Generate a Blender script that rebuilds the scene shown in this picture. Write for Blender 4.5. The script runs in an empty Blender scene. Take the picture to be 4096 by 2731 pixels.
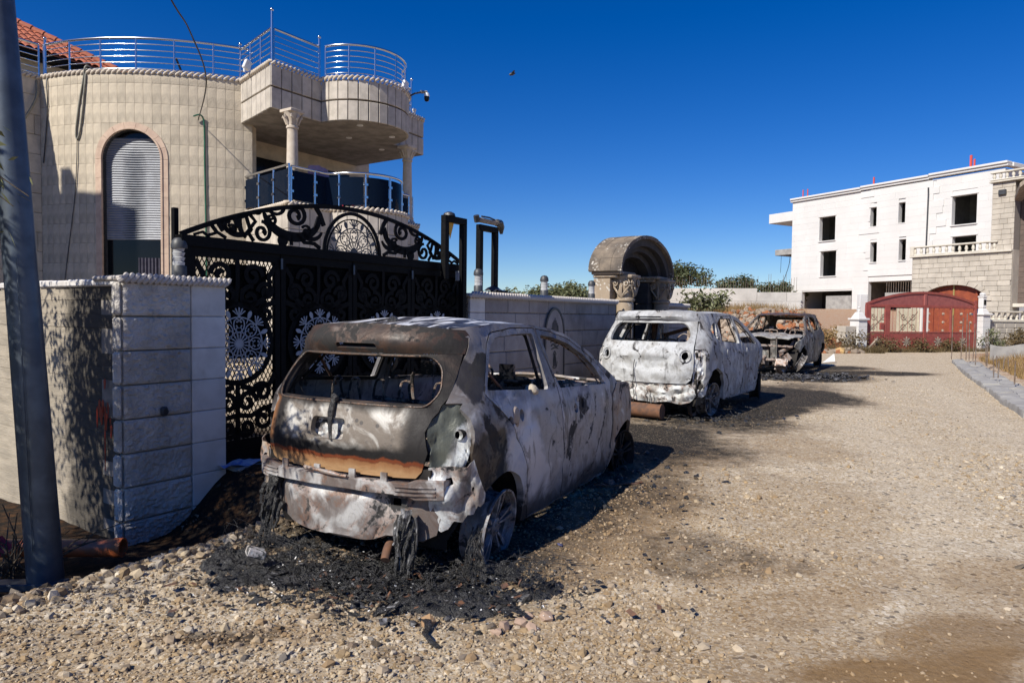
import bpy, random, math
import numpy as np
from math import *
from mathutils import Vector, Matrix, noise
from mathutils.geometry import delaunay_2d_cdt

# ------------------------------------------------------------------ camera, sky, sun, exposure
scene = bpy.context.scene
COL = scene.collection
random.seed(7); rng = np.random.default_rng(7)
TILT, ROLL = radians(2.2), radians(0.65)
cam_d = bpy.data.cameras.new('camera'); cam = bpy.data.objects.new('camera', cam_d); COL.objects.link(cam)
cam_d.lens = 24; cam_d.sensor_width = 36; cam_d.clip_start = 0.05; cam_d.clip_end = 3000
cam.location = (0, 0, 1.47)
cam.rotation_euler = (Matrix.Rotation(pi/2 - TILT, 3, 'X') @ Matrix.Rotation(ROLL, 3, 'Z')).to_euler()
cam_d.dof.use_dof = False
scene.camera = cam
SUN_AZ = Vector((-0.69, -0.724, 0)).normalized(); SUN_EL = radians(41)
SUN = Vector((SUN_AZ.x*cos(SUN_EL), SUN_AZ.y*cos(SUN_EL), sin(SUN_EL)))
world = bpy.data.worlds.new('World'); scene.world = world; world.use_nodes = True
wn = world.node_tree; bg = wn.nodes['Background']
sky = wn.nodes.new('ShaderNodeTexSky'); sky.sky_type = 'NISHITA'; sky.sun_disc = False
sky.sun_elevation = SUN_EL; sky.sun_rotation = atan2(SUN_AZ.x, SUN_AZ.y)
sky.altitude = 800; sky.air_density = 1.0; sky.dust_density = 0.25; sky.ozone_density = 6.0
hs = wn.nodes.new('ShaderNodeHueSaturation'); hs.inputs['Saturation'].default_value = 1.33; hs.inputs['Value'].default_value = 1.0; hs.inputs['Hue'].default_value = 0.516
wn.links.new(sky.outputs[0], hs.inputs['Color']); wn.links.new(hs.outputs[0], bg.inputs['Color'])
bg.inputs['Strength'].default_value = 0.078
sun_d = bpy.data.lights.new('sun', 'SUN'); sun_o = bpy.data.objects.new('sun', sun_d); COL.objects.link(sun_o)
sun_d.energy = 4.7; sun_d.angle = radians(0.5); sun_d.color = (1.0, 0.94, 0.83)
sun_o.rotation_euler = (-SUN).to_track_quat('-Z', 'Y').to_euler()
sun_o.location = (-20, -20, 30)
vs = scene.view_settings
vs.view_transform = 'Standard'; vs.look = 'None'; vs.gamma = 1; vs.use_curve_mapping = False; vs.exposure = 0.45

# ------------------------------------------------------------------ mesh helpers
class MB:
    def __init__(s): s.v = []; s.f = []
    def add(s, vs, fs):
        o = len(s.v); s.v.extend([tuple(p) for p in vs]); s.f.extend([tuple(i+o for i in f) for f in fs]); return s
    def box(s, a, b, M=None):
        x0, y0, z0 = a; x1, y1, z1 = b
        vs = [(x0,y0,z0),(x1,y0,z0),(x1,y1,z0),(x0,y1,z0),(x0,y0,z1),(x1,y0,z1),(x1,y1,z1),(x0,y1,z1)]
        if M is not None: vs = [M @ Vector(p) for p in vs]
        return s.add(vs, [(0,3,2,1),(4,5,6,7),(0,1,5,4),(1,2,6,5),(2,3,7,6),(3,0,4,7)])
    def bbox(s, a, b, c=.01, M=None):
        """box with chamfered edges"""
        x0,y0,z0 = a; x1,y1,z1 = b; vs = []; 
        cx,cy,cz=(x0+x1)/2,(y0+y1)/2,(z0+z1)/2; hx,hy,hz=(x1-x0)/2,(y1-y0)/2,(z1-z0)/2
        c=min(c,hx*.9,hy*.9,hz*.9); idx={}
        for sx in (-1,1):
            for sy in (-1,1):
                for sz in (-1,1):
                    for k in range(3):
                        p=[hx*sx,hy*sy,hz*sz]; 
                        for j in range(3):
                            if j!=k: p[j]-= c*(sx,sy,sz)[j]
                        idx[(sx,sy,sz,k)]=len(vs); vs.append((cx+p[0],cy+p[1],cz+p[2]))
        fs=[]
        S=(-1,1)
        for k in range(3):
            o=[j for j in range(3) if j!=k]
            for sg in S:
                q=[]
                for a_,b_ in ((-1,-1),(1,-1),(1,1),(-1,1)):
                    t=[0,0,0]; t[k]=sg; t[o[0]]=a_; t[o[1]]=b_; q.append(idx[(*t,k)])
                flip = (sg>0) == (k==1)
                fs.append(tuple(q[::-1] if flip else q))
            # edges along axis k
            for a_ in S:
                for b_ in S:
                    t0=[0,0,0]; t0[k]=-1; t0[o[0]]=a_; t0[o[1]]=b_; t1=list(t0); t1[k]=1
                    fs.append((idx[(*t0,o[0])],idx[(*t1,o[0])],idx[(*t1,o[1])],idx[(*t0,o[1])]))
        for sx in S:
            for sy in S:
                for sz in S: fs.append(tuple(idx[(sx,sy,sz,k)] for k in range(3)))
        if M is not None: vs=[M@Vector(p) for p in vs]
        return s.add(vs,fs)
    def tube(s, pts, r, n=8, closed=False, caps=True, sq=None):
        pts=[Vector(p) for p in pts]; m=len(pts); rs = r if hasattr(r,'__len__') else [r]*m
        up=None; vs=[]
        for i,p in enumerate(pts):
            if closed: t=pts[(i+1)%m]-pts[i-1]
            else: t=pts[min(i+1,m-1)]-pts[max(i-1,0)]
            t.normalize()
            if up is None:
                up=Vector((0,0,1)) if abs(t.z)<.9 else Vector((1,0,0))
            a=t.cross(up); a.normalize(); b=a.cross(t); up=b
            for k in range(n):
                th=2*pi*(k+.5)/n
                c_,s_=cos(th),sin(th)
                if sq: c_,s_=c_*sq[0],s_*sq[1]
                vs.append(p+(a*c_+b*s_)*rs[i])
        fs=[]
        for i in range(m if closed else m-1):
            j=(i+1)%m
            for k in range(n): fs.append((i*n+k,i*n+(k+1)%n,j*n+(k+1)%n,j*n+k))
        if caps and not closed:
            fs.append(tuple(range(n))[::-1]); fs.append(tuple(range((m-1)*n,m*n)))
        return s.add(vs,fs)
    def lathe(s, prof, c=(0,0,0), n=20, M=None, caps=True):
        vs=[];m=len(prof)
        for r,z in prof:
            for k in range(n):
                a=2*pi*k/n; p=Vector((r*cos(a),r*sin(a),z))
                if M is not None: p=M@p
                vs.append(p+Vector(c))
        fs=[]
        for i in range(m-1):
            for k in range(n): fs.append((i*n+k,i*n+(k+1)%n,(i+1)*n+(k+1)%n,(i+1)*n+k))
        if caps: fs.append(tuple(range(n))[::-1]); fs.append(tuple(range((m-1)*n,m*n)))
        return s.add(vs,fs)
    def prism(s, poly, h0, h1, f):
        """extrude 2D polygon; f(a,b,h)->point"""
        n=len(poly)
        vs=[f(a,b,h0) for a,b in poly]+[f(a,b,h1) for a,b in poly]
        fs=[tuple(range(n))[::-1],tuple(range(n,2*n))]+[(i,(i+1)%n,n+(i+1)%n,n+i) for i in range(n)]
        return s.add(vs,fs)
    def ribbon(s, pts, w, t, f, closed=False):
        """flat strip of width w along a 2D line, thickness t; f(a,b,h)->point"""
        P=np.array(pts,float); m=len(P); W=np.array(w if hasattr(w,'__len__') else [w]*m)/2
        if closed: T=np.roll(P,-1,0)-np.roll(P,1,0)
        else: T=np.gradient(P,axis=0)
        T/= (np.linalg.norm(T,axis=1,keepdims=True)+1e-9); N=np.c_[-T[:,1],T[:,0]]
        L=P+N*W[:,None]; R=P-N*W[:,None]; vs=[]
        for i in range(m):
            vs+=[f(L[i,0],L[i,1],0),f(R[i,0],R[i,1],0),f(R[i,0],R[i,1],t),f(L[i,0],L[i,1],t)]
        fs=[]
        for i in range(m if closed else m-1):
            j=(i+1)%m
            for k in range(4): fs.append((i*4+k,j*4+k,j*4+(k+1)%4,i*4+(k+1)%4))
        if not closed: fs+= [(0,1,2,3),((m-1)*4+3,(m-1)*4+2,(m-1)*4+1,(m-1)*4)]
        return s.add(vs,fs)
    def quads(s, grid):
        """grid[i][j] points"""
        m=len(grid); n=len(grid[0]); vs=[p for r in grid for p in r]
        return s.add(vs,[(i*n+j,i*n+j+1,(i+1)*n+j+1,(i+1)*n+j) for i in range(m-1) for j in range(n-1)])
    def xform(s, f): s.v=[tuple(f(p)) for p in s.v]; return s
    def mesh(s, name, mat, sharp=35, recalc=True):
        me=bpy.data.meshes.new(name); me.from_pydata(s.v,[],s.f)
        if recalc:
            import bmesh
            bm=bmesh.new(); bm.from_mesh(me); bmesh.ops.recalc_face_normals(bm,faces=bm.faces); bm.to_mesh(me); bm.free()
        if sharp:
            me.polygons.foreach_set('use_smooth',[True]*len(me.polygons)); me.set_sharp_from_angle(angle=radians(sharp))
        if mat: me.materials.append(mat)
        me.update(); return me
    def build(s, name, mat, parent=None, sharp=35, recalc=True, **kw):
        return put(name, s.mesh(name,mat,sharp,recalc), parent, **kw)

def put(name, me, parent=None, loc=None, rz=None, label=None, cat=None, group=None, kind=None):
    o=bpy.data.objects.new(name,me); COL.objects.link(o)
    if parent is not None: o.parent=parent
    if loc is not None: o.location=loc
    if rz is not None: o.rotation_euler=(0,0,rz)
    if label: o['label']=label
    if cat: o['category']=cat
    if group: o['group']=group
    if kind: o['kind']=kind
    return o
def thing(name, label, cat, loc=(0,0,0), rz=0, group=None): return put(name,None,None,loc,rz,label,cat,group)
def copy_tree(o, parent=None):
    c=o.copy(); COL.objects.link(c)
    if parent is not None: c.parent=parent
    for ch in list(o.children): copy_tree(ch,c)
    return c

def catmull(pts, k=6, closed=False):
    P=[Vector(p) for p in pts]; n=len(P); out=[]
    for i in range(n if closed else n-1):
        if closed: p0,p1,p2,p3=P[i-1],P[i],P[(i+1)%n],P[(i+2)%n]
        else: p0,p1,p2,p3=P[max(i-1,0)],P[i],P[i+1],P[min(i+2,n-1)]
        for j in range(k):
            t=j/k
            out.append(.5*((2*p1)+(p2-p0)*t+(2*p0-5*p1+4*p2-p3)*t*t+(3*p1-p0-3*p2+p3)*t**3))
    if not closed: out.append(P[-1])
    return [tuple(p) for p in out]
def rounded(poly, r=.05, k=4):
    """round the corners of a polygon"""
    n=len(poly); out=[]
    for i in range(n):
        p0,p1,p2=Vector(poly[i-1]),Vector(poly[i]),Vector(poly[(i+1)%n])
        d0,d2=(p0-p1),(p2-p1); q=min(r,d0.length*.45,d2.length*.45)
        a=p1+d0.normalized()*q; b=p1+d2.normalized()*q
        for j in range(k+1):
            t=j/k; out.append(tuple((1-t)**2*a+2*t*(1-t)*p1+t*t*b))
    return out
def arc(cx,cz,r,a0,a1,n=16): return [(cx+r*cos(radians(a0+(a1-a0)*i/n)),cz+r*sin(radians(a0+(a1-a0)*i/n))) for i in range(n+1)]
def inpoly(P, poly):
    P=np.asarray(P); x,y=P[:,0],P[:,1]; c=np.zeros(len(P),bool); q=np.asarray(poly); n=len(q); j=n-1
    for i in range(n):
        xi,yi,xj,yj=q[i,0],q[i,1],q[j,0],q[j,1]
        if yi!=yj:
            m=((yi>y)!=(yj>y))&(x<(xj-xi)*(y-yi)/(yj-yi)+xi); c^=m
        j=i
    return c
def resample(poly, res):
    out=[]; n=len(poly)
    for i in range(n):
        a=np.array(poly[i][:2],float); b=np.array(poly[(i+1)%n][:2],float); L=np.linalg.norm(b-a)
        if L<1e-5: continue
        k=max(1,int(ceil(L/res)))
        for j in range(k): out.append(a+(b-a)*j/k)
    return out
def panel(mb, outline, holes, f, res=.06, th=.015, out=None):
    """skin of f(a,b) over a 2D outline with holes, given thickness towards the inside (away from `out` direction)"""
    rings=[resample(outline,res)]+[resample(h,res) for h in holes]
    pts=[];edges=[]
    for r in rings:
        o=len(pts); pts+=r; edges+=[(o+i,o+(i+1)%len(r)) for i in range(len(r))]
    B=np.array(pts); lo,hi=B.min(0),B.max(0)
    g=[]; row=0; y=lo[1]+res*.5
    while y<hi[1]:
        x=lo[0]+(res*.5 if row%2 else 0)
        while x<hi[0]: g.append((x,y)); x+=res
        y+=res*.87; row+=1
    if g:
        g=np.array(g); keep=inpoly(g,outline)
        for h in holes: keep&=~inpoly(g,h)
        g=g[keep]
        if len(g):
            d=np.sqrt(((g[:,None,:]-B[None,:,:])**2).sum(2)).min(1); g=g[d>res*.45]
            pts+=list(g)
    V,_,F,*_r=delaunay_2d_cdt([Vector((float(p[0]),float(p[1]))) for p in pts],edges,[],0,1e-6)
    V=np.array([tuple(v) for v in V]); F=[tuple(t) for t in F]
    if not F: return mb
    cen=np.array([V[list(t)].mean(0) for t in F]); k=inpoly(cen,outline)
    for h in holes: k&=~inpoly(cen,h)
    F=[t for t,q in zip(F,k) if q]
    e=1e-3; P3=[];N3=[]
    for a,b in V:
        p=Vector(f(a,b)); u=Vector(f(a+e,b))-Vector(f(a-e,b)); v=Vector(f(a,b+e))-Vector(f(a,b-e))
        n=u.cross(v)
        if n.length<1e-12: n=Vector((0,0,1))
        n.normalize(); P3.append(p); N3.append(n)
    if out is not None:
        sgn=1 if sum(n.dot(Vector(out)) for n in N3)>0 else -1
    else: sgn=1
    n=len(P3); vs=P3+[p-q*th*sgn for p,q in zip(P3,N3)]
    cnt={}
    for t in F:
        for i in range(len(t)):
            a,b=t[i],t[(i+1)%len(t)]; cnt[(a,b)]=cnt.get((a,b),0)+1
    fs=[t if sgn>0 else t[::-1] for t in F]+[tuple(i+n for i in (t[::-1] if sgn>0 else t)) for t in F]
    for (a,b) in cnt:
        if (b,a) not in cnt: fs.append((a,b,b+n,a+n)[::-1] if sgn>0 else (a,b,b+n,a+n))
    used=sorted({i for f_ in fs for i in f_}); mp={o:i for i,o in enumerate(used)}
    return mb.add([vs[i] for i in used],[tuple(mp[i] for i in f_) for f_ in fs])

# ------------------------------------------------------------------ materials
class NT:
    def __init__(s, name):
        s.m=bpy.data.materials.new(name); s.m.use_nodes=True; s.t=s.m.node_tree; s.b=s.t.nodes['Principled BSDF']
        s.tc=s.t.nodes.new('ShaderNodeTexCoord'); s.co=s.tc.outputs['Object']
    def n(s,t,**k):
        d=s.t.nodes.new(t)
        for a,b in k.items(): setattr(d,a,b)
        return d
    def L(s,a,b): s.t.links.new(a,b)
    def setin(s,sock,v):
        if isinstance(v,bpy.types.NodeSocket): s.L(v,sock)
        elif hasattr(v,'__len__') and len(v)==3 and sock.type=='RGBA': sock.default_value=(*v,1)
        else: sock.default_value=v
    def noise(s,scale,detail=4,rough=.55,dist=0,co=None,stretch=None):
        d=s.n('ShaderNodeTexNoise'); d.inputs['Scale'].default_value=scale; d.inputs['Detail'].default_value=detail
        d.inputs['Roughness'].default_value=rough; d.inputs['Distortion'].default_value=dist
        c=co or s.co
        if stretch:
            mp=s.n('ShaderNodeMapping'); mp.inputs['Scale'].default_value=stretch; s.L(c,mp.inputs[0]); c=mp.outputs[0]
        s.L(c,d.inputs['Vector']); return d.outputs['Fac']
    def voro(s,scale,out='Distance',feature='F1',co=None,rand=1):
        d=s.n('ShaderNodeTexVoronoi',feature=feature); d.inputs['Scale'].default_value=scale; s.L(co or s.co,d.inputs['Vector'])
        d.inputs['Randomness'].default_value=rand
        return d.outputs[out]
    def wave(s,scale,dist=2,co=None,dir='X'):
        d=s.n('ShaderNodeTexWave',bands_direction=dir); d.inputs['Scale'].default_value=scale; d.inputs['Distortion'].default_value=dist
        s.L(co or s.co,d.inputs['Vector']); return d.outputs['Fac']
    def math(s,op,a,b=0,clamp=False):
        d=s.n('ShaderNodeMath',operation=op,use_clamp=clamp); s.setin(d.inputs[0],a); s.setin(d.inputs[1],b); return d.outputs[0]
    def step(s,v,a,b):
        d=s.n('ShaderNodeMapRange',interpolation_type='SMOOTHSTEP'); s.setin(d.inputs[0],v); d.inputs[1].default_value=a; d.inputs[2].default_value=b; return d.outputs[0]
    def mix(s,f,a,b,bt='MIX'):
        d=s.n('ShaderNodeMix',data_type='RGBA',blend_type=bt); s.setin(d.inputs[0],f); s.setin(d.inputs[6],a); s.setin(d.inputs[7],b); return d.outputs[2]
    def ramp(s,f,stops,interp='LINEAR'):
        d=s.n('ShaderNodeValToRGB'); d.color_ramp.interpolation=interp; s.L(f,d.inputs[0]); r=d.color_ramp
        while len(r.elements)<len(stops): r.elements.new(.5)
        for e,(p,c) in zip(r.elements,stops): e.position=p; e.color=(*c,1)
        return d.outputs[0]
    def xyz(s,co=None):
        d=s.n('ShaderNodeSeparateXYZ'); s.L(co or s.co,d.inputs[0]); return d.outputs
    def attr(s,name,out='Fac'):
        d=s.n('ShaderNodeAttribute',attribute_name=name); return d.outputs[out]
    def rand(s): return s.n('ShaderNodeObjectInfo').outputs['Random']
    def bump(s,h,strength=.5,dist=.02,prev=None):
        d=s.n('ShaderNodeBump'); d.inputs['Strength'].default_value=strength; d.inputs['Distance'].default_value=dist; s.L(h,d.inputs['Height'])
        if prev is not None: s.L(prev,d.inputs['Normal'])
        s.L(d.outputs[0],s.b.inputs['Normal']); return d.outputs[0]
    def out(s,color,rough=.8,metal=0,spec=None):
        s.setin(s.b.inputs['Base Color'],color); s.setin(s.b.inputs['Roughness'],rough); s.setin(s.b.inputs['Metallic'],metal)
        if spec is not None: s.b.inputs['Specular IOR Level'].default_value=spec
        return s.m

def simple(name,c1,c2=None,rough=.7,metal=0,scale=6,bump=0,bscale=40,bdist=.004,rnd=0,spec=None,dirt=None):
    t=NT(name); c=c1
    if c2 is not None: c=t.mix(t.step(t.noise(scale,6),.35,.65),c1,c2)
    if dirt is not None:
        c=t.mix(t.math('MULTIPLY',t.step(t.noise(scale*.4,8,.7),.5,.75),dirt[1]),c,dirt[0])
    if rnd:
        k=t.math('ADD',t.math('MULTIPLY',t.rand(),rnd),1-rnd/2); cc=t.n('ShaderNodeCombineColor')
        for i in range(3): t.L(k,cc.inputs[i])
        c=t.mix(1.0,c,cc.outputs[0],'MULTIPLY')
    if bump: t.bump(t.noise(bscale,6,.6),bump,bdist)
    return t.out(c,rough,metal,spec)

M={}
M['limestone']=simple('limestone',(.56,.485,.375),(.44,.38,.295),.85,scale=3,bump=.9,bscale=28,bdist=.012,rnd=.2,dirt=((.27,.235,.185),.45))
M['limestone_trim']=simple('limestone_trim',(.55,.48,.40),(.45,.38,.30),.7,scale=5,bump=.2,bscale=60,rnd=.1)
M['pink_stone']=simple('pink_stone',(.55,.41,.31),(.46,.33,.25),.7,scale=5,bump=.2,bscale=60,rnd=.12)
M['rock_block']=simple('rock_block',(.60,.565,.53),(.45,.42,.385),.85,scale=4,bump=1.0,bscale=26,bdist=.04,rnd=.22,dirt=((.2,.17,.14),.5))
M['smooth_block']=simple('smooth_block',(.68,.655,.63),(.58,.555,.53),.6,scale=5,bump=.15,bscale=50,rnd=.14,dirt=((.28,.24,.2),.4))
M['mortar']=simple('mortar',(.26,.23,.20),(.2,.18,.16),.95,scale=20)
M['parapet']=simple('parapet',(.50,.45,.39),(.40,.36,.31),.8,scale=4,bump=.5,bscale=40,bdist=.006,rnd=.16,dirt=((.22,.19,.16),.35))
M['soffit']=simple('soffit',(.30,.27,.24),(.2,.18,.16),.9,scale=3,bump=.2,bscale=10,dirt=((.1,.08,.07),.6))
M['black_iron']=simple('black_iron',(.0035,.0035,.004),(.006,.006,.0065),.6,.0,scale=20,bump=.1,bscale=90,spec=.12)
M['black_sheet']=simple('black_sheet',(.004,.004,.004),(.006,.006,.006),.8,scale=8,spec=.1)
M['grey_enamel']=simple('grey_enamel',(.42,.43,.46),(.36,.37,.4),.45,scale=14,spec=.4)
M['steel']=simple('steel',(.62,.63,.65),None,.2,1.0)
M['galvanised']=simple('galvanised',(.11,.135,.165),(.07,.085,.105),.45,.6,scale=5,bump=.15,bscale=30,dirt=((.12,.12,.12),.4))
M['shutter']=simple('shutter',(.23,.245,.275),(.19,.20,.225),.45,.2,scale=4)
M['dark_glass']=simple('dark_glass',(.006,.007,.009),None,.12,0,spec=.25)
M['dark_room']=simple('dark_room',(.03,.03,.033),(.02,.02,.02),.9)
M['white_stone']=simple('white_stone',(.62,.61,.595),(.575,.565,.55),.8,scale=.6,bump=.15,bscale=20,rnd=.04)
M['bare_concrete']=simple('raw_concrete',(.34,.33,.31),(.26,.25,.24),.9,scale=3,bump=.4,bscale=14,bdist=.01,dirt=((.16,.15,.14),.5))  # raw grey concrete for slabs, threshold and kerb
M['pale_concrete']=simple('pale_concrete',(.54,.515,.48),(.44,.42,.39),.9,scale=.8,bump=.3,bscale=14,bdist=.01,rnd=.1,dirt=((.22,.2,.18),.6))
M['beige_block']=simple('beige_block',(.47,.425,.36),(.39,.35,.295),.8,scale=2,bump=.4,bscale=24,bdist=.008,rnd=.2)
M['beige_trim']=simple('beige_trim',(.58,.54,.46),(.5,.46,.39),.7,scale=3)
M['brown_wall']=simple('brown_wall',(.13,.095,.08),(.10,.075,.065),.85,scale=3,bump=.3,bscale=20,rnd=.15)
M['terracotta']=simple('terracotta',(.42,.12,.055),(.30,.085,.045),.75,scale=5,bump=.2,bscale=30)
M['red_paint']=simple('red_paint',(.30,.068,.052),(.23,.052,.042),.55,scale=5,bump=.1,bscale=40,dirt=((.25,.12,.08),.4))
M['rust_panel']=simple('rust_panel',(.27,.06,.022),(.20,.042,.018),.6,scale=4,bump=.15,bscale=20,dirt=((.13,.04,.02),.6))
M['cream_paint']=simple('cream_paint',(.55,.50,.38),(.47,.43,.32),.6,scale=4)
M['brass']=simple('brass',(.45,.36,.13),None,.4,.5)
M['orange_pipe']=simple('orange_pipe',(.60,.15,.045),(.48,.115,.04),.45,scale=6,dirt=((.2,.14,.1),.5))
M['rust']=simple('rust',(.16,.075,.04),(.09,.05,.035),.85,scale=12,bump=.5,bscale=50)
M['rebar']=simple('rebar',(.20,.17,.15),(.14,.09,.06),.8,.2,scale=9)
M['char']=None
M['cable']=simple('cable',(.012,.012,.014),None,.6)
M['green_hose']=simple('green_hose',(.012,.10,.055),None,.5)
M['grey_hose']=simple('grey_hose',(.24,.23,.19),(.18,.17,.14),.6)
M['white_plastic']=simple('white_plastic',(.72,.72,.72),None,.4)
M['lamp_glass']=simple('lamp_glass',(.45,.46,.47),(.34,.35,.36),.15,scale=10,spec=.6)
M['lamp_black']=simple('lamp_black',(.05,.055,.06),(.035,.035,.04),.5,scale=9)
M['bark']=simple('bark',(.10,.075,.05),(.06,.045,.03),.95,scale=8,bump=.8,bscale=20,bdist=.02)
M['dry_wood']=simple('dry_wood',(.34,.28,.22),(.22,.18,.14),.9,scale=8)
M['red_cloth']=simple('red_cloth',(.35,.02,.05),None,.8)
M['mauve_cloth']=simple('mauve_cloth',(.30,.22,.32),None,.9)
M['curtain']=simple('curtain',(.05,.045,.07),(.03,.028,.045),.9,scale=8)
M['red_sleeve']=simple('red_sleeve',(.55,.07,.05),None,.6)
M['tarp']=simple('tarp',(.02,.022,.025),(.05,.05,.055),.35,scale=10,bump=.6,bscale=20,bdist=.02)
M['yellow']=simple('yellow',(.6,.33,.03),None,.6)
M['paper_blue']=simple('paper_blue',(.18,.25,.6),(.6,.6,.7),.7,scale=16)
M['paper']=simple('paper',(.75,.75,.73),None,.7)
def leaf_mat(name,c1,c2):
    t=NT(name); c=t.mix(t.noise(3,3),c1,c2)
    geo=t.n('ShaderNodeNewGeometry'); c=t.mix(t.math('MULTIPLY',geo.outputs['Random Per Island'],.8),c,(c1[0]*.45,c1[1]*.5,c1[2]*.45))
    t.out(c,.6,0,.3); return t.m
M['olive_leaf']=leaf_mat('olive_leaf',(.12,.135,.06),(.19,.19,.10))
M['dark_leaf']=leaf_mat('dark_leaf',(.06,.075,.03),(.10,.11,.05))
M['weed_green']=leaf_mat('weed_green',(.05,.10,.02),(.10,.13,.035))
M['dry_grass']=leaf_mat('dry_grass',(.34,.22,.09),(.24,.15,.07))
M['brown_weed']=leaf_mat('brown_weed',(.16,.10,.05),(.09,.08,.03))

def concrete_board():
    t=NT('board_concrete'); x,y,z=t.xyz()
    c=t.mix(t.step(t.noise(2.2,8,.6,stretch=(1,1,6)),.3,.7),(.40,.345,.27),(.27,.235,.185))
    c=t.mix(t.math('MULTIPLY',t.step(t.noise(1.2,8,.7),.5,.7),.55),c,(.15,.125,.10))
    k=t.math('ADD',y,t.math('MULTIPLY',t.math('SUBTRACT',t.noise(3,8,.7,.6),.5),1.1)); c=t.mix(t.math('MULTIPLY',t.step(k,1.15,.75),.93),c,t.mix(t.noise(14,5),(.018,.016,.014),(.075,.065,.052)))  # dark patch toward the pillar: tree shade painted in with the grime
    b=t.bump(t.noise(14,6,.6,stretch=(1,1,7)),.6,.01); t.bump(t.noise(60,4),.4,.004,b)
    return t.out(c,.92)
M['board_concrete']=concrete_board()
def aggregate():
    t=NT('aggregate'); v=t.voro(75,'Color'); d=t.voro(75)
    hsv=t.n('ShaderNodeSeparateColor'); t.L(v,hsv.inputs[0])
    c=t.ramp(hsv.outputs[0],[(0,(.13,.10,.06)),(.5,(.33,.26,.17)),(1,(.55,.5,.4))])
    c=t.mix(t.step(d,.45,.75),c,(.07,.06,.05)); t.bump(d,-.8,.01)
    return t.out(c,.8)
M['aggregate']=aggregate()
def wall_block():
    t=NT('sooted_block'); 
    c=t.mix(t.step(t.noise(3,6),.35,.65),(.36,.33,.315),(.28,.25,.24))
    c=t.mix(t.math('MULTIPLY',t.step(t.noise(1.1,8,.65,co=t.tc.outputs['Object']),.45,.75),.6),c,(.10,.09,.085))
    k=t.math('ADD',t.math('MULTIPLY',t.rand(),.25),.87); cc=t.n('ShaderNodeCombineColor')
    for i in range(3): t.L(k,cc.inputs[i])
    c=t.mix(1.0,c,cc.outputs[0],'MULTIPLY')
    t.bump(t.noise(26,6,.6),.8,.014); return t.out(c,.85)
M['wall_block']=wall_block()
def twist_cap():
    t=NT('twisted_cap'); t.bump(t.noise(50,5),.25,.004)
    return t.out(t.mix(t.noise(9,6),(.55,.51,.47),(.40,.36,.33)),.75)
M['cap']=twist_cap()
def portal_stone(name,soot):
    t=NT(name); x,y,z=t.xyz()
    c=t.mix(t.noise(4,6),(.36,.285,.205),(.26,.205,.15))
    s=t.math('ADD',t.math('MULTIPLY',t.noise(1.6,8,.65),.75),soot-.35)
    c=t.mix(t.step(s,.18,.6),c,(.055,.047,.042))
    v=t.voro(18); sp=t.math('MULTIPLY',t.step(v,.42,.26),t.step(t.noise(1.7,3),.48,.6))
    c=t.mix(t.math('MULTIPLY',sp,.9),c,(.50,.47,.42))
    t.bump(t.noise(30,6,.6),.6,.01); return t.out(c,.85)
M['portal_roof']=portal_stone('spalled_roof_stone',.42)
M['sooty_stone']=simple('sooty_stone',(.035,.033,.033),(.06,.055,.052),.85,scale=5,bump=.5,bscale=30)
M['portal_stone']=portal_stone('portal_stone',.2)

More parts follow.
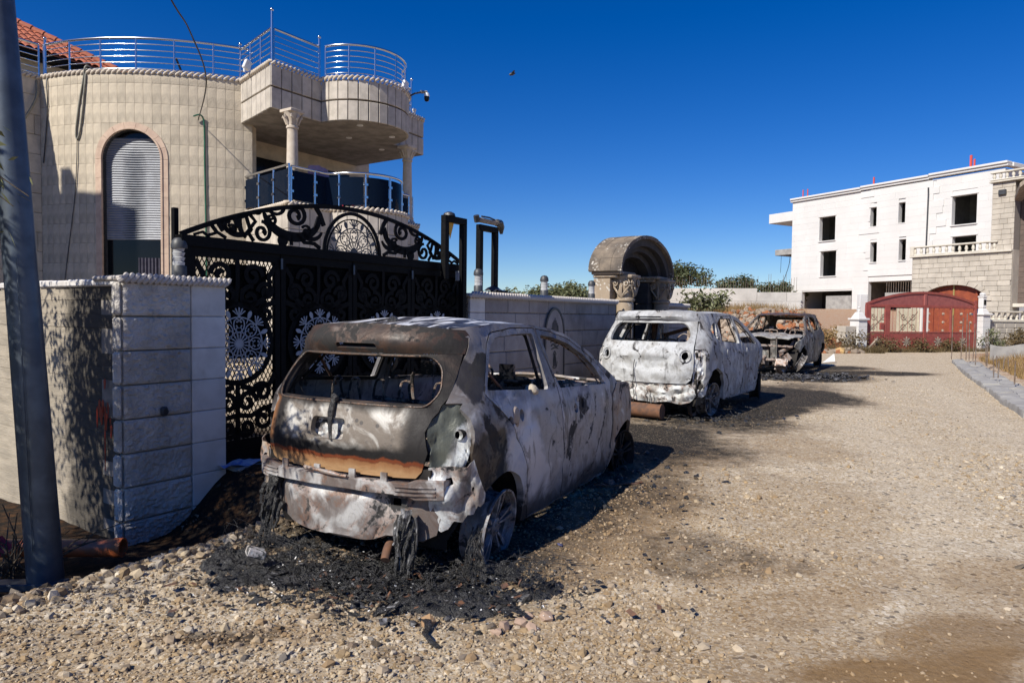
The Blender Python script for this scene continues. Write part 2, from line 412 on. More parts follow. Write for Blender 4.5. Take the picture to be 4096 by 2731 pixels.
def burnt(name, ash=.5, soot=.5, rust=.2, scale=1.0, white=(.62,.64,.66), grey=(.27,.25,.245), tan=(.30,.235,.19), black=(.02,.019,.019), rustc=(.26,.10,.035), extra=None, seed=0, streak=1, r0=.26):
    """fire-scoured sheet metal: bare grey steel, ash bloom, soot plumes and rust halos"""
    t=NT(name)
    mp=t.n('ShaderNodeMapping'); mp.inputs['Location'].default_value=(seed*3.7,seed*1.9,seed*5.1); t.L(t.co,mp.inputs[0]); co=mp.outputs[0]
    big=t.noise(1.6*scale,3,.5,1.2,co); mid=t.noise(4.2*scale,5,.55,1.6,co,(1,1,.75)); fine=t.noise(34*scale,6,.62,0,co); grit=t.noise(160,3,.6,0,co)
    c=t.mix(t.step(mid,.32,.68),grey,tan)
    a=t.math('ADD',t.math('MULTIPLY',big,.6),t.math('MULTIPLY',mid,.4))
    c=t.mix(t.math('MULTIPLY',t.step(a,.62-.28*ash,.73-.22*ash),.95),c,white)
    c=t.mix(t.math('MULTIPLY',t.step(fine,.50,.75),.22),c,(grey[0]*.6,grey[1]*.58,grey[2]*.56))
    ln=t.math('ABSOLUTE',t.math('SUBTRACT',t.noise(3.3*scale,2,.5,2.2,co),.5)); c=t.mix(t.math('MULTIPLY',t.step(ln,.016,.003),.22),c,(.07,.062,.06))
    fk=t.n('ShaderNodeSeparateColor'); t.L(t.voro(42*scale**.5,'Color',co=co),fk.inputs[0])
    s=t.math('ADD',t.math('ADD',t.math('MULTIPLY',t.noise(1.9*scale,4,.55,1.8,co),.88),t.math('MULTIPLY',fine,.12)),t.math('MULTIPLY',t.math('SUBTRACT',fk.outputs[0],.5),.05))
    e0,e1=.66-.30*soot,.71-.27*soot
    halo=t.math('MULTIPLY',t.step(s,e0-.06,e0+.01),t.math('SUBTRACT',1,t.step(s,e0,e1)))
    c=t.mix(t.math('MULTIPLY',halo,rust),c,rustc)
    sm=t.step(s,e0,e1); c=t.mix(t.math('MULTIPLY',sm,.94),c,black)
    if streak:
        st=t.step(t.noise(8,4,.55,.5,co,(1,1,.14)),.60,.70); c=t.mix(t.math('MULTIPLY',st,.6),c,(.05,.045,.042))
    c=t.mix(t.math('MULTIPLY',t.step(t.voro(26*scale,co=co),.16,.07),t.math('MULTIPLY',t.step(t.noise(5,2),.5,.6),.6)),c,(.05,.045,.04))
    rough=t.math('ADD',t.math('ADD',r0,t.math('MULTIPLY',sm,.35)),t.math('MULTIPLY',fine,.42))
    met=t.math('MULTIPLY',t.math('SUBTRACT',1,sm),.18 if r0<.5 else .0)
    if extra: c,rough=extra(t,c,rough)
    b=t.bump(mid,.35,.02); b=t.bump(fine,.35,.004,b); t.bump(grit,.25,.0015,b)
    return t.out(c,rough,met,.32)
def char_mat():
    t=NT('char'); f=t.noise(45,8,.7); c=t.mix(t.step(t.noise(9,6),.4,.7),(.010,.010,.011),(.035,.033,.033))
    c=t.mix(t.step(t.noise(120,4,.7),.62,.72),c,(.16,.16,.165))
    b=t.bump(t.noise(22,8,.7,1.),1.0,.03); t.bump(f,.8,.01,b)
    return t.out(c,t.math('ADD',.12,t.math('MULTIPLY',t.noise(60,5),.55)),0,.8)
M['char']=char_mat()
M['ash_drip']=burnt('ash_drip',.38,.6,.0,5,white=(.38,.38,.39),grey=(.10,.10,.105),tan=(.06,.058,.06),streak=0)
M['sooty']=simple('sooty',(.012,.011,.011),(.03,.027,.025),.85,scale=7,bump=.4,bscale=40,spec=.2)
M['burnt_steel']=burnt('burnt_steel',.25,.45,.6,2.0)
M['white_metal']=burnt('white_metal',.8,.32,.3,2.2,white=(.60,.625,.63),seed=2)
# ------------------------------------------------------------------ ground
P0=Vector((-2.97,5.2,0)); RZ=radians(56.5); EW=Vector((cos(RZ),sin(RZ),0)); EB=Vector((-sin(RZ),cos(RZ),0))
def est(s,b,z=0): return P0+EW*s+EB*b+Vector((0,0,z))
def sm(v,a,b): t=np.clip((v-a)/(b-a),0,1); return t*t*(3-2*t)
_vn=np.random.default_rng(3).random((256,256))
def vnoise(x,y):
    xi=np.floor(x).astype(int); yi=np.floor(y).astype(int); fx=x-xi; fy=y-yi; fx=fx*fx*(3-2*fx); fy=fy*fy*(3-2*fy)
    g=lambda i,j:_vn[(xi+i)%256,(yi+j)%256]
    return (g(0,0)*(1-fx)+g(1,0)*fx)*(1-fy)+(g(0,1)*(1-fx)+g(1,1)*fx)*fy-.5
def fbm(x,y,o=4): return sum(vnoise(x*2**k+17*k,y*2**k+5*k)/2**k for k in range(o))
def bankline(x): return 29.3+.10*(x-10)+0*x
def gheight(x,y):
    x=np.asarray(x,float); y=np.asarray(y,float)
    s=(x-P0.x)*EW.x+(y-P0.y)*EW.y; b=(x-P0.x)*EB.x+(y-P0.y)*EB.y
    z=.03*fbm(x*.5,y*.5,3)+.018*fbm(x*2.6,y*2.6,3)*sm(30-y,0,10)
    near=np.exp(-((x/9)**2+((y-6)/9)**2))
    z-=.13*np.exp(-((x+.25)/1.7)**2-((y-3.7)/1.5)**2)
    # ditch by the side wall, mound by the gate
    z+=-.34*sm(b,-1.35,-.55)*(1-sm(s,.25,.95))*sm(s,-9,-6)
    z+=.12*sm(b,-.9,-.25)*sm(s,.5,1.1)*(1-sm(s,4,6))
    # terrain rises behind the end of the road
    ext=sm(x,3,7)*(1-sm(x,13.5,15.2))
    z+=(1.35+.5*sm(x,8,12))*sm(y,29.2,32.5)*ext*(1+.12*fbm(x*.6,y*.6,3))
    z+=1.7*sm(y,34,54)*sm(x,5,9)*(1-.0*x)+.55*sm(y,33.5,37)*sm(x,14,16)
    z+=1.3*sm(y,30,42)*(1-sm(x,3,6))
    z+=.35*sm(x-(9.4+.55*(y-11.5)),.2,2.2)*(1-sm(y,27,31))
    return z
ELL=[(-.70,4.02,.92,.42,.15,1.1),(.45,5.6,.6,1.9,-.45,.5),(-.5,5.0,1.3,1.9,-.3,.75),(.8,6.4,.45,.9,-.4,.7),(1.5,8.3,1.2,1.5,-.5,.85),(3.0,10.0,1.4,1.3,-.6,.7),(3.9,10.9,.9,1.8,-.62,.95),(5.2,12.8,1.1,1.9,-.6,.9),(4.2,13.0,2.4,2.6,-.6,1.0),
  (7.4,17.6,1.9,1.9,-.5,1.2),(9.6,18.6,2.4,.8,.05,.95),(9.2,20.8,2.,1.2,-.3,.9),(1.3,4.3,.55,.5,.3,.5),(-2.05,5.9,.75,.9,-.5,1.3),(-2.75,4.95,.8,.5,0,1.0),(2.1,6.3,.4,.3,.4,.3),(-1.35,3.15,.25,.12,.2,.6),(-.6,2.95,.3,.12,.1,.4),(.4,12.,1.5,3,-.5,.7),(-3.0,3.9,.9,.9,0,.65)]
BROWN=[(1.75,2.98,.75,.2,.05,1.1),(2.25,3.25,.45,.25,.2,.9),(1.0,2.92,.5,.15,.1,.7),(.2,2.88,.5,.15,.1,.6),(-1.2,3.1,.4,.15,.2,.5),(1.55,3.6,.6,.25,.3,.6),(2.9,3.9,.5,.4,.4,.6),(.3,2.35,1.2,.35,.05,.5),(2.9,3.0,1.0,1.0,.3,.45),(1.2,3.1,1.0,.4,.1,.5),(-1.6,2.5,.8,.3,.2,.45),(.2,3.3,.6,.4,.3,.4),(4.2,4.5,.6,1.4,-.4,.4),(2.2,5.2,.7,1.2,-.4,.35),(1.55,2.55,1.1,.35,.1,.8),(2.6,2.75,.9,.4,.1,.7),(.9,3.4,.8,.5,.2,.45),(1.8,4.0,.9,.5,.3,.4),(.5,4.4,.9,.6,.2,.6),(-.6,2.5,.9,.3,.1,.35),(-1.9,2.9,.5,.3,.4,.4),(3.6,3.4,.5,1.2,-.2,.5),(3.2,7.6,.6,.8,-.5,.4),(1.4,7.0,.8,1.0,-.4,.6),(.95,5.1,.5,1.3,-.4,.7)]
SOFT=[(1.0,5.5,.75,2.0,-.45,.62),(1.7,7.6,1.1,1.7,-.5,.75),(2.8,9.6,1.6,1.7,-.6,.72),(4.3,11.8,1.3,2.4,-.62,.75),(6.2,14.5,1.2,2.4,-.6,.6),(8.6,18.8,2.6,1.6,.1,.7),(-.6,3.7,1.2,.6,.1,.5)]
def mask(x,y,E,f0=.55,f1=1.25):
    x=np.asarray(x,float); y=np.asarray(y,float); m=np.zeros_like(x)
    wx=x+.35*fbm(x*1.1+9,y*1.1,3); wy=y+.35*fbm(x*1.1,y*1.1+40,3)
    for cx,cy,rx,ry,a,st in E:
        dx,dy=wx-cx,wy-cy; u=(dx*cos(a)+dy*sin(a))/rx; v=(-dx*sin(a)+dy*cos(a))/ry; d=np.sqrt(u*u+v*v)
        m=np.maximum(m,st*(1-sm(d,f0,f1)))
    if E is ELL: m=np.maximum(m,mask(x,y,SOFT,.15,1.45))
    return np.clip(m,0,1.3)
def axis(lo,f0,f1,hi,st,gr):
    a=[f0]; d=st
    while a[0]>lo: d*=gr; a.insert(0,a[0]-d)
    n=int((f1-f0)/st); a+=[f0+st*(i+1) for i in range(n)]; d=st
    while a[-1]<hi: d*=gr; a.append(a[-1]+d)
    return np.array(a)
xs=axis(-400,-4.6,6.5,400,.065,1.09); ys=axis(-60,1.6,12.5,900,.065,1.05)
GX,GY=np.meshgrid(xs,ys); GZ=gheight(GX,GY)
# loose roughness near the camera
GZ+=.010*fbm(GX*7,GY*7,3)*np.exp(-np.maximum(0,GY-6)/6)
nx,ny=len(xs),len(ys); idx=np.arange(nx*ny).reshape(ny,nx)
F=np.stack([idx[:-1,:-1],idx[:-1,1:],idx[1:,1:],idx[1:,:-1]],-1).reshape(-1,4)
def np_mesh(name,V,F,mat,smooth=True,attrs={}):
    me=bpy.data.meshes.new(name); k=F.shape[1]
    me.vertices.add(len(V)); me.vertices.foreach_set('co',np.asarray(V,np.float32).ravel())
    me.loops.add(F.size); me.loops.foreach_set('vertex_index',F.astype(np.int32).ravel())
    me.polygons.add(len(F)); me.polygons.foreach_set('loop_start',np.arange(0,F.size,k,dtype=np.int32)); me.polygons.foreach_set('loop_total',np.full(len(F),k,np.int32))
    me.polygons.foreach_set('use_smooth',np.full(len(F),smooth)); me.update(calc_edges=True)
    for n,a in attrs.items():
        if a.ndim==1: me.attributes.new(n,'FLOAT','POINT').data.foreach_set('value',a.astype(np.float32))
        else: me.attributes.new(n,'FLOAT_COLOR','POINT').data.foreach_set('color',np.c_[a,np.ones(len(a))].astype(np.float32).ravel())
    me.materials.append(mat); return me
red=sm(GX,3,7)*sm(GY,29.0,29.6)*(1-sm(GX,14.6,15.6))
red=np.maximum(red,sm(GX-(9.4+.55*(GY-11.5)),.0,.5)*(1-sm(GY,29,31)))
red=np.maximum(red,sm(GY,33,36)*.8)
sS=(GX-P0.x)*EW.x+(GY-P0.y)*EW.y; bS=(GX-P0.x)*EB.x+(GY-P0.y)*EB.y
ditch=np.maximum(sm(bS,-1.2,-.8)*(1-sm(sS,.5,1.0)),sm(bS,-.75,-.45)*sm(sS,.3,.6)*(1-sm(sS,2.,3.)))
def track(x,y):
    wob=.25*fbm(x*.4,y*.25,2); a=np.exp(-(((x+wob)-(2.2+.42*(y-3)))/.38)**2)+np.exp(-(((x+wob)-(3.9+.44*(y-3)))/.42)**2)
    return np.clip(a,0,1)*sm(25-y,0,6)
ground_attr=dict(track=track(GX,GY).ravel(),soot=mask(GX,GY,ELL).ravel(),brown=mask(GX,GY,BROWN).ravel(),red=red.ravel(),ditch=ditch.ravel())
def ground_mat():
    t=NT('gravel_ground'); so=t.attr('soot'); br=t.attr('brown'); rd=t.attr('red'); di=t.attr('ditch')
    v1=t.voro(34,'Color'); s1=t.n('ShaderNodeSeparateColor'); t.L(v1,s1.inputs[0]); d1=t.voro(34); v2=t.voro(85,'Color'); s2=t.n('ShaderNodeSeparateColor'); t.L(v2,s2.inputs[0]); d2=t.voro(85)
    big=t.noise(.5,4); mid=t.noise(2.2,8,.6)
    fine=t.mix(t.noise(60,5,.7),(.31,.225,.13),(.42,.33,.215))
    fine=t.mix(t.step(mid,.42,.66),fine,(.47,.40,.305)); tk=t.attr('track'); fine=t.mix(t.math('MULTIPLY',tk,.7),fine,(.52,.455,.365))
    st=t.ramp(s2.outputs[0],[(0,(.20,.17,.14)),(.18,(.34,.28,.21)),(.5,(.46,.39,.30)),(.8,(.54,.49,.41)),(1,(.62,.58,.52))])
    c=t.mix(t.step(s2.outputs[1],.28,.32),fine,st)
    st1=t.ramp(s1.outputs[0],[(0,(.10,.095,.09)),(.14,(.22,.2,.18)),(.2,(.44,.37,.29)),(.7,(.55,.50,.42)),(1,(.64,.60,.54))])
    c=t.mix(t.math('MULTIPLY',t.step(s1.outputs[1],.60,.62),t.step(d1,.62,.5)),c,st1)
    c=t.mix(t.math('MULTIPLY',br,.85),c,t.mix(t.noise(40,5),(.15,.09,.04),(.25,.165,.085)))
    nz=t.math('ADD',so,t.math('MULTIPLY',t.math('SUBTRACT',t.noise(5,8,.7),.5),.9))
    c=t.mix(t.math('MULTIPLY',t.step(nz,.12,.55),.45),c,(.12,.08,.05))
    keep=t.math('MULTIPLY',t.step(s2.outputs[2],.86,.9),.55)
    c=t.mix(t.math('MULTIPLY',t.step(nz,.35,.8),t.math('SUBTRACT',.97,keep)),c,(.016,.015,.015))
    rc=t.mix(t.noise(3,8,.65),(.26,.095,.04),(.34,.20,.11)); rc=t.mix(t.step(s1.outputs[1],.55,.6),rc,(.33,.28,.24))
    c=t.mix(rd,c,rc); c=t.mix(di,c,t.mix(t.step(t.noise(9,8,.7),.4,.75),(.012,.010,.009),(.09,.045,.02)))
    b=t.bump(t.noise(18,8,.7),.6,.03); b=t.bump(d1,-.5,.02,b); b=t.bump(d2,-.8,.012,b); t.bump(t.noise(150,5,.7),.5,.004,b)
    c=t.mix(1.0,c,(1.0,.955,.875),'MULTIPLY')
    return t.out(c,.93,0,.2)
M['ground']=ground_mat()
put('ground',np_mesh('ground',np.stack([GX,GY,GZ],-1).reshape(-1,3),F,M['ground'],True,ground_attr),kind='structure')

# loose stones of the gravel
def icosa():
    p=(1+5**.5)/2; v=np.array([(-1,p,0),(1,p,0),(-1,-p,0),(1,-p,0),(0,-1,p),(0,1,p),(0,-1,-p),(0,1,-p),(p,0,-1),(p,0,1),(-p,0,-1),(-p,0,1)],float)/hypot(1,p)
    f=np.array([(0,11,5),(0,5,1),(0,1,7),(0,7,10),(0,10,11),(1,5,9),(5,11,4),(11,10,2),(10,7,6),(7,1,8),(3,9,4),(3,4,2),(3,2,6),(3,6,8),(3,8,9),(4,9,5),(2,4,11),(6,2,10),(8,6,7),(9,8,1)]); return v,f
def scatter(name,X,Y,R,colr,mat,flat=(.45,.75),sink=.25,Z=None,jit=.26):
    V0,F0=icosa(); n=len(X); sc=np.stack([rng.uniform(.75,1.3,n),rng.uniform(.6,1.1,n),rng.uniform(*flat,n)],-1)*R[:,None]
    V=V0[None]*(1+rng.uniform(-jit,jit,(n,12,1)))+rng.uniform(-.12,.12,(n,12,3)); V=V*sc[:,None,:]
    a=rng.uniform(0,2*pi,n); ti=rng.normal(0,.3,n); tj=rng.normal(0,.3,n)
    y=V[...,1]*np.cos(ti)[:,None]-V[...,2]*np.sin(ti)[:,None]; z=V[...,1]*np.sin(ti)[:,None]+V[...,2]*np.cos(ti)[:,None]; x=V[...,0]
    x,z=x*np.cos(tj)[:,None]+z*np.sin(tj)[:,None],-x*np.sin(tj)[:,None]+z*np.cos(tj)[:,None]
    xr=x*np.cos(a)[:,None]-y*np.sin(a)[:,None]; yr=x*np.sin(a)[:,None]+y*np.cos(a)[:,None]
    Zg=(gheight(X,Y)+.010*fbm(X*7,Y*7,3)*np.exp(-np.maximum(0,Y-6)/6)) if Z is None else Z
    P=np.stack([xr+X[:,None],yr+Y[:,None],z+(Zg+sc[:,2]*(1-2*sink)*.6)[:,None]],-1)
    FF=(F0[None]+12*np.arange(n)[:,None,None]).reshape(-1,3)
    return np_mesh(name,P.reshape(-1,3),FF,mat,False,dict(col=np.repeat(colr,12,0)))
def stone_mat():
    t=NT('gravel_stone'); c=t.mix(1.0,t.attr('col','Color'),(1.0,.955,.875),'MULTIPLY'); c=t.mix(t.math('MULTIPLY',t.noise(70,4,.6),.35),c,(.22,.16,.10)); t.bump(t.noise(120,4,.6),.3,.003); return t.out(c,.9,0,.25)
M['stone']=stone_mat()
def stone_cols(X,Y,n,dark=.09):
    base=np.array([(.56,.48,.36),(.62,.56,.465),(.47,.38,.27),(.42,.32,.20),(.66,.61,.53)])[rng.integers(0,5,n)]*rng.uniform(.62,.92,(n,1))
    dk=rng.random(n)<dark; base[dk]=np.array((.12,.12,.125))*rng.uniform(.5,1.4,(dk.sum(),1))
    so=mask(X,Y,ELL)+rng.normal(0,.22,n); k=sm(so,.45,.85)[:,None]; base=base*(1-k)+np.array((.022,.02,.02))*k
    k=(sm(so,.15,.5)*(1-sm(so,.5,.8))*.55)[:,None]; base=base*(1-k)+np.array((.16,.10,.06))*k
    k=np.clip(mask(X,Y,BROWN)*.55,0,.6)[:,None]; return base*(1-k)+np.array((.25,.165,.09))*k
def sample(n,d0,d1,pw_):
    """denser near the camera: depth law ~ u**pw"""
    u=rng.random(n); d=d0+(d1-d0)*u**pw_; w=rng.uniform(-.86,.86,n); return d*w, d
def gravel(name,n,d0,d1,pw_,rm,sg,rmax,keepf=None,mat=None):
    X,Y=sample(n,d0,d1,pw_); R=np.minimum(np.exp(rng.normal(log(rm),sg,n)),rmax)
    s=(X-P0.x)*EW.x+(Y-P0.y)*EW.y; b=(X-P0.x)*EB.x+(Y-P0.y)*EB.y
    k=~((b>-.05)&(s>0))&(X<9.0+.55*(Y-11.5))&~((b>-.85)&(s<.4))
    k&=~((mask(X,Y,ELL)>.75)&(rng.random(n)<.7))
    k&=(fbm(X*.7+3,Y*.7,3)+.45*(X<-.2)-.35*(X>.9)*(Y<9)>rng.normal(-.12,.25,n))
    k&=rng.random(n)>.72*track(X,Y)
    X,Y,R=X[k],Y[k],R[k]; me=scatter(name,X,Y,R,stone_cols(X,Y,len(X)),M['stone']); return put(name,me,kind='stuff')
gravel('gravel',46000,2.0,7.5,1.0,.0080,.48,.030)
gravel('gravel',20000,6.5,20,.9,.009,.4,.024)
gravel('gravel',22000,2.0,5.5,.9,.0062,.3,.012)
# pale stones heaped along the edge of the ditch
n=1100; tt=rng.random(n); X=-2.75+tt*1.25+rng.normal(0,.09,n); Y=3.15+tt*2.25+rng.normal(0,.09,n); R=np.minimum(np.exp(rng.normal(log(.019),.4,n)),.042)
put('gravel',scatter('gravel',X,Y,R,stone_cols(X,Y,n,.02)*1.05,M['stone'],(.55,.9),.2),kind='stuff')
# larger stones one can pick out
V0,F0=icosa()
def stone_obj(x,y,r,lab,grp,col,z=None,cat='stone'):
    me=scatter('loose_stone',np.array([0.]),np.array([0.]),np.array([r]),np.array([col]),M['stone'],(.6,.85),.25,np.array([0.]))
    zz=float(gheight(x,y)) if z is None else z
    return put('loose_stone',me,loc=(x,y,zz),label=lab,cat=cat,group=grp)
n=46; X=rng.uniform(-1.7,1.0,n); Y=rng.uniform(2.25,3.4,n); put('gravel',scatter('gravel',X,Y,rng.uniform(.018,.034,n),stone_cols(X,Y,n,.05),M['stone'],(.55,.85),.3),kind='stuff')
for (u,v) in ((-.02,3.42),(.06,3.46),(.12,3.40),(.10,3.55),(.2,3.52),(-.06,3.36)): stone_obj(u,v,.04,'pinkish stone heaped at the edge of the black ash below the alloy rim','stones by the ash',(.36,.27,.23))
n=60; tt=rng.random(n); X=-2.6+tt*1.25+rng.normal(0,.07,n); Y=3.3+tt*2.05+rng.normal(0,.07,n); put('gravel',scatter('gravel',X,Y,rng.uniform(.022,.042,n),stone_cols(X,Y,n,.02),M['stone'],(.6,.9),.25),kind='stuff')
stone_obj(-.42,3.42,.05,'tan brown stone sitting on the black ash below the number plate recess','stones by the ash',(.34,.22,.13))

# ------------------------------------------------------------------ boundary wall of the estate
def block_row(parent,name,mat,x0,x1,z0,z1,y,depth,lens,gap=.008,ch=.012,proud=0,seed=0,nm='stone_block',dirv=1):
    r=random.Random(seed); x=x0
    while x<x1-.02:
        L=r.uniform(*lens); xe=min(x+L,x1); 
        if x1-xe<lens[0]*.4: xe=x1
        mb=MB(); p=proud+r.uniform(0,.006); mb.bbox((x+gap/2,y-p,z0+gap/2),(xe-gap/2,y+depth,z1-gap/2),ch); mb.build(nm,mat,parent,0); x=xe
def twist(mb,x0,x1,y,z,r=.028,n=None):
    """rope moulding: slanted round segments"""
    n=n or int((x1-x0)/.062)
    for i in range(n):
        xa=x0+(x1-x0)*i/n; xb=x0+(x1-x0)*(i+1)/n; m=(xa+xb)/2; d=(xb-xa)*.45
        mb.tube([(m-d*1.5,y+.004,z-.028),(m-d*.5,y-.012,z-.010),(m+d*.5,y-.012,z+.010),(m+d*1.5,y+.006,z+.028)],(xb-xa)*.42,6)
def bollard_lamp(s,b,z,lab):
    t=thing('wall_lamp',lab,'lamp',est(s,b,z),RZ,'round lamps standing on the estate wall')
    mb=MB(); mb.lathe([(.062,0),(.062,.10),(.055,.11)],n=18); mb.build('lamp_base',M['lamp_black'],t)
    mb=MB(); mb.lathe([(.052,.10),(.054,.135),(.05,.14),(.055,.175),(.05,.18),(.055,.215),(.05,.22),(.054,.25),(.05,.255)],n=18); mb.build('lamp_glass',M['lamp_glass'],t)
    mb=MB(); mb.lathe([(.066,.25),(.067,.275),(.06,.31),(.04,.335),(.001,.345)],n=18); mb.build('lamp_cap',M['lamp_black'],t)
    return t
# left pillar
t=thing('gate_pillar','pale stone gate pillar with rough blocks and smooth edge blocks, left of the black gate','pillar',est(0,0,-.35),RZ)
lv=[-.35,-.10,.18,.455,.73,1.005,1.28,1.555-.0,1.70]
lv=[-.36,-.16,.105,.37,.635,.90,1.165,1.43,1.70]
mb=MB(); mb.box((.02,.025,0),(.86,.36,2.03)); mb.build('core',M['mortar'],t)
for i in range(len(lv)-1):
    z0,z1=lv[i]+.35,lv[i+1]+.35
    mb=MB(); g=[]
    # rock-faced block: subdivided face with relief
    nx_,nz_=44,20; xa,xb=.004,.548
    for a in range(nz_+1):
        row=[]
        for c_ in range(nx_+1):
            u,v=c_/nx_,a/nz_; e=min(u,1-u)*(xb-xa); e2=min(v,1-v)*(z1-z0); k=min(1,min(e/.02,e2/.008)); x=xa+(xb-xa)*u; z=z0+.004+(z1-z0-.012)*v
            row.append((x,-.004-.012*k+.016*k*noise.noise(Vector((x*26,z*46,i)))+.014*k*noise.noise(Vector((x*55,z*105,i))),z))
        g.append(row)
    mb.quads(g); mb.box((xa,.0,z0+.004),(xb,.06,z1-.008)); mb.build('stone_block',M['rock_block'],t,60)
    mb=MB(); mb.bbox((.556,-.012,z0+.002),(.866,.33,z1-.002),.006); mb.build('stone_block',M['smooth_block'],t,0)
    mb=MB(); w_=.01+.012*random.random(); mb.bbox((-.02-w_,-.0,z0+.006),(.003,.10,z1-.01),.02); mb.build('stone_block',M['rock_block'],t,0)
mb=MB(); mb.bbox((-.03,-.035,2.051),(.89,.40,2.09),.01); twist(mb,-.03,.89,-.03,2.07,n=20); mb.build('cap',M['cap'],t,50)
mb=MB(); mb.lathe([(.001,.03),(.025,.03),(.028,.0)],n=12,M=Matrix.Translation((.30,-.03,1.02))@Matrix.Rotation(pi/2,4,'X'),caps=False); mb.bbox((.272,-.06,.985),(.325,-.02,1.06),.012)
o=mb.build('intercom',M['lamp_black'],None,40,label='small black intercom button box fixed to the left gate pillar',cat='intercom'); o.location=est(0,0,-.35); o.rotation_euler=(0,0,RZ)
bollard_lamp(.53,.12,1.742,'grey bollard lamp on the left gate pillar beside the arched window')
# board-marked concrete side wall
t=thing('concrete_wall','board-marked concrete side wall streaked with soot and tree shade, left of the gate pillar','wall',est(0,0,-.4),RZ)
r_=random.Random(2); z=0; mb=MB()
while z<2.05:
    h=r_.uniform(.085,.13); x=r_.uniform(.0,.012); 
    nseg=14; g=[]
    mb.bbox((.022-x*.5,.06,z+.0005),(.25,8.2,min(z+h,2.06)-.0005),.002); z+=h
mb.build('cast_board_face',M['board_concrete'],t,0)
mb=MB(); pts=[(-.02,.04+8.0*i/30) for i in range(31)]
for i in range(30):
    mb.bbox((-.012+.01*random.random(),.06+8.1*i/30,2.06),(.27,.06+8.1*(i+1)/30-.002,2.115+.008*random.random()),.012)
mb.build('mortar_cap',M['smooth_block'],t,0)
sp=MB(); r0=random.Random(9)
for k in range(16):
    yy=.30+r0.gauss(0,.085); zz=1.08+r0.gauss(0,.13); L=r0.uniform(.03,.16)*(2.6 if k==3 else 1); w_=r0.uniform(.006,.020)
    sp.prism([(yy-w_,zz),(yy-w_*.3,zz+w_*1.5),(yy+w_,zz+.3*w_),(yy+w_*.35,zz-L),(yy-w_*.2,zz-L*1.05)],0,.003,lambda a,b,h:(-.0015-h,a,b))
sp.build('paint_splash',simple('red_splash',(.36,.035,.012),(.24,.025,.01),.4),t,0)
# right-hand wall
def wall_run(name,lab,s0,s1,seed,endface=False):
    t=thing(name,lab,'wall',est(s0,0,-.1),RZ); L=s1-s0
    mb=MB(); mb.box((.01,.02,0),(L-.01,.34,1.80)); mb.build('core',M['aggregate'] if endface else M['mortar'],t)
    zs=[0,.25,.52,.79,1.06,1.33,1.60,1.80]
    for i in range(7): block_row(t,'b',M['wall_block'],.35 if endface else 0,L,zs[i],zs[i+1],-.012,.05,(.42,.75),seed=seed*10+i,ch=.01)
    if endface:
        for i in range(7):
            mb=MB(); mb.bbox((.012,-.014,zs[i]+.003),(.345,.04,zs[i+1]-.003),.006); mb.build('stone_block',M['smooth_block'],t,0)
    mb=MB(); mb.bbox((-.03,-.05,1.802),(L,.38,1.85),.01); twist(mb,-.03,L,-.045,1.828); mb.build('cap',M['cap'],t,50)
    return t
wr=wall_run('stone_wall','grey sooty stone block wall with rope-moulded cap, between the black gate and the stone portal',4.36,8.80,1,True)
wall_run('stone_wall','short end of the stone wall past the portal, behind the ash-white car',11.15,12.7,2)
bollard_lamp(4.78,.16,1.755,'bollard lamp at the gate end of the stone wall, below the twin black posts')
bollard_lamp(6.52,.16,1.755,'bollard lamp on the middle of the stone wall in front of the trees')
bollard_lamp(8.15,.16,1.755,'bollard lamp on the stone wall right against the portal')
bollard_lamp(11.6,.16,1.755,'bollard lamp on the short wall beyond the portal')
# calligraphy plaque in the wall
t=thing('wall_plaque','arched stone plaque carved with black Arabic calligraphy set in the grey wall','plaque',est(6.52,-.03,0),RZ)
arch=[(-.29,.2),(.29,.2),(.29,1.15)]+[( .29*cos(radians(a)), 1.15+.43*sin(radians(a))) for a in range(10,180,10)]+[(-.29,1.15)]
fl=lambda a,b,h:(a,-h,b)
mb=MB(); mb.prism(arch,-.03,.012,fl); mb.build('plaque_face',M['wall_block'],t,30)
mb=MB(); mb.ribbon([(-.29,.2),(-.29,.7)]+[(-.29,1.15)]+[(.29*cos(radians(180-a)),1.15+.43*sin(radians(a))) for a in range(8,180,8)]+[(.29,1.15),(.29,.2)],.035,.02,lambda a,b,h:(a,-.002-h,b)); mb.build('plaque_border',M['lamp_black'],t,40)
cal=MB(); cf=lambda a,b,h:(a,-.013-h,b)
def stroke(pts,w,k=5):
    P=catmull([(a,b,0) for a,b in pts],k); n=len(P); W=[w*(.35+.65*sin(pi*(i+.6)/(n+.2))**.6) for i in range(n)]; cal.ribbon([p[:2] for p in P],W,.006,cf)
for x,h,l in ((-.07,1.32,.17),(-.035,1.35,.20),(0,1.39,.24),(.035,1.35,.2),(.07,1.31,.17),(.1,1.27,.12)):
    stroke([(x*.9,h+.05),(x*1.0,h-.02),(x*1.15,h-l)],.016)
stroke([(-.12,1.20),(-.05,1.24),(-.02,1.19),(-.08,1.15),(-.13,1.10)],.02); stroke([(.12,1.20),(.06,1.235),(.03,1.19),(.09,1.16),(.13,1.12)],.02)
stroke([(-.13,1.12),(-.04,1.15),(.04,1.10),(.13,1.13)],.022); stroke([(-.135,1.06),(-.06,1.09),(.03,1.04),(.135,1.07)],.024); stroke([(-.12,1.0),(-.05,1.03),(.05,.99),(.13,1.02)],.026); stroke([(-.11,.95),(0,.975),(.11,.955)],.022)
for x,z in ((-.09,1.26),(.09,1.25),(-.02,1.12),(.05,1.14),(.0,1.06)): stroke([(x-.012,z),(x,z+.012),(x+.012,z)],.018)
cal.build('calligraphy',M['lamp_black'],t,0); cal=MB()
for x in (-.035,-.012,.012,.035): stroke([(x*.5,.90-abs(x)),(x,.80),(x*1.2,.68)],.013)
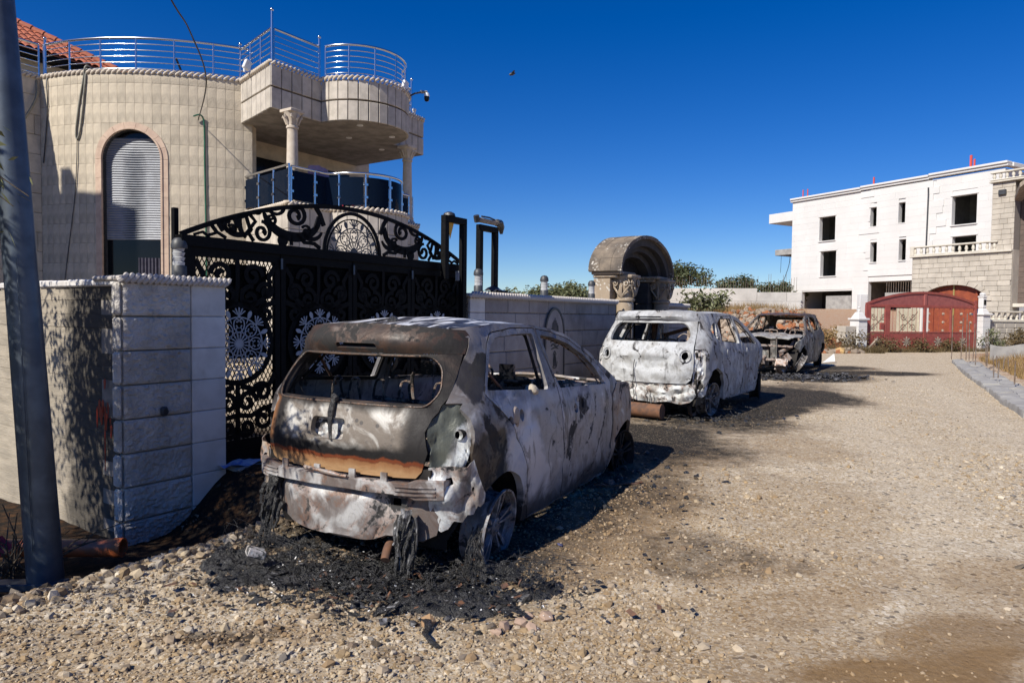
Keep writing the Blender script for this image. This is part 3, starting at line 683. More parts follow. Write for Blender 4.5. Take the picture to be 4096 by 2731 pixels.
stroke([(-.05,.86),(0,.92),(.05,.86)],.014); stroke([(-.06,.68),(-.02,.655),(.03,.66),(.07,.70),(.08,.76)],.016)
cal.build('calligraphy',M['lamp_black'],t,0); cal=MB()
for zc in (.50,.33,.26): 
    r0=random.Random(int(zc*100)); x=.13
    while x>-.12:
        w_=r0.uniform(.03,.06); stroke([(x,zc+r0.uniform(-.01,.03)),(x-w_*.4,zc-.015),(x-w_,zc+r0.uniform(-.02,.04))],.010,4)
        if r0.random()<.6: stroke([(x-w_*.5,zc+.03),(x-w_*.5,zc+.10)],.009,3)
        x-=w_
cal.build('small_lettering',M['lamp_black'],t,0,kind='stuff')
# ------------------------------------------------------------------ stone portal
t=thing('stone_portal','sooty stone entrance portal with barrel roof and carved column capitals, behind the ash-white car','portal',est(8.93,0,0),RZ)
PS=M['portal_stone']; PR=M['portal_roof']; W_=2.25
b0,b1=-.15,.52   # front and back of the barrel
cx=W_/2
def pf(a,b,h): return (a,h,b)
outer=[(cx+(W_/2+.22)*cos(radians(180-a)),2.30+.75*sin(radians(a))) for a in range(0,181,6)]
for k in range(10):
    i0,i1=k*3,k*3+3; seg=outer[i0:i1+1]; inn=[(cx+(p[0]-cx)*.955,2.30+(p[1]-2.30)*.935-.012) for p in seg]
    for j,(q0,q1) in enumerate(((b0,b0+.22),(b0+.224,b0+.45),(b0+.454,b1))):
        mb=MB(); d=.004*((k+j)%3); mb.prism([(a,b+d) for a,b in seg]+[(a,b) for a,b in inn[::-1]],q0,q1,pf); mb.build('roof_slab',PR,t,20)
ring=outer+[]; ins=[(cx+.62*cos(radians(180-a)),2.05+.70*sin(radians(a))) for a in range(0,181,6)]
mb=MB()
for st,(q0,q1,ki) in enumerate(((b0+.08,b0+.20,.86),(b0+.201,b0+.33,.72),(b0+.331,b1-.03,.58))):
    i_=[(cx+(W_/2+.2)*ki*cos(radians(180-a)),2.22+.74*ki*sin(radians(a))) for a in range(0,181,6)]
    o_=[(cx+(W_/2+.2)*.955*cos(radians(180-a)),2.28+.71*sin(radians(a))) for a in range(0,181,6)]
    m=len(i_); vs=[(a,q,b) for q in (q0,q1) for P in (o_,i_) for a,b in P]; fs=[]
    for i in range(m-1):
        fs+=[(i,i+1,m+i+1,m+i),(2*m+i,3*m+i,3*m+i+1,2*m+i+1),(m+i,m+i+1,3*m+i+1,3*m+i)]
    mb.add(vs,fs)
mb.build('arch_ring',M['sooty_stone'],t,40)
for xa,xb in ((-.10,.52),(W_-.52,W_+.10)):
    zz=0
    for k in range(5):
        z1=zz+.435; mb=MB(); mb.bbox((xa,.13,zz),(xb,.47,z1-.006),.008); mb.build('stone_block',PS if xa<0 else M['sooty_stone'],t,0); zz=z1
    mb=MB(); mb.bbox((xa-.05,-.10,2.24),(xb+.05,.50,2.30),.02); mb.bbox((xa-.02,.0,2.18),(xb+.02,.48,2.239),.02); mb.build('impost',PS,t,0)
    c_=(xa+xb)/2
    col=MB(); col.lathe([(.21,0),(.21,.1),(.18,.14),(.175,.2),(.16,.25),(.16,1.70),(.15,1.74),(.185,1.76),(.185,1.80),(.155,1.815)],c=(c_,-.04,.0),n=24); col.build('column',PS,t,40)
    cp=MB(); cp.lathe([(.18,1.61),(.19,1.72),(.215,1.85),(.25,1.95),(.26,1.98)],c=(c_,-.04,0),n=24); cp.bbox((c_-.27,-.31,1.975),(c_+.27,.12,2.04),.015)
    for ang in range(4):
        R4=Matrix.Translation((c_,-.04,0))@Matrix.Rotation(ang*pi/2,4,'Z')
        for sx in (-1,1):
            sp=[]; 
            for i in range(22):
                a=i/21*2.4*2*pi*.7; r=.075*(1-i/24); sp.append(R4@Vector((sx*(.135+r*cos(a)),-.245-.004*i/3,1.885+r*sin(a))))
            cp.tube(sp,.018,6)
            cp.tube([R4@Vector(p) for p in catmull([(sx*.02,-.20,1.64),(sx*.07,-.235,1.70),(sx*.16,-.23,1.80),(sx*.2,-.22,1.86)],4)],.022,6)
        cp.tube([R4@Vector(p) for p in ((0,-.20,1.62),(0,-.245,1.75),(0,-.22,1.88))],[.02,.04,.02],6)
    cp.xform(lambda p,c_=c_:(c_+(p[0]-c_)*.82,-.04+(p[1]+.04)*.82,p[2]+.20)); cp.build('capital',PS,t,40)
mb=MB(); mb.box((.52,.40,0),(W_-.52,.46,2.2)); mb.build('inner_door',M['black_iron'],t)
mb=MB(); mb.prism([(cx+(W_/2+.16)*cos(radians(180-a)),2.305+.68*sin(radians(a))) for a in range(0,181,9)],.38,.46,pf); mb.build('tympanum',M['sooty'],t,20)
mb=MB(); mb.box((.52,-.2,.0),(W_-.52,.40,.16)); mb.build('step',PS,t)

# ------------------------------------------------------------------ black gate
GL=3.72; gs0=.58
gate=thing('driveway_gate','black laser-cut metal driveway gate with arched scrolled crest and grey flower medallions','gate',est(gs0,.10,.1),RZ)
gf=lambda a,b,h:(a,-h,b)
def spiral(cx,cz,r,a0,turn,sg=1,n=22,end=.12): return [(cx+r*(1-(1-end)*i/n)*cos(a0+sg*turn*2*pi*i/n),cz+r*(1-(1-end)*i/n)*sin(a0+sg*turn*2*pi*i/n)) for i in range(n+1)]
mb=MB(); mb.box((-.06,-.03,-.1),(.02,.06,2.01)); mb.box((GL-.02,-.03,-.1),(GL+.06,.06,2.01)); mb.box((-.06,-.035,1.92),(GL+.06,.065,2.01)); mb.box((-.02,-.02,.02),(GL,.05,.14))
mb.build('gate_frame',M['black_iron'],gate,30)
LW=(GL-.04)/4
def crest_z(x): 
    u=(x-GL/2)/(GL/2+.06); return 2.01+.455*(1-abs(u)**2.0)*(1-.0*u)
class Crest(MB):
    def ribbon(s,pts,w,t,f,closed=False):
        W=w if hasattr(w,'__len__') else [w]*len(pts)
        return MB.ribbon(s,[(a,min(b,crest_z(a)-.012) if -.05<a<GL+.05 else b) for a,b in pts],w,t,f,closed)
cr=Crest(); MB.ribbon(cr,[(x,crest_z(x)) for x in np.linspace(-.06,GL+.06,60)],.042,.02,gf)
mc=1.86
cr.ribbon([(mc+.395*cos(radians(a)),1.99+.43*sin(radians(a))) for a in range(-4,186,6)],.034,.02,gf)
cr.ribbon([(mc+.355*cos(radians(a)),1.99+.37*sin(radians(a))) for a in range(-4,186,6)],.012,.018,gf)
for sg in (-1,1):
    X=lambda d:mc+sg*d
    A=lambda a:radians(a if sg>0 else 180-a)
    # big crescent, spirals, ribs
    cres=[(X(.78+.34*cos(radians(a))),2.36+.26*sin(radians(a))) for a in range(-165,-5,8)]
    n=len(cres); cr.ribbon(cres,[.02+.075*sin(pi*i/(n-1))**.8 for i in range(n)],.02,gf)
    cr.ribbon([(X(.75+.13*(1-.75*i/24)*cos(1.2+2.9*pi*i/24)),2.31+.11*(1-.75*i/24)*sin(1.2+2.9*pi*i/24)) for i in range(25)],[.035]*20+[.03,.03,.04,.045,.05],.02,gf)
    cr.ribbon([(X(.98+.10*cos(radians(a))),2.385+.09*sin(radians(a))) for a in range(-170,0,10)],.03,.02,gf)
    cr.ribbon([(X(1.13+.10*(1-.8*i/24)*cos(pi/2+2.7*pi*i/24)),2.11+.10*(1-.8*i/24)*sin(pi/2+2.7*pi*i/24)) for i in range(25)],[.03]*21+[.035,.045,.05,.05],.02,gf)
    cr.prism([(X(.90+.055*cos(a)),2.055+.055*sin(a)) for a in np.linspace(0,2*pi,18,endpoint=False)],0,.02,gf)
    cr.ribbon([(X(.45),2.02),(X(.52),2.06),(X(.64),2.06),(X(.74),2.13)],.035,.02,gf); cr.ribbon([(X(.80),2.02),(X(.80),2.12)],.03,.02,gf)
    cr.ribbon([(X(.40),2.25),(X(.45),2.36),(X(.50),2.44)],.045,.02,gf); cr.ribbon([(X(.52),2.2),(X(.47),2.33)],.03,.02,gf)
    cr.ribbon([(X(1.26+.11*cos(radians(a))),2.20+.17*sin(radians(a))) for a in range(100,-80,-12)],[.02+.03*sin(pi*i/14) for i in range(15)],.02,gf)
    cr.ribbon([(X(1.47+.10*(1-.8*i/22)*cos(2.5*pi*i/22+.4)),2.14+.09*(1-.8*i/22)*sin(2.5*pi*i/22+.4)) for i in range(23)],.03,.02,gf)
    cr.ribbon([(X(1.38+.17*cos(radians(a))),2.20+.14*sin(radians(a))) for a in range(-150,-10,12)],[.015+.035*sin(pi*i/11) for i in range(12)],.02,gf)
    for d,h in ((1.30,.13),(1.58,.06),(1.64,.05)): cr.ribbon([(X(d),crest_z(X(d))-.01),(X(d-.05),crest_z(X(d))-.02-h)],.028,.02,gf)
    cr.ribbon([(X(1.50),2.02),(X(1.58),2.06),(X(1.66),2.03)],.025,.02,gf)
for sg in (-1,1):
    X=lambda d:mc+sg*d
    for d,z,r in ((.62,2.17,.06),(1.02,2.23,.05),(1.44,2.10,.045),(1.18,2.30,.045)):
        cr.ribbon([(X(d+r*(1-.8*i/20)*cos(.6+2.6*pi*i/20)),z+r*(1-.8*i/20)*sin(.6+2.6*pi*i/20)) for i in range(21)],.024,.02,gf)
    cr.ribbon([(X(.56+.14*cos(radians(a))),2.22+.12*sin(radians(a))) for a in range(200,340,14)],[.015+.03*sin(pi*i/10) for i in range(10)][:len(range(200,340,14))],.02,gf)
    cr.ribbon([(X(1.22),2.02),(X(1.28),2.10),(X(1.20),2.2),(X(1.26),2.30)],.03,.02,gf); cr.ribbon([(X(1.66),2.015),(X(1.72),2.05),(X(1.80),2.02)],.022,.02,gf)
cr.build('crest',M['black_iron'],gate,30)
def medallion(cx,cz,R,half=False,t=.006,off=.026):
    mb=MB(); f=lambda a,b,h:(a,-off-h,b); 
    def P(r,a): return (cx+R*r*cos(a),cz+R*r*sin(a))
    rngk=range(8)
    ok=lambda a: (not half) or (sin(a)>-.12)
    def rib(pts,w,**k):
        pts=[p for p in pts if (not half) or p[1]>cz-.004]
        if len(pts)>2: mb.ribbon(pts,w*R,t,f,**k)
    rib([P(.735,a) for a in np.linspace(0,2*pi,57)],.035)
    mb.prism([P(.13,a) for a in np.linspace(0 if not half else 0,pi if half else 2*pi,20)],0,t,f)
    for k in range(16):
        a=2*pi*k/16
        if ok(a):
            for s_ in (-1,1): rib([P(.10+.24*u,a+s_*.42*sin(pi*u*.98)*(.6+.0*u)) for u in np.linspace(0,1,8)],.018)
    for k in range(8):
        a=pi/2+2*pi*k/8
        if ok(a):
            # heart-shaped scroll cell
            for s_ in (-1,1):
                rib([P(r,a+s_*d) for r,d in ((.30,.05),(.36,.22),(.45,.33),(.56,.31),(.66,.22),(.70,.10),(.66,.03),(.61,.06),(.60,.11),(.63,.13))],.03)
                rib([P(r,a+s_*d) for r,d in ((.34,.30),(.42,.20),(.47,.10),(.43,.04))],.022); mb.prism([P(.47,a+s_*.15),P(.50,a+s_*.20),P(.53,a+s_*.15),P(.50,a+s_*.10)],0,t,f) if ok(a) else None
            # snowflake sprig outside
            mb.prism([P(.735,a-.05),P(.76,a-.05),P(.86,a-.02),P(.86,a+.02),P(.76,a+.05),P(.735,a+.05)],0,t,f)
            for d,r1 in ((-.20,.93),(-.11,.98),(0,1.0),(.11,.98),(.20,.93)):
                if ok(a+d): mb.prism([P(.80,a-.018+d*.3),P(r1,a+d-.022),P(r1+.01,a+d),P(r1,a+d+.022),P(.80,a+.018+d*.3)],0,t,f)
        b=a+pi/8
        if ok(b):
            mb.prism([P(.735,b),P(.80,b+.055),P(.88,b+.075),P(.95,b+.05),P(.99,b),P(.95,b-.05),P(.88,b-.075),P(.80,b-.055)],0,t,f)
            mb.prism([P(.735,b-.02),P(.735,b+.02),P(.60,b+.01),P(.60,b-.01)],0,t,f)
    return mb
medallion(mc,2.012,.345,True,off=.02).build('medallion',simple('dark_enamel',(.07,.075,.085),(.05,.055,.06),.5,scale=10),gate,0)
for k in range(4):
    x0=.02+LW*k; x1=x0+LW-.012; cxm=(x0+x1)/2
    lf=MB()
    lf.box((x0,-.012,.141),(x0+.055,.035,1.919)); lf.box((x1-.055,-.012,.141),(x1,.035,1.919)); lf.box((x0+.055,-.012,.141),(x1-.055,.035,.22)); lf.box((x0+.055,-.012,1.84),(x1-.055,.035,1.919)); lf.build('leaf_frame',M['black_iron'],gate,30)
    sc=MB(); a0,a1=x0+.055,x1-.055; w=a1-a0
    cz=1.085
    sc.ribbon([(cxm+.352*cos(a),cz+.352*sin(a)) for a in np.linspace(0,2*pi,48,endpoint=False)],.05,.012,gf,closed=True)
    def S(px,pz,r,a,tr,sg,w_=.034,e=.15): 
        P=[q for q in spiral(px,pz,r,a,tr,sg,26,e)]; P=[(min(max(q[0],a0),a1),q[1]) for q in P]; sc.ribbon(P,[w_]*20+[w_*1.15]*7,.012,gf)
    for sg,xx in ((1,a0),(-1,a1)):
        X=lambda d:xx+sg*d
        def SS(d,z_,r,a,tr,dirn,w_=.044):
            n=26; P=[(X(d+r*(1-.86*i/n)*cos(a+dirn*tr*2*pi*i/n)),z_+r*(1-.86*i/n)*sin(a+dirn*tr*2*pi*i/n)) for i in range(n+1)]; sc.ribbon(P,[w_]*21+[w_*1.3]*6,.012,gf)
        SS(.24,1.70,.105,pi,1.35,-1); SS(.10,1.56,.09,0,1.3,1); SS(.27,1.50,.11,pi*.6,1.3,-1); SS(.10,1.36,.09,pi/2,1.2,-1,.04)
        sc.ribbon([(X(.0),1.80),(X(.07),1.70),(X(.05),1.60),(X(.12),1.50),(X(.2),1.45),(X(.36),1.47)],[.04,.05,.035,.05,.05,.03],.012,gf)
        sc.ribbon([(X(.0),1.47),(X(.12),1.43),(X(.2),1.38),(X(.33),1.46)],.05,.012,gf)
        SS(.14,.63,.10,0,1.3,1); SS(.30,.55,.10,pi,1.3,-1); SS(.14,.38,.11,pi/2,1.3,1); SS(.31,.32,.085,0,1.3,-1)
        sc.ribbon([(X(.0),.80),(X(.06),.70),(X(.22),.66),(X(.36),.70)],.05,.012,gf); sc.ribbon([(X(.0),.50),(X(.15),.47),(X(.26),.42),(X(.40),.44)],.045,.012,gf)
    sc.ribbon([(cxm-.02,1.44),(cxm,1.6),(cxm,1.84)],.04,.012,gf); sc.ribbon([(cxm,.73),(cxm,.22)],.04,.012,gf)
    sc.build('scrollwork',M['black_iron'],gate,0)
    medallion(cxm,cz,.325).build('medallion',M['grey_enamel'],gate,0)
    ms=MB(); sx,sz=.022,.042; z0,z1=.2,1.86
    n=int((w+(z1-z0)*sx/sz)/ (2*sx))+1
    for dirn in (-1,1):
        for i in range(-2,n*2):
            # line x = xs + dirn*(z-z0)*sx/sz
            xs_=a0+ (i*2*sx if dirn<0 else i*2*sx-(z1-z0)*sx/sz); m=dirn*sx/sz; lo,hi=z0,z1
            if m>0: lo=max(lo,z0+(a0-xs_)/m); hi=min(hi,z0+(a1-xs_)/m)
            else: lo=max(lo,z0+(a1-xs_)/m); hi=min(hi,z0+(a0-xs_)/m)
            if hi-lo>.02:
                pa,pb=(xs_+m*(lo-z0),lo),(xs_+m*(hi-z0),hi); ms.add([(pa[0]-.0062,.012,pa[1]),(pa[0]+.0062,.012,pa[1]),(pb[0]+.0062,.012,pb[1]),(pb[0]-.0062,.012,pb[1])],[(0,1,2,3)])
    ms.build('wire_mesh',M['black_sheet'],gate,0,False)
    if k:
        bs=MB(); bs.box((x0+.05,.026,.5),(x1-.05,.032,1.84-.0*k)); bs.build('dark_backing',M['black_sheet'],gate)  # added dark sheet, keeps the view through the leaf black
    else:
        bs=MB(); bs.box((a0+w*.42,.026,.95),(a1-.07,.032,1.80)); bs.build('dark_backing',M['black_sheet'],gate)  # smaller added dark sheet, blackens part of the first leaf
    if k: 
        h=MB(); h.tube([(x0-.006,-.03,1.78),(x0-.006,-.03,1.88)],.012,8); h.build('hinge',M['galvanised'],gate)
pk=MB(); pk.box((GL-.16,-.10,1.80),(GL-.10,-.05,1.92)); pk.build('gate_lamp',M['lamp_glass'],gate)
mb=MB(); mb.bbox((0,-.14,-.1),(3.5,.45,.115),.015); mb.build('gate_threshold',M['bare_concrete'],None,0,loc=est(.9,0,0),rz=RZ,label='low concrete threshold under the black gate with dirt against it',cat='threshold')
# posts around the gate
def boxpost(lab,s,b,z0,parts,cat='post'):
    t=thing('gate_post',lab,cat,est(s,b,z0),RZ)
    for nm,a,c_ in parts: mb=MB(); mb.bbox(a,c_,.004); mb.build(nm,M['black_iron'],t,0)
    return t
boxpost('slim black square post standing at the left end of the gate beside the bollard lamp',.60,.32,0,[('post',(0,0,0),(.045,.045,2.36))])
t=boxpost('black inverted-U metal frame right of the gate with a yellow scrap hanging',3.80,-.06,0,[('upright',(0,0,1.9),(.075,.075,2.60)),('upright',(.36,-.0,.0),(.435,.075,2.60)),('crossbar',(0,0,2.601),(.435,.075,2.68))])
mb=MB(); mb.prism([(.08,2.60),(.20,2.60),(.13,2.40)],.03,.036,lambda a,b,h:(a,h,b)); mb.build('torn_scrap',M['yellow'],t,0)
mb=MB(); mb.lathe([(.08,0),(.07,.03),(.03,.05),(.004,.052)],c=(.12,.04,2.68),n=10); mb.build('melted_cover',M['tarp'],t)
t=boxpost('two tall black posts joined under a burnt roller, rising behind the stone wall',4.76,.12,1.75,[('upright',(0,0,-.0),(.075,.075,.86)),('upright',(.36,0,0),(.435,.075,.86)),('crossbar',(0,0,.861),(.435,.075,.94))])
mb=MB(); mb.tube([(-.07,-.01,.99),(.42,-.01,.99)],.034,12); mb.build('roller',M['dry_wood'],t)
mb=MB(); mb.tube([(.36,-.01,1.0),(.46,0,1.0),(.52,.02,.95),(.53,.02,.86)],[.05,.055,.05,.02],8); mb.tube([(-.11,-.01,1.04),(-.07,0,.96)],.04,6); mb.tube([(.0,-.02,1.04),(.18,-.02,1.045),(.3,-.02,1.03)],.012,6); mb.build('burnt_fabric',M['tarp'],t,60)
mb=MB(); r0=random.Random(4)
g=[[ (4.98+.62*i/14+.02*r0.random(),.02+.26*j/6, 1.775+.10*exp(-((i-3)/3.)**2)*(1-abs(j-3)/4)+.03*r0.random()) for j in range(7)] for i in range(15)]
mb.quads(g); o=mb.build('crumpled_tarp',M['tarp'],None,60,label='crumpled black plastic sheet on the stone wall below the two tall posts',cat='plastic sheet')
c_=Vector((5.0,.0,1.775)); o.data.transform(Matrix.Translation(-c_)); o.location=est(*c_); o.rotation_euler=(0,0,RZ)
o=MB().box((-.22,-.10,0),(.0,.03,.035)).build('metal_bracket',M['black_iron'],None,label='black metal bracket sticking out of the gravelly wall end right of the gate',cat='bracket'); o.location=est(4.36,.1,1.30); o.rotation_euler=(0,0,RZ)
# ------------------------------------------------------------------ stone villa behind the gate
HS,HB=8.8,11.9
villa=thing('stone_villa','large villa of pale stone tiles with rounded bay and columned balcony','house',est(HS,HB,0),RZ)
def V(s,b,z=0): return (s-HS,b-HB,z)
BC=(12.868,17.701); BR=6.76; A0=radians(189.4); A1=radians(241.2); BL=BR*(A1-A0); ZT=8.0
def bay(a,z,off=0.): 
    t=A0+a/BR; r=BR+off; return V(BC[0]+r*cos(t),BC[1]+r*sin(t),z)
AW=2.94; hw=.80
def arched(h,zb,zs,rise,n=14): return [(AW-h,zb),(AW+h,zb),(AW+h,zs)]+[(AW+h*cos(pi*i/n),zs+rise*sin(pi*i/n)) for i in range(1,n)]+[(AW-h,zs)]
opening=arched(hw,1.2,5.64,.80); surround=arched(hw+.19,1.0,5.64,.99)
mb=MB(); panel(mb,[(0,0),(BL,0),(BL,ZT),(0,ZT)],[opening],lambda a,z:bay(a,z,-.02),.35,.25,None); mb.build('bay_wall',M['mortar'],villa,0)
tw_=BL/26; rows=[(ZT-.30,ZT-.02)]; z=ZT-.30
while z>1.9: rows.append((z-.545,z)); z-=.545
tile_cache={}
def tile_mesh(w,h,k):
    key=(round(w,3),round(h,3),k)
    if key not in tile_cache:
        r0=random.Random(k); mb=MB(); nx_,nz_=3,5; g=[]
        for a in range(nz_+1):
            row=[]
            for c in range(nx_+1):
                u,v=c/nx_,a/nz_; e=0 if (c in (0,nx_) or a in (0,nz_)) else 1
                row.append(((u-.5)*w,-(.017+.005*e+.007*e*r0.uniform(-1,1)),(v-.5)*h))
            g.append(row)
        mb.quads(g); n0=len(mb.v)
        bnd=[g[0][i] for i in range(nx_+1)]+[g[j][nx_] for j in range(1,nz_+1)]+[g[nz_][i] for i in range(nx_-1,-1,-1)]+[g[j][0] for j in range(nz_-1,0,-1)]
        m=len(bnd); mb.add(bnd+[(p[0],.01,p[2]) for p in bnd],[(i,(i+1)%m,m+(i+1)%m,m+i) for i in range(m)])
        tile_cache[key]=mb.mesh('tile',M['limestone'],50)
    return tile_cache[key]
op=np.array(opening); cntt=0
for ri,(z0,z1) in enumerate(rows):
    for c in range(26):
        a0,a1=c*tw_+.003,(c+1)*tw_-.003; cen=((a0+a1)/2,(z0+z1)/2)
        corners=[(a0,z0),(a1,z0),(a1,z1),(a0,z1),(cen[0],z0),(cen[0],z1),(a0,cen[1]),(a1,cen[1])]
        inn=inpoly(np.array(corners+[cen]),opening)
        if inpoly(np.array([cen]),surround)[0] and inpoly(np.array(corners),surround).all(): continue
        if inn.any():
            mb=MB(); panel(mb,[(a0,z0+.004),(a1,z0+.004),(a1,z1-.004),(a0,z1-.004)],[opening],lambda a,z:bay(a,z,.014),.12,.03,None)
            if mb.f: mb.build('tile',M['limestone'],villa,50); cntt+=1
            continue
        o=put('tile',tile_mesh(a1-a0,z1-z0-.006,(c*7+ri*3)%5),villa); t=A0+cen[0]/BR; o.location=bay(cen[0],cen[1],0); o.rotation_euler=(0,0,t+pi/2); cntt+=1
# window surround in voussoirs
def sur_pt(i,k): pass
vp=[]
for i in range(9): vp.append(((hw,1.0+.515*i),(hw,1.0+.515*(i+1))))
seg=[]
for sgn in (-1,1):
    for i in range(9):
        z0=1.0+.5155*i; z1=min(z0+.51,5.64)
        mb=MB(); a0,a1=AW+sgn*hw,AW+sgn*(hw+.19); mb.prism([(a0,z0),(a1,z0),(a1,z1),(a0,z1)],-.05,.045,lambda a,z,h:bay(a,z,h)); 
        mb.prism([(a0,z0),(AW+sgn*(hw+.05),z0),(AW+sgn*(hw+.05),z1),(a0,z1)],.046,.07,lambda a,z,h:bay(a,z,h)); mb.build('window_trim_block',M['pink_stone'],villa,20)
for i in range(9):
    p=[AW+0]; a0,a1=pi*i/9+.004,pi*(i+1)/9-.004; q=[a0+(a1-a0)*j/3 for j in range(4)]
    f=lambda r,k:[(AW+(hw+r)*cos(x),5.64+(.80+r)*sin(x)) for x in k]
    mb=MB(); mb.prism(f(0,q)+f(.19,q[::-1]),-.05,.045,lambda a,z,h:bay(a,z,h)); mb.prism(f(0,q)+f(.05,q[::-1]),.046,.07,lambda a,z,h:bay(a,z,h)); mb.build('window_trim_block',M['pink_stone'],villa,20)
# reveal, shutter, glass, dark room and curtain
mb=MB(); rv=[(AW+(p[0]-AW)*1.0,p[1]) for p in opening]
m=len(rv); mb.add([bay(a,z,.0) for a,z in rv]+[bay(a,z,-.34) for a,z in rv],[(i,(i+1)%m,m+(i+1)%m,m+i) for i in range(m)]); mb.build('window_reveal',M['lamp_black'],villa,20)
sh=MB(); nS=42; zb=3.44
g=[]
for i in range(nS*4+1):
    z=zb+(6.24-zb)*i/(nS*4); k=i%4; off=(-.135,-.122,-.116,-.126)[k]
    hwz=hw if z<5.64 else hw*sqrt(max(0,1-((z-5.64)/.80)**2)); g.append([bay(AW-hwz+.01,z,off),bay(AW+hwz-.01,z,off)])
sh.quads(g); sh.build('roller_shutter',M['shutter'],villa,20)
mb=MB(); panel(mb,[(a,z) for a,z in arched(hw,1.2,5.64,.80)],[],lambda a,z:bay(a,z,-.17),.3,.02,None); mb.build('window_glass',M['dark_glass'],villa,20)
mb=MB(); g=[[bay(AW+.10+.66*i/40,z,-.155+.018*sin(i*1.1)) for i in range(41)] for z in (1.2,2.95)]; mb.quads(g); mb.build('curtain',M['curtain'],villa,60)
# straight left wall in long courses
lw=MB(); lw.box(V(1.5,16.62,0),V(6.22,17.0,7.95)); lw.build('side_wall',M['mortar'],villa)
for i in range(14):
    z0=.4+.545*i; x=1.6
    r0=random.Random(i)
    while x<6.15:
        L=r0.uniform(.9,1.3); mb=MB(); mb.bbox(V(x,16.59-.01*r0.random(),z0),V(min(x+L,6.19)-.008,16.66,z0+.537),.012); mb.build('wall_course_block',M['limestone'],villa,0); x+=L
# upper balcony: slab, tiled parapet
up_path=[(9.4,12.1),(8.82,9.9),(10.45,9.85)]+[(11.9+1.45*cos(radians(a)),9.85+1.45*sin(radians(a))) for a in range(190,351,10)]+[(13.35,9.85),(14.96,10.0),(15.0,13.4)]
def slab(name,path,z0,z1,mat,back=13.6):
    mb=MB(); poly=[(p[0],p[1]) for p in path]+[(path[-1][0],back),(path[0][0],back)]; mb.prism(poly,z0,z1,lambda a,b,h:V(a,b,h)); return mb.build(name,mat,villa,20)
ins=lambda P,d:[(12+(p[0]-12)*(1-d*.35),11.2+(p[1]-11.2)*(1-d*.9)) for p in P] if d>0 else [(p[0],p[1]+d) for p in P]
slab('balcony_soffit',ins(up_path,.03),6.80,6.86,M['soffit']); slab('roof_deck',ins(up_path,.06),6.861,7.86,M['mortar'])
for (s,b) in ((11.2,9.1),(12.6,9.2),(10.2,10.6),(12.0,10.4),(13.6,10.6)):
    mb=MB(); p=V(s,b,6.79); mb.lathe([(.09,-.012),(.09,.012)],c=p,n=14); mb.build('downlight',M['white_plastic'],villa)
def facing(path,rows,w,mat,nm,th=.05,gap=.026,drop=0):
    for i in range(len(path)-1):
        p,q=Vector((*path[i],0)),Vector((*path[i+1],0)); L=(q-p).length
        if L<.02: continue
        n=max(1,round(L/w)); d=(q-p)/L; nr=Vector((d.y,-d.x,0))
        for k in range(n):
            a=p+d*(L*k/n+gap/2); b=p+d*(L*(k+1)/n-gap/2)
            for (z0,z1) in rows:
                mb=MB(); o=nr*(.006*random.random())
                vs=[a+o,b+o,b-nr*th,a-nr*th]; pr=[V(v.x,v.y) for v in vs]
                lo=[(x,y,z0+gap/2) for x,y,_ in pr]; hi=[(x,y,z1-gap/2) for x,y,_ in pr]
                c=.012; A=(a+d*c+nr*.012,b-d*c+nr*.012)
                f1=[V(v.x,v.y) for v in A]; fr=[(f1[0][0],f1[0][1],z0+gap/2+c),(f1[1][0],f1[1][1],z0+gap/2+c),(f1[1][0],f1[1][1],z1-gap/2-c),(f1[0][0],f1[0][1],z1-gap/2-c)]
                mb.add(lo+hi+fr,[(0,3,2,1),(4,5,6,7),(1,2,6,5),(2,3,7,6),(3,0,4,7),(8,9,10,11),(0,1,9,8),(1,5,10,9),(5,4,11,10),(4,0,8,11)]); mb.build(nm,mat,villa,0)
bul=[(11.9+1.45*cos(radians(a)),9.85+1.45*sin(radians(a))) for a in np.linspace(180,360,17)]
upf=[(9.4,12.1),(8.82,9.9),(10.45,9.85)]; 
facing(upf,[(6.80,7.36),(7.38,7.93)],.33,M['parapet'],'parapet_panel'); facing(bul,[(6.80,7.36),(7.38,7.93)],.33,M['parapet'],'parapet_panel'); facing([(13.35,9.86),(14.96,10.0),(15.0,13.3)],[(6.80,7.36),(7.38,7.93)],.33,M['parapet'],'parapet_panel')
def rope(path,z,name='rope_moulding',r=.04,step=.12):
    mb=MB()
    for i in range(len(path)-1):
        p,q=Vector((*path[i],0)),Vector((*path[i+1],0)); L=(q-p).length; n=max(1,int(L/step)); d=(q-p)/L; nr=Vector((d.y,-d.x,0))
        for k in range(n):
            c=p+d*(L*(k+.5)/n); t_=L/n
            P=[c-d*t_*.5+nr*.01,c-d*t_*.1+nr*.045,c+d*t_*.35+nr*.035,c+d*t_*.6-nr*.03]; Z=[-.05,-.01,.04,.05]
            mb.tube([V(v.x,v.y,z+h) for v,h in zip(P,Z)],[r*.75,r,r,r*.7],6)
    pp=MB(); 
    return mb.build(name,M['limestone_trim'],villa,60)
bayp=[(BC[0]+BR*cos(A0+(A1-A0)*i/20),BC[1]+BR*sin(A0+(A1-A0)*i/20)) for i in range(21)]
rope(bayp,8.0); rope(upf,7.97); rope(bul,7.97); rope([(13.35,9.86),(14.96,10.0),(15.0,13.3)],7.97); rope([(2.0,16.6),(6.2,16.6)],8.0)
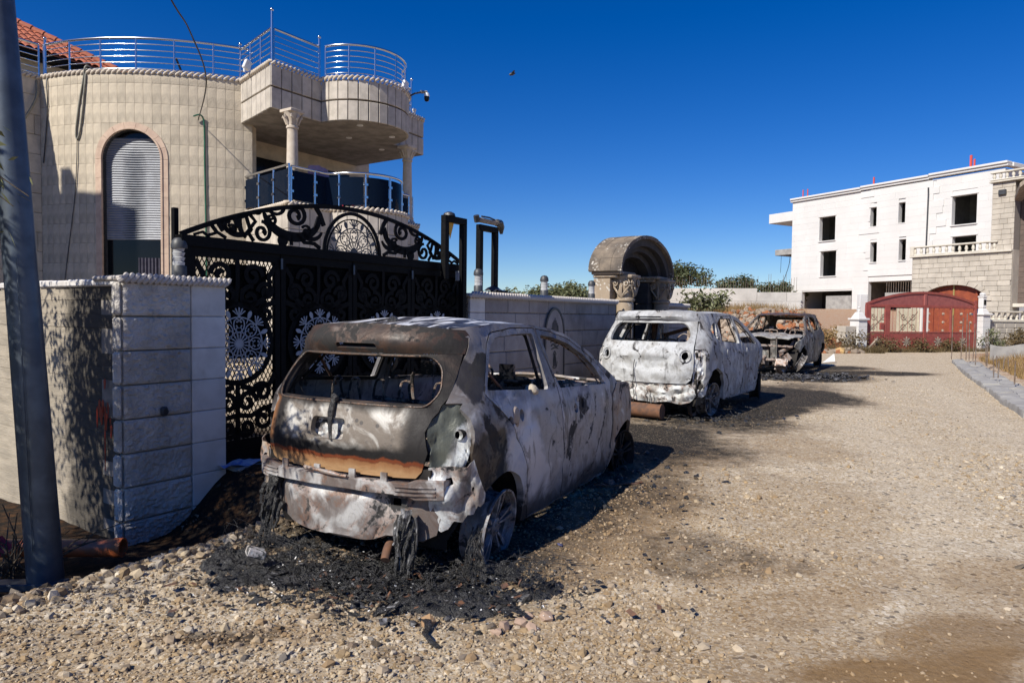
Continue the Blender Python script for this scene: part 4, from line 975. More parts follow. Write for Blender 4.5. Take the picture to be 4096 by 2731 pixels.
# back wall of the porch and house body
mb=MB(); mb.box(V(9.7,13.2,0),V(15.6,13.5,7.0)); mb.box(V(9.9,13.5,0),V(15.4,20,7.8)); mb.box(V(6.6,17.2,0),V(9.9,20,7.9)); mb.build('house_body',M['limestone'],villa)
mb=MB(); mb.prism([V(9.62,11.78)[:2],V(9.62,13.2)[:2],V(9.9,13.2)[:2],V(9.9,12.0)[:2]],0,6.8,lambda a,b,h:(a,b,h)); mb.build('porch_return_wall',M['limestone'],villa,20)
for s0_,s1_,z1_ in ((10.6,11.9,6.3),(13.2,14.6,6.4)): mb=MB(); mb.box(V(s0_,13.16,4.3),V(s1_,13.19,z1_)); mb.build('porch_door',M['dark_glass'],villa)
# lower balcony
lo_path=[(9.5,12.0),(8.85,9.25),(10.2,9.2)]; lb=[(11.45+1.25*cos(radians(a)),9.2+1.25*sin(radians(a))) for a in np.linspace(180,360,15)]; lo_r=[(12.7,9.2),(13.95,9.3),(14.0,13.1)]
slab('balcony_floor',lo_path+lb[1:]+lo_r[1:],0,4.24,M['mortar'],13.2)
RW=[(4.24-.60*(k+1),4.24-.60*k) for k in range(6)]
facing(lo_path,RW,.36,M['parapet'],'base_panel'); facing(lb,RW,.36,M['parapet'],'base_panel'); facing(lo_r,RW,.36,M['parapet'],'base_panel')
mb=MB(); mb.prism([(a,b) for a,b in ins(lo_path,-.04)+ins(lb[1:],-.05)+ins(lo_r[1:],-.04)]+[(14.0,13.1),(9.5,13.1)],4.242,4.30,lambda a,b,h:V(a,b,h)); mb.build('balcony_edge',M['limestone_trim'],villa,20)
rope(lo_path,4.28); rope(lb,4.28); rope(lo_r,4.28)
# columns
for (s,b) in ((9.28,9.62),(13.75,9.62)):
    mb=MB(); c=V(s,b,0)
    mb.lathe([(.24,4.31),(.24,4.42),(.20,4.47),(.21,4.52),(.165,4.60),(.155,5.2),(.135,6.30),(.16,6.32),(.16,6.37),(.14,6.39)],c=c,n=22)
    cl=mb.build('column',M['limestone_trim'],villa,40)
    mb=MB(); mb.lathe([(.135,6.39),(.15,6.5),(.21,6.68),(.23,6.72)],c=c,n=16); mb.bbox((c[0]-.23,c[1]-.23,6.72),(c[0]+.23,c[1]+.23,6.80),.01)
    for a in range(8):
        x=2*pi*a/8; mb.tube([(c[0]+.14*cos(x),c[1]+.14*sin(x),6.42),(c[0]+.20*cos(x),c[1]+.20*sin(x),6.56),(c[0]+.25*cos(x),c[1]+.25*sin(x),6.64),(c[0]+.24*cos(x),c[1]+.24*sin(x),6.58)],.03,6)
    mb.build('capital',M['limestone_trim'],cl,40)
# steel rails of the roof terrace
def rail(path,zb,zt,nrod,lab,grp,posts=None,finials=(),rodz=None,glass=False):
    t=thing('steel_railing' if not glass else 'glass_balustrade',lab,'railing',est(path[0][0],path[0][1],zb),RZ,grp)
    Q=lambda s,b,z:(s-path[0][0],b-path[0][1],z-zb)
    dn=[]; 
    for i in range(len(path)-1):
        p,q=path[i],path[i+1]; n=max(1,int(hypot(q[0]-p[0],q[1]-p[1])/.25)); dn+=[(p[0]+(q[0]-p[0])*k/n,p[1]+(q[1]-p[1])*k/n) for k in range(n)]
    dn.append(path[-1])
    mb=MB(); mb.tube([Q(s,b,zt) for s,b in dn],.034,10); mb.build('handrail',M['steel'],t,60)
    if nrod:
        for k in range(nrod):
            z=zb+.10+(zt-zb-.26)*k/(nrod-1); mb=MB(); mb.tube([Q(s,b,z) for s,b in dn],.014,6); mb.build('rail_rod',M['steel'],t,60)
    L=[0]
    for i in range(len(dn)-1): L.append(L[-1]+hypot(dn[i+1][0]-dn[i][0],dn[i+1][1]-dn[i][1]))
    def along(l):
        i=min(max(np.searchsorted(L,l)-1,0),len(dn)-2); u=(l-L[i])/(L[i+1]-L[i]+1e-9); return (dn[i][0]+(dn[i+1][0]-dn[i][0])*u,dn[i][1]+(dn[i+1][1]-dn[i][1])*u)
    n=posts or max(2,round(L[-1]/1.0)+1)
    pp=[along(L[-1]*k/(n-1)) for k in range(n)]
    for k,(s,b) in enumerate(pp):
        mb=MB(); mb.tube([Q(s,b,zb-.05),Q(s,b,zt-.02)],.027,10); mb.lathe([(.05,0),(.05,.02),(.03,.03)],c=Q(s,b,zb-.03),n=10); mb.build('post',M['steel'],t,50)
    for (s,b,h) in finials:
        mb=MB(); mb.tube([Q(s,b,zb-.05),Q(s,b,zb+h)],.034,10); mb.lathe([(.001,-.05),(.04,-.03),(.05,0),(.04,.03),(.001,.05)],c=Q(s,b,zb+h+.04),n=10); mb.build('newel_post',M['steel'],t,50)
    if glass:
        for k in range(n-1):
            l0,l1=L[-1]*k/(n-1)+.05,L[-1]*(k+1)/(n-1)-.05; m=4; g=[[Q(*along(l0+(l1-l0)*j/m),z) for j in range(m+1)] for z in (zb+.08,zt-.10)]
            g2=[[(p[0],p[1]+.012,p[2]) for p in r_] for r_ in g]; mb=MB(); mb.quads(g); mb.quads(g2); mb.build('glass_pane',M['balcony_glass'],t,50)
            for z in (zb+.3,zt-.3):
                for l in (l0-.03,l1+.03): mb=MB(); p=Q(*along(l),z); mb.box((p[0]-.04,p[1]-.03,p[2]-.03),(p[0]+.04,p[1]+.03,p[2]+.03)); mb.build('glass_clamp',M['steel'],t)
    return t
def bglass():
    t=NT('balcony_glass'); t.out((.008,.016,.035),.05,0,.6); t.b.inputs['Transmission Weight'].default_value=.35; t.b.inputs['IOR'].default_value=1.1; return t.m
M['balcony_glass']=bglass()
RG='steel railings of the villa'
rail([(BC[0]+(BR-.1)*cos(A0+(A1-A0)*i/12),BC[1]+(BR-.1)*sin(A0+(A1-A0)*i/12)) for i in range(13)],8.03,8.95,5,'long curved steel railing above the rounded tiled bay',RG,posts=7,finials=((6.3,16.55,1.05),))
rail([(2.0,16.7),(6.2,16.7)],8.03,8.95,5,'straight steel railing in front of the red roofed house, left of the rounded bay',RG,posts=4)
rail([(9.4,12.0),(8.92,10.0)],8.03,8.90,5,'short steel railing on the lit left side of the balcony roof',RG,posts=4,finials=((8.92,9.98,1.30),(9.42,12.05,1.0)))
rail([(8.98,9.98),(10.45,9.93)],8.03,8.90,5,'steel railing along the shaded front edge left of the balcony bulge',RG,posts=2,finials=((10.45,9.93,1.1),))
rail([(11.9+1.38*cos(radians(a)),9.88+1.38*sin(radians(a))) for a in range(185,345,10)],8.03,8.90,5,'curved steel railing over the bulging part of the balcony roof',RG,posts=6)
rail([(13.45,9.95),(14.35,10.05),(14.5,12.0)],8.03,8.85,4,'small steel railing at the far right end of the balcony roof',RG,posts=4,finials=((14.4,10.05,1.1),))
rail([(9.45,11.9),(9.0,9.4)],4.34,5.32,0,'dark glass balustrade on the left side of the lower balcony',RG,posts=4,glass=True)
rail([(9.05,9.38),(10.2,9.32)]+[(11.45+1.15*cos(radians(a)),9.28+1.15*sin(radians(a))) for a in range(190,352,9)],4.34,5.28,0,'curved dark glass balustrade with steel posts on the lower balcony bulge',RG,posts=7,glass=True)
rail([(12.75,9.35),(13.6,9.42)],4.34,5.2,0,'short glass balustrade just left of the right-hand column',RG,posts=2,glass=True)
rail([(13.88,9.5),(14.0,12.8)],4.34,5.2,0,'glass balustrade just right of the right-hand column',RG,posts=4,glass=True)
def at_est(name,mb,mat,s,b,z,lab,cat,sharp=40,grp=None): 
    o=mb.build(name,mat,None,sharp,label=lab,cat=cat,group=grp); o.location=est(s,b,z); o.rotation_euler=(0,0,RZ); return o
# things on the balcony
mb=MB(); mb.bbox((-.22,-.2,.40),(.22,.2,.45),.02); mb.bbox((-.22,.16,.45),(.22,.20,.92),.02)
for x in (-.2,.2):
    for y in (-.18,.18): mb.tube([(x,y,0),(x,y,.42)],.02,6)
at_est('balcony_chair',mb,M['red_cloth'],11.3,9.5,4.31,'red chair behind the glass of the lower balcony','chair')
mb=MB(); g=[[(-.35+.7*i/10,-.05+.03*sin(i*2.1+j),1.0-.62*(1-abs(i-5)/6)*0-.55*j/6+.06*(1-abs(i-5)/5)) for i in range(11)] for j in range(7)]; mb.quads(g); at_est('hanging_cloth',mb,M['mauve_cloth'],10.1,9.6,4.45,'pale mauve cloth hung over the glass balustrade','cloth')
# security camera
t=thing('security_camera','dome security camera on an arm at the right edge of the balcony roof','camera',est(12.75,8.62,7.95),RZ)
mb=MB(); mb.tube([(0,0,0),(.15,-.12,.12),(.36,-.22,.20),(.46,-.26,.20)],.035,8); mb.build('arm',M['lamp_black'],t); mb=MB(); mb.tube([(.36,-.24,.22),(.62,-.34,.26)],.06,10); mb.build('bracket',M['bare_concrete'],t)
t.scale=(.75,.75,.75); mb=MB(); mb.lathe([(.001,.16),(.09,.14),(.11,.05),(.11,.0)],c=(.62,-.34,.08),n=16); mb.build('housing',M['white_plastic'],t); mb=MB(); mb.lathe([(.105,0),(.105,-.1),(.08,-.17),(.001,-.2)],c=(.62,-.34,.08),n=16); mb.build('dome',M['dark_glass'],t)
for (s,b,lab) in ((12.45,8.62,'white floodlight on the parapet next to the security camera'),(8.95,11.2,'small white floodlight at the left end of the balcony parapet')):
    mb=MB(); mb.bbox((-.1,-.05,.08),(.1,.05,.36),.02,Matrix.Rotation(.4,4,'Y')); mb.tube([(0,0,0),(0,0,.12)],.03,6); at_est('floodlight',mb,M['white_plastic'],s,b,8.0,lab,'light',30,'floodlights on the villa roof')
mb=MB(); mb.tube([(0,0,0),(0,0,.22)],.05,8); mb.lathe([(.07,0),(.07,.06),(.001,.1)],c=(0,0,.2),n=10); at_est('vent_pipe',mb,M['white_plastic'],14.6,10.1,8.0,'small white capped pipe at the right tip of the balcony roof','pipe')
mb=MB(); mb.tube([(0,0,0),(.3,.1,.22),(.5,.1,.02)],.05,6); mb.tube([(.1,0,.5),(.4,.1,.05)],.03,6); at_est('roof_bracket',mb,M['lamp_black'],8.15,13.3,8.05,'dark metal bits lying on the bay roof behind the railing','bracket')
# cables and hoses
def cable(name,pts,r,mat,lab,cat,k=8):
    P=[Vector(p) for p in pts]; c=P[0].copy(); mb=MB(); mb.tube(catmull([tuple(p-c) for p in P],k),r,6); o=mb.build(name,mat,None,60,label=lab,cat=cat); o.location=c; return o
cE=est(*[BC[0]+(BR+.12)*cos(A0+4.72/BR),BC[1]+(BR+.12)*sin(A0+4.72/BR)],6.75)
cable('overhead_cable',[Vector((-5.0,9.0,6.6))+Vector((-.4,-1,1.5)),Vector((-4.75,9.3,5.9)),Vector((-5.3,11.3,6.02)),Vector((-6.2,13.9,6.1)),cE],.013,M['cable'],'black overhead cable sagging from the top of the sky to the villa wall','cable')
Wp=lambda a,z,o=.05:est(BC[0]+(BR+o)*cos(A0+a/BR),BC[1]+(BR+o)*sin(A0+a/BR),z)
cable('green_cable',[Wp(4.6,6.85,.12),Wp(4.78,6.9,.1),Wp(4.86,6.65),Wp(4.87,5.5),Wp(4.89,4.0),Wp(4.9,2.6),Wp(4.92,1.5)],.022,M['green_hose'],'green cable running straight down the tiled bay','cable')
cable('grey_hose',[Wp(1.75,8.1,-.3),Wp(1.72,8.16,.05),Wp(1.62,7.8),Wp(1.45,7.0),Wp(1.36,6.35),Wp(1.42,6.2),Wp(1.52,6.5),Wp(1.62,7.2),Wp(1.69,7.9),Wp(1.7,8.1,.0)],.024,M['grey_hose'],'grey hose looping down over the parapet of the rounded bay','hose')
cable('hanging_cable',[Wp(1.4,6.25),Wp(1.38,5.6),Wp(1.3,4.6),Wp(1.1,3.4),Wp(.9,2.2)],.012,M['lamp_black'],'thin dark cable trailing down the bay below the grey hose','cable')
cable('roof_cable',[Wp(.3,8.1,-.1),Wp(.34,7.9),Wp(.36,7.2),Wp(.3,6.6),Wp(.15,5.6)],.016,M['lamp_black'],'dark cable hanging at the left corner of the rounded bay','cable')
cable('grey_drain',[Wp(-.02,7.9,.1),est(6.0,16.45,7.3),est(5.5,16.45,6.3)],.035,M['grey_hose'],'slanted grey drain pipe at the left edge of the bay','pipe')
# ------------------------------------------------------------------ red-roofed house behind
rh=thing('red_roof_house','house with a red clay tile hip roof rising behind the villa terrace at upper left','house',est(2.5,21,0),RZ)
ze=10.2; se=10.9; K=.62
mb=MB(); mb.box((-8,.7,0),(se-2.5-.7,9,ze-.15)); mb.build('wall',M['parapet'],rh)
mb=MB(); mb.box((-9,.0,ze-.16),(se-2.5,9.6,ze-.04)); mb.box((-9,-.06,ze-.22),(se-2.5+.04,.06,ze-.10)); mb.build('eave',M['black_iron'],rh)
def rz_(x,y): return ze+min(K*y,K*(se-2.5-x))
step=.26; x=-9
tl=MB()
while x<se-2.5-.1:
    ymax=min(4.8,se-2.5-x); n=max(2,int(ymax/.35))
    g=[]
    for j in range(n*2):
        y=ymax*(j//2+ (1 if j%2 else 0))/n; lift=.03*(1 if j%2==0 else 0)
        row=[]
        for k in range(7): a=pi*k/6; row.append((x+step*.5-step*.5*cos(a),y-.02,rz_(x+step*.5,y)+.085*sin(a)+lift-.02))
        g.append(row)
    tl.quads(g); x+=step
tl.build('roof_tile',M['terracotta'],rh,30,kind='stuff')
mb=MB(); mb.add([(-9,-.05,ze-.03),(se-2.5,-.05,ze-.03),(se-2.5-4.8,4.8,ze-.03+K*4.8),(-9,4.8,ze-.03+K*4.8)],[(0,1,2,3)]); mb.add([(se-2.5,0,ze-.03),(se-2.5,9.6,ze-.03),(se-2.5-4.8,4.8,ze-.03+K*4.8)],[(0,1,2)]); mb.build('roof',M['terracotta'],rh)
n=17
for i in range(n):
    u0,u1=i/n,(i+1)/n; p0=Vector((se-2.5-4.8*u0,4.8*u0,ze+K*4.8*u0+.05)); p1=Vector((se-2.5-4.8*u1,4.8*u1,ze+K*4.8*u1+.05)); mb=MB(); mb.tube([p0,p1+(p1-p0)*.15],[.15,.12],8); mb.build('ridge_tile',M['terracotta'],rh,50)
# banner on that side
t=thing('banner','white banner with blue emblem and red lines behind the terrace railing','banner',est(4.3,18.2,7.9),RZ)
mb=MB(); g=[[(-1.5+1.9*i/10,.02*sin(i),z) for i in range(11)] for z in (0,1.75)]; mb.quads(g); mb.build('banner_cloth',M['paper'],t,60)
for nm,pts,mt in (('red_line',[(-1.4,1.28),(.3,1.16),(.3,1.12),(-1.4,1.24)],'red_sleeve'),('red_line',[(-1.4,.78),(.3,.64),(.3,.56),(-1.4,.70)],'red_sleeve'),('blue_emblem',[(-.55,.92),(-.2,1.0),(-.05,1.1),(.1,.98),(.32,.86),(.3,.74),(-.1,.80),(-.5,.84)],None)):
    mb=MB(); mb.prism(pts,0,.006,lambda a,b,h:(a,-.03-h,b)); mb.build(nm,M[mt] if mt else simple('banner_blue',(.03,.05,.22)),t)

# ------------------------------------------------------------------ white stone building under construction
wbz=-atan2(.873,.487)
wb=thing('white_building','three-storey white stone building with empty window holes, on the hill at right','building',(23.58,58,0),wbz)
f=lambda a,z:(a,0,z)
wins=[(2.62,7.73,4.05,9.65),(2.80,4.89,4.2,6.89),(6.98,8.44,7.5,9.86),(9.17,8.47,9.67,9.93),(7.08,5.76,7.6,7.24),(9.28,5.77,9.8,7.27),(12.86,7.91,14.43,9.85),(12.95,5.2,14.46,7.12)]
low=[(1.11,1.6,5.66,3.68),(6.98,2.0,11.2,4.3)]
mb=MB(); mb.v=[];
panel(mb,[(0,1.),(16.03,1.),(16.03,11.2),(0,11.2)],[[(a,b),(c,b),(c,d),(a,d)] for a,b,c,d in wins+low],f,1.2,.35,(0,-1,0)); mb.build('facade',M['white_stone'],wb,20)
mb=MB(); mb.box((0.0,.36,1.0),(.3,9,11.2)); mb.box((15.73,.36,1),(16.03,9,11.2)); mb.box((.3,8.7,1),(15.73,9,11.2)); mb.build('side_wall',M['white_stone'],wb)
mb=MB(); 
for z in (4.3,7.4,11.0): mb.box((.3,.36,z),(15.73,8.7,z+.2))
for x in (6.0,11.5): mb.box((x,.36,1.1),(x+.2,8.7,11.0))
mb.box((.3,4.4,1.1),(15.7,4.5,11)); mb.build('floor_slab',M['bare_concrete'],wb)
# courses of facing stone, laid out as thin slabs around the openings
r0=random.Random(11); zz=1.02; holes=wins+low; nst=0; rest=MB()
while zz<11.15:
    h=.46; x=0; off=r0.uniform(0,.8)
    while x<16.0:
        L=r0.uniform(1.0,1.9); x1=min(x+L,16.03); segs=[(x,x1)]
        for a,b,c,d in holes:
            if zz<d and zz+h>b:
                ns=[]
                for p,q in segs:
                    if q<=a or p>=c: ns.append((p,q))
                    else:
                        if p<a: ns.append((p,a))
                        if q>c: ns.append((c,q))
                segs=ns
        for p,q in segs:
            if q-p>.08:
                prd=.03+r0.uniform(0,.003)+(.045 if 6.1<p<11.4 else 0)
                if nst<280: mb=MB(); mb.bbox((p+.0014,-prd,zz+.0014),(q-.0014,.0,min(zz+h,11.18)-.0014),.003); mb.build('facing_stone',M['white_stone'],wb,0); nst+=1
                else: rest.bbox((p+.0025,-prd,zz+.002),(q-.0025,.0,min(zz+h,11.18)-.002),.004)
        x=x1
    zz+=h
if rest.f: rest.build('facing_stone',M['white_stone'],wb,0,kind='stuff')
for a,b,c,d in wins:
    mb=MB(); mb.bbox((a-.10,-.075,d+.001),(c+.10,-.036,d+.10),.01); mb.build('window_head',M['white_stone'],wb,0); mb=MB(); mb.bbox((a-.08,-.09,b-.08),(c+.08,-.036,b),.01); mb.build('window_sill',M['white_stone'],wb,0)
for q0,q1 in (((1.2,2.5,1.6),(5.6,2.6,3.6)),((7.1,2.2,3.2),(11,2.3,4.3))): mb=MB(); mb.box(q0,q1); mb.build('dark_garage_backing',M['dark_room'],wb)  # dark sheet behind each opening stands in for the unlit interior
for q0,q1 in (((3.4,-.02,1.6),(5.6,.2,3.3)),((8.3,.0,2.4),(11.2,.2,3.45))): mb=MB(); mb.box(q0,q1); mb.build('blocked_opening',M['bare_concrete'],wb)
mb=MB()
for i in range(16): mb.tube([(8.35+i*.18,.1,3.45),(8.35+i*.18+r0.uniform(-.02,.02),.1,4.9+r0.uniform(-.2,.2))],.02,5)
mb.build('starter_bar',M['rebar'],wb,0)
for xa,xb,z in ((-.15,6.2,11.2),(6.2,11.3,11.26),(11.3,16.25,11.32)):
    mb=MB(); mb.bbox((xa,-.18,z),(xb-.01,.4,z+.16),.03); mb.bbox((xa+.02,-.28,z+.161),(xb-.01,.4,z+.32),.03); mb.build('cornice',M['white_stone'],wb,0)
mb=MB(); mb.bbox((15.9,.42,11.32),(16.3,9,11.6),.03); mb.build('cornice',M['white_stone'],wb,0)
mb=MB(); mb.bbox((-2.45,-.02,9.7),(-.01,3.5,10.5),.02); mb.build('balcony_slab',M['white_stone'],wb,0); mb=MB(); mb.bbox((-1.9,.2,6.9),(-.01,3.5,7.4),.02); mb.build('balcony_slab',M['bare_concrete'],wb,0)
mb=MB(); mb.tube([(11.28,-.12,10.7),(11.3,-.12,10.2),(11.25,-.12,5.0)],.05,8); mb.build('drain_pipe',M['lamp_black'],wb,40)
for x,w in ((.5,.12),(.95,.12),(6.75,.16),(13.6,.21),(13.85,.15)):
    mb=MB(); mb.bbox((x,.5,11.5),(x+w*.6,.5+w*.6,12.25+.3*(w>.2)),.01); mb.build('column_sleeve',M['red_sleeve'],wb,0)
mb=MB(); mb.tube(catmull([(-.4,.3,6.9),(-.5,.3,6.0),(-1.0,.3,4.7),(-1.4,.3,3.9)],5),.025,5); mb.tube([(-1.3,.3,6.9),(-1.35,.3,5.4)],.015,5); mb.build('loose_cable',M['cable'],wb)

# ------------------------------------------------------------------ beige stone house with garage arch
bz=-atan2(3.6,2.16)
bh=thing('beige_house','beige coursed stone house with arched red-brown garage door and balustrade, at the right edge','house',(22.3,38,.4),bz)
Zb=.4
def gar(h,zs,rise,c=2.02,n=12): return [(c-h,0),(c+h,0),(c+h,zs)]+[(c+h*cos(pi*i/n),zs+rise*sin(pi*i/n)) for i in range(1,n)]+[(c-h,zs)]
G=gar(1.62,2.08,.86)
mb=MB(); panel(mb,[(-.15,-.3),(4.72,-.3),(4.72,4.5),(-.15,4.5)],[G],lambda a,z:(a,.03,z),.5,.35,(0,-1,0)); mb.build('wall',M['mortar'],bh,20)
r0=random.Random(21); z=-.3; Gi=gar(1.62,2.08,.86)
while z<4.45:
    x=-.15-r0.uniform(0,.3)
    while x<4.70:
        L=r0.uniform(.42,.75); a0,a1=max(x,-.15),min(x+L,4.72); z1=min(z+.26,4.5); x+=L
        if a1-a0<.06: continue
        cs=[(a0,z),(a1,z),(a1,z1),(a0,z1),((a0+a1)/2,(z+z1)/2)]; k=inpoly(np.array(cs),Gi)
        if k.all(): continue
        mb=MB()
        if k.any(): panel(mb,[(a0+.005,z+.005),(a1-.005,z+.005),(a1-.005,z1-.005),(a0+.005,z1-.005)],[Gi],lambda a,b:(a,-.02,b),.15,.04,(0,-1,0))
        else: mb.bbox((a0+.005,-.02-r0.uniform(0,.01),z+.005),(a1-.005,.03,z1-.005),.012)
        if mb.f: mb.build('stone_block',M['beige_block'],bh,0)
    z+=.26
for i in range(11):
    a0,a1=pi*i/11+.01,pi*(i+1)/11-.01; q=[a0,(a0+a1)/2,a1]; ff=lambda r,k:[(2.02+(1.62+r)*cos(t),2.08+(.86+r)*sin(t)) for t in k]
    mb=MB(); mb.prism(ff(0,q)+ff(.24,q[::-1]),0,.09,lambda a,b,h:(a,.03-h,b)); mb.build('arch_block',M['beige_block'],bh,0)
gd=MB(); gd.prism([(2.02+(a-2.02)*.99,b) for a,b in G],0,.05,lambda a,b,h:(a,.30-h,b)); gdo=gd.build('garage_door',M['rust_panel'],bh,20)
mb=MB(); mb.box((1.93,.19,0),(2.0,.245,2.95)); mb.build('door_strip',M['brass'],gdo)
mb=MB(); mb.box((3.05,.17,0),(3.14,.245,2.75)); mb.box((.9,.19,0),(.97,.245,2.6)); mb.build('door_frame',M['rust_panel'],gdo)
for x in (.7,1.45,2.35,2.8): 
    for zz in (.5,.95,1.4): mb=MB(); mb.lathe([(.001,.05),(.05,.04),(.08,.0)],n=8,M=Matrix.Translation((x,.25,zz))@Matrix.Rotation(pi/2,4,'X')); mb.build('door_rosette',M['dry_wood'],gdo,0)
def balus(parent,x0,x1,z,y,n,h=.42):
    mb=MB(); mb.bbox((x0,y-.12,z+h),(x1,y+.12,z+h+.09),.02); mb.bbox((x0,y-.12,z),(x1,y+.12,z+.06),.02); mb.build('balustrade_rail',M['beige_trim'],parent,0)
    for i in range(n):
        x=x0+(x1-x0)*(i+.5)/n; mb=MB(); mb.lathe([(.07,0),(.045,.05),(.085,.15),(.06,.27),(.045,.33),(.075,.365)],c=(x,y,z+.058),n=10); mb.build('baluster',M['beige_trim'],parent,40)
mb=MB(); mb.bbox((-.25,-.14,4.5),(4.72,.4,4.60),.02); mb.build('cornice',M['beige_trim'],bh,0)
balus(bh,-.2,4.05,4.60,.05,13)
mb=MB(); mb.bbox((-.25,-.1,4.60),(-.05,.2,5.12),.02); mb.build('balustrade_post',M['beige_trim'],bh,0)
# taller right block with balustrade and dark inner wall
mb=MB(); mb.box((3.72,.10,4.6),(4.7,3.0,8.0)); mb.build('tower_core',M['mortar'],bh)
z=4.61
while z<7.95:
    x=3.70
    while x<4.68:
        L=r0.uniform(.35,.6); mb=MB(); mb.bbox((x,.06-r0.uniform(0,.01),z),(min(x+L,4.72)-.008,.12,z+.25),.01); mb.build('stone_block',M['beige_block'],bh,0); x+=L
    z+=.26
mb=MB(); mb.bbox((3.6,-.1,8.0),(6.3,3,8.09),.02); mb.build('cornice',M['beige_trim'],bh,0); balus(bh,3.65,6.2,8.09,.0,9,.36)
mb=MB(); mb.bbox((3.62,1.2,4.62),(3.70,3.0,7.3),.01); mb.build('brown_jamb',M['brown_wall'],bh,0)  # left jamb of the tower in brown stone
# brown wall set back under a sloping eave
mb=MB(); mb.box((4.74,.72,1.95),(8.5,1.0,8.0)); mb.build('side_wall_core',M['brown_wall'],bh)
z=1.95
while z<7.95:
    x=4.73
    while x<7.6:
        L=r0.uniform(.5,.8); mb=MB(); mb.bbox((x,.68-.006*r0.random(),z+.003),(min(x+L,7.6)-.005,.73,z+.257),.006); mb.build('side_stone_block',M['brown_wall'],bh,0); x+=L
    z+=.26
mb=MB(); mb.bbox((4.722,.04,-.3),(4.735,.9,4.6),.004); mb.build('wall_end',M['beige_block'],bh,0)
mb=MB(); mb.bbox((4.75,.1,1.75),(8.5,.7,1.93),.02); mb.build('ledge',M['beige_trim'],bh,0)
E0=[(4.72,.75),(4.72,.0),(5.3,-.9),(9,-.9),(9,.75)]; zE=lambda x:7.02+max(0,x-4.72)*.75
mb=MB(); n=len(E0); mb.add([(x,y,zE(x)) for x,y in E0]+[(x,y,zE(x)+.22) for x,y in E0],[tuple(range(n))[::-1],tuple(range(n,2*n))]+[(i,(i+1)%n,n+(i+1)%n,n+i) for i in range(n)]); mb.build('eave',M['dry_wood'],bh)
mb=MB(); mb.bbox((4.0,-.06,7.35),(4.35,.05,7.62),.03); mb.build('wall_lamp',M['lamp_black'],bh)
# low garden wall right of the red gate
gz_=atan2(.315,.949); GO=Vector((15.86,30.7,0)); GX_=Vector((.949,.315,0))
def RGp(a,y=0,z=0): p=GO+GX_*a+Vector((-.315,.949,0))*y; p.z=z; return p
gw=thing('garden_wall','low cream rough-block garden wall with balustrade top, right of the red gate','wall',RGp(7.42),gz_)
mb=MB(); mb.box((0,.03,-.3),(6,.3,1.40)); mb.build('core',M['mortar'],gw)
for i in range(6): block_row(gw,'b',M['beige_block'],0,6,-.25+.275*i,.025+.275*i,-.02,.06,(.5,.9),seed=70+i,ch=.025)
mb=MB(); mb.bbox((0,-.06,1.402),(6,.35,1.48),.02); mb.build('cap',M['beige_trim'],gw,0); balus(gw,.02,6,1.48,.1,15,.38)
# red gate with pillars
rg=thing('red_gate','dark red metal double gate with arched top at the end of the road','gate',RGp(0),gz_)
RL=6.78
mb=MB()
for x0,x1 in ((0,.30),(1.12,1.42),(3.44,3.60),(5.1,5.2),(RL-.16,RL)): mb.bbox((x0,-.04,.05),(x1,.04,2.10 if x1<6 else 2.42),.01)
mb.bbox((0,-.035,2.02),(RL,.035,2.14),.01); mb.bbox((0,-.035,.86),(RL,.035,.92),.01); mb.build('gate_frame',M['red_paint'],rg,0)
mb=MB(); P=[(x,2.13+.60*(1-((x-3.5)/3.55)**2)) for x in np.linspace(.02,RL-.02,30)]; mb.ribbon(P,.10,.06,lambda a,b,h:(a,.03-h,b)); mb.build('top_arch',M['red_paint'],rg,30)
mb=MB(); mb.prism([(.2,2.14)]+[(x,z-.05) for x,z in P[1:-1]]+[(RL-.2,2.14)],.0,.01,lambda a,b,h:(a,.02-h,b)); mb.bbox((3.44,-.04,2.14),(3.6,.04,2.66),.01); mb.build('arch_panel',simple('faded_red',(.30,.09,.08),(.24,.07,.065),.6),rg,0)
for k in range(4):
    xa=[.31,1.43,3.61,5.21][k]; xb=[1.11,3.43,5.09,RL-.17][k]; mb=MB(); mb.bbox((xa,-.015,.06),(xb,.015,.855),.006); o=mb.build('lower_panel',M['red_paint'],rg,0)
    c=(xa+xb)/2; mb=MB()
    for i in range(8):
        a=2*pi*i/8; mb.prism([(c+.03*cos(a-.5),.45+.03*sin(a-.5)),(c+.2*cos(a-.18),.45+.2*sin(a-.18)),(c+.25*cos(a),.45+.25*sin(a)),(c+.2*cos(a+.18),.45+.2*sin(a+.18)),(c+.03*cos(a+.5),.45+.03*sin(a+.5))],0,.02,lambda a_,b_,h:(a_,-.018-h,b_))
    mb.build('panel_rosette',M['dry_wood'],o,0)
mb=MB()
for x in (.50,.70,.92,1.6,1.8,2.0,2.2,2.5,2.75,3.0,3.2,3.8,4.1,4.4,4.7,5.4,5.7,6.0,6.3): mb.tube([(x,0,.92),(x,0,2.03)],.008,4)
mb.build('bar',M['red_paint'],rg,0)
mb=MB(); mb.bbox((.85,-.06,1.0),(1.05,.03,1.32),.01); mb.build('lock_box',M['red_paint'],rg,0)
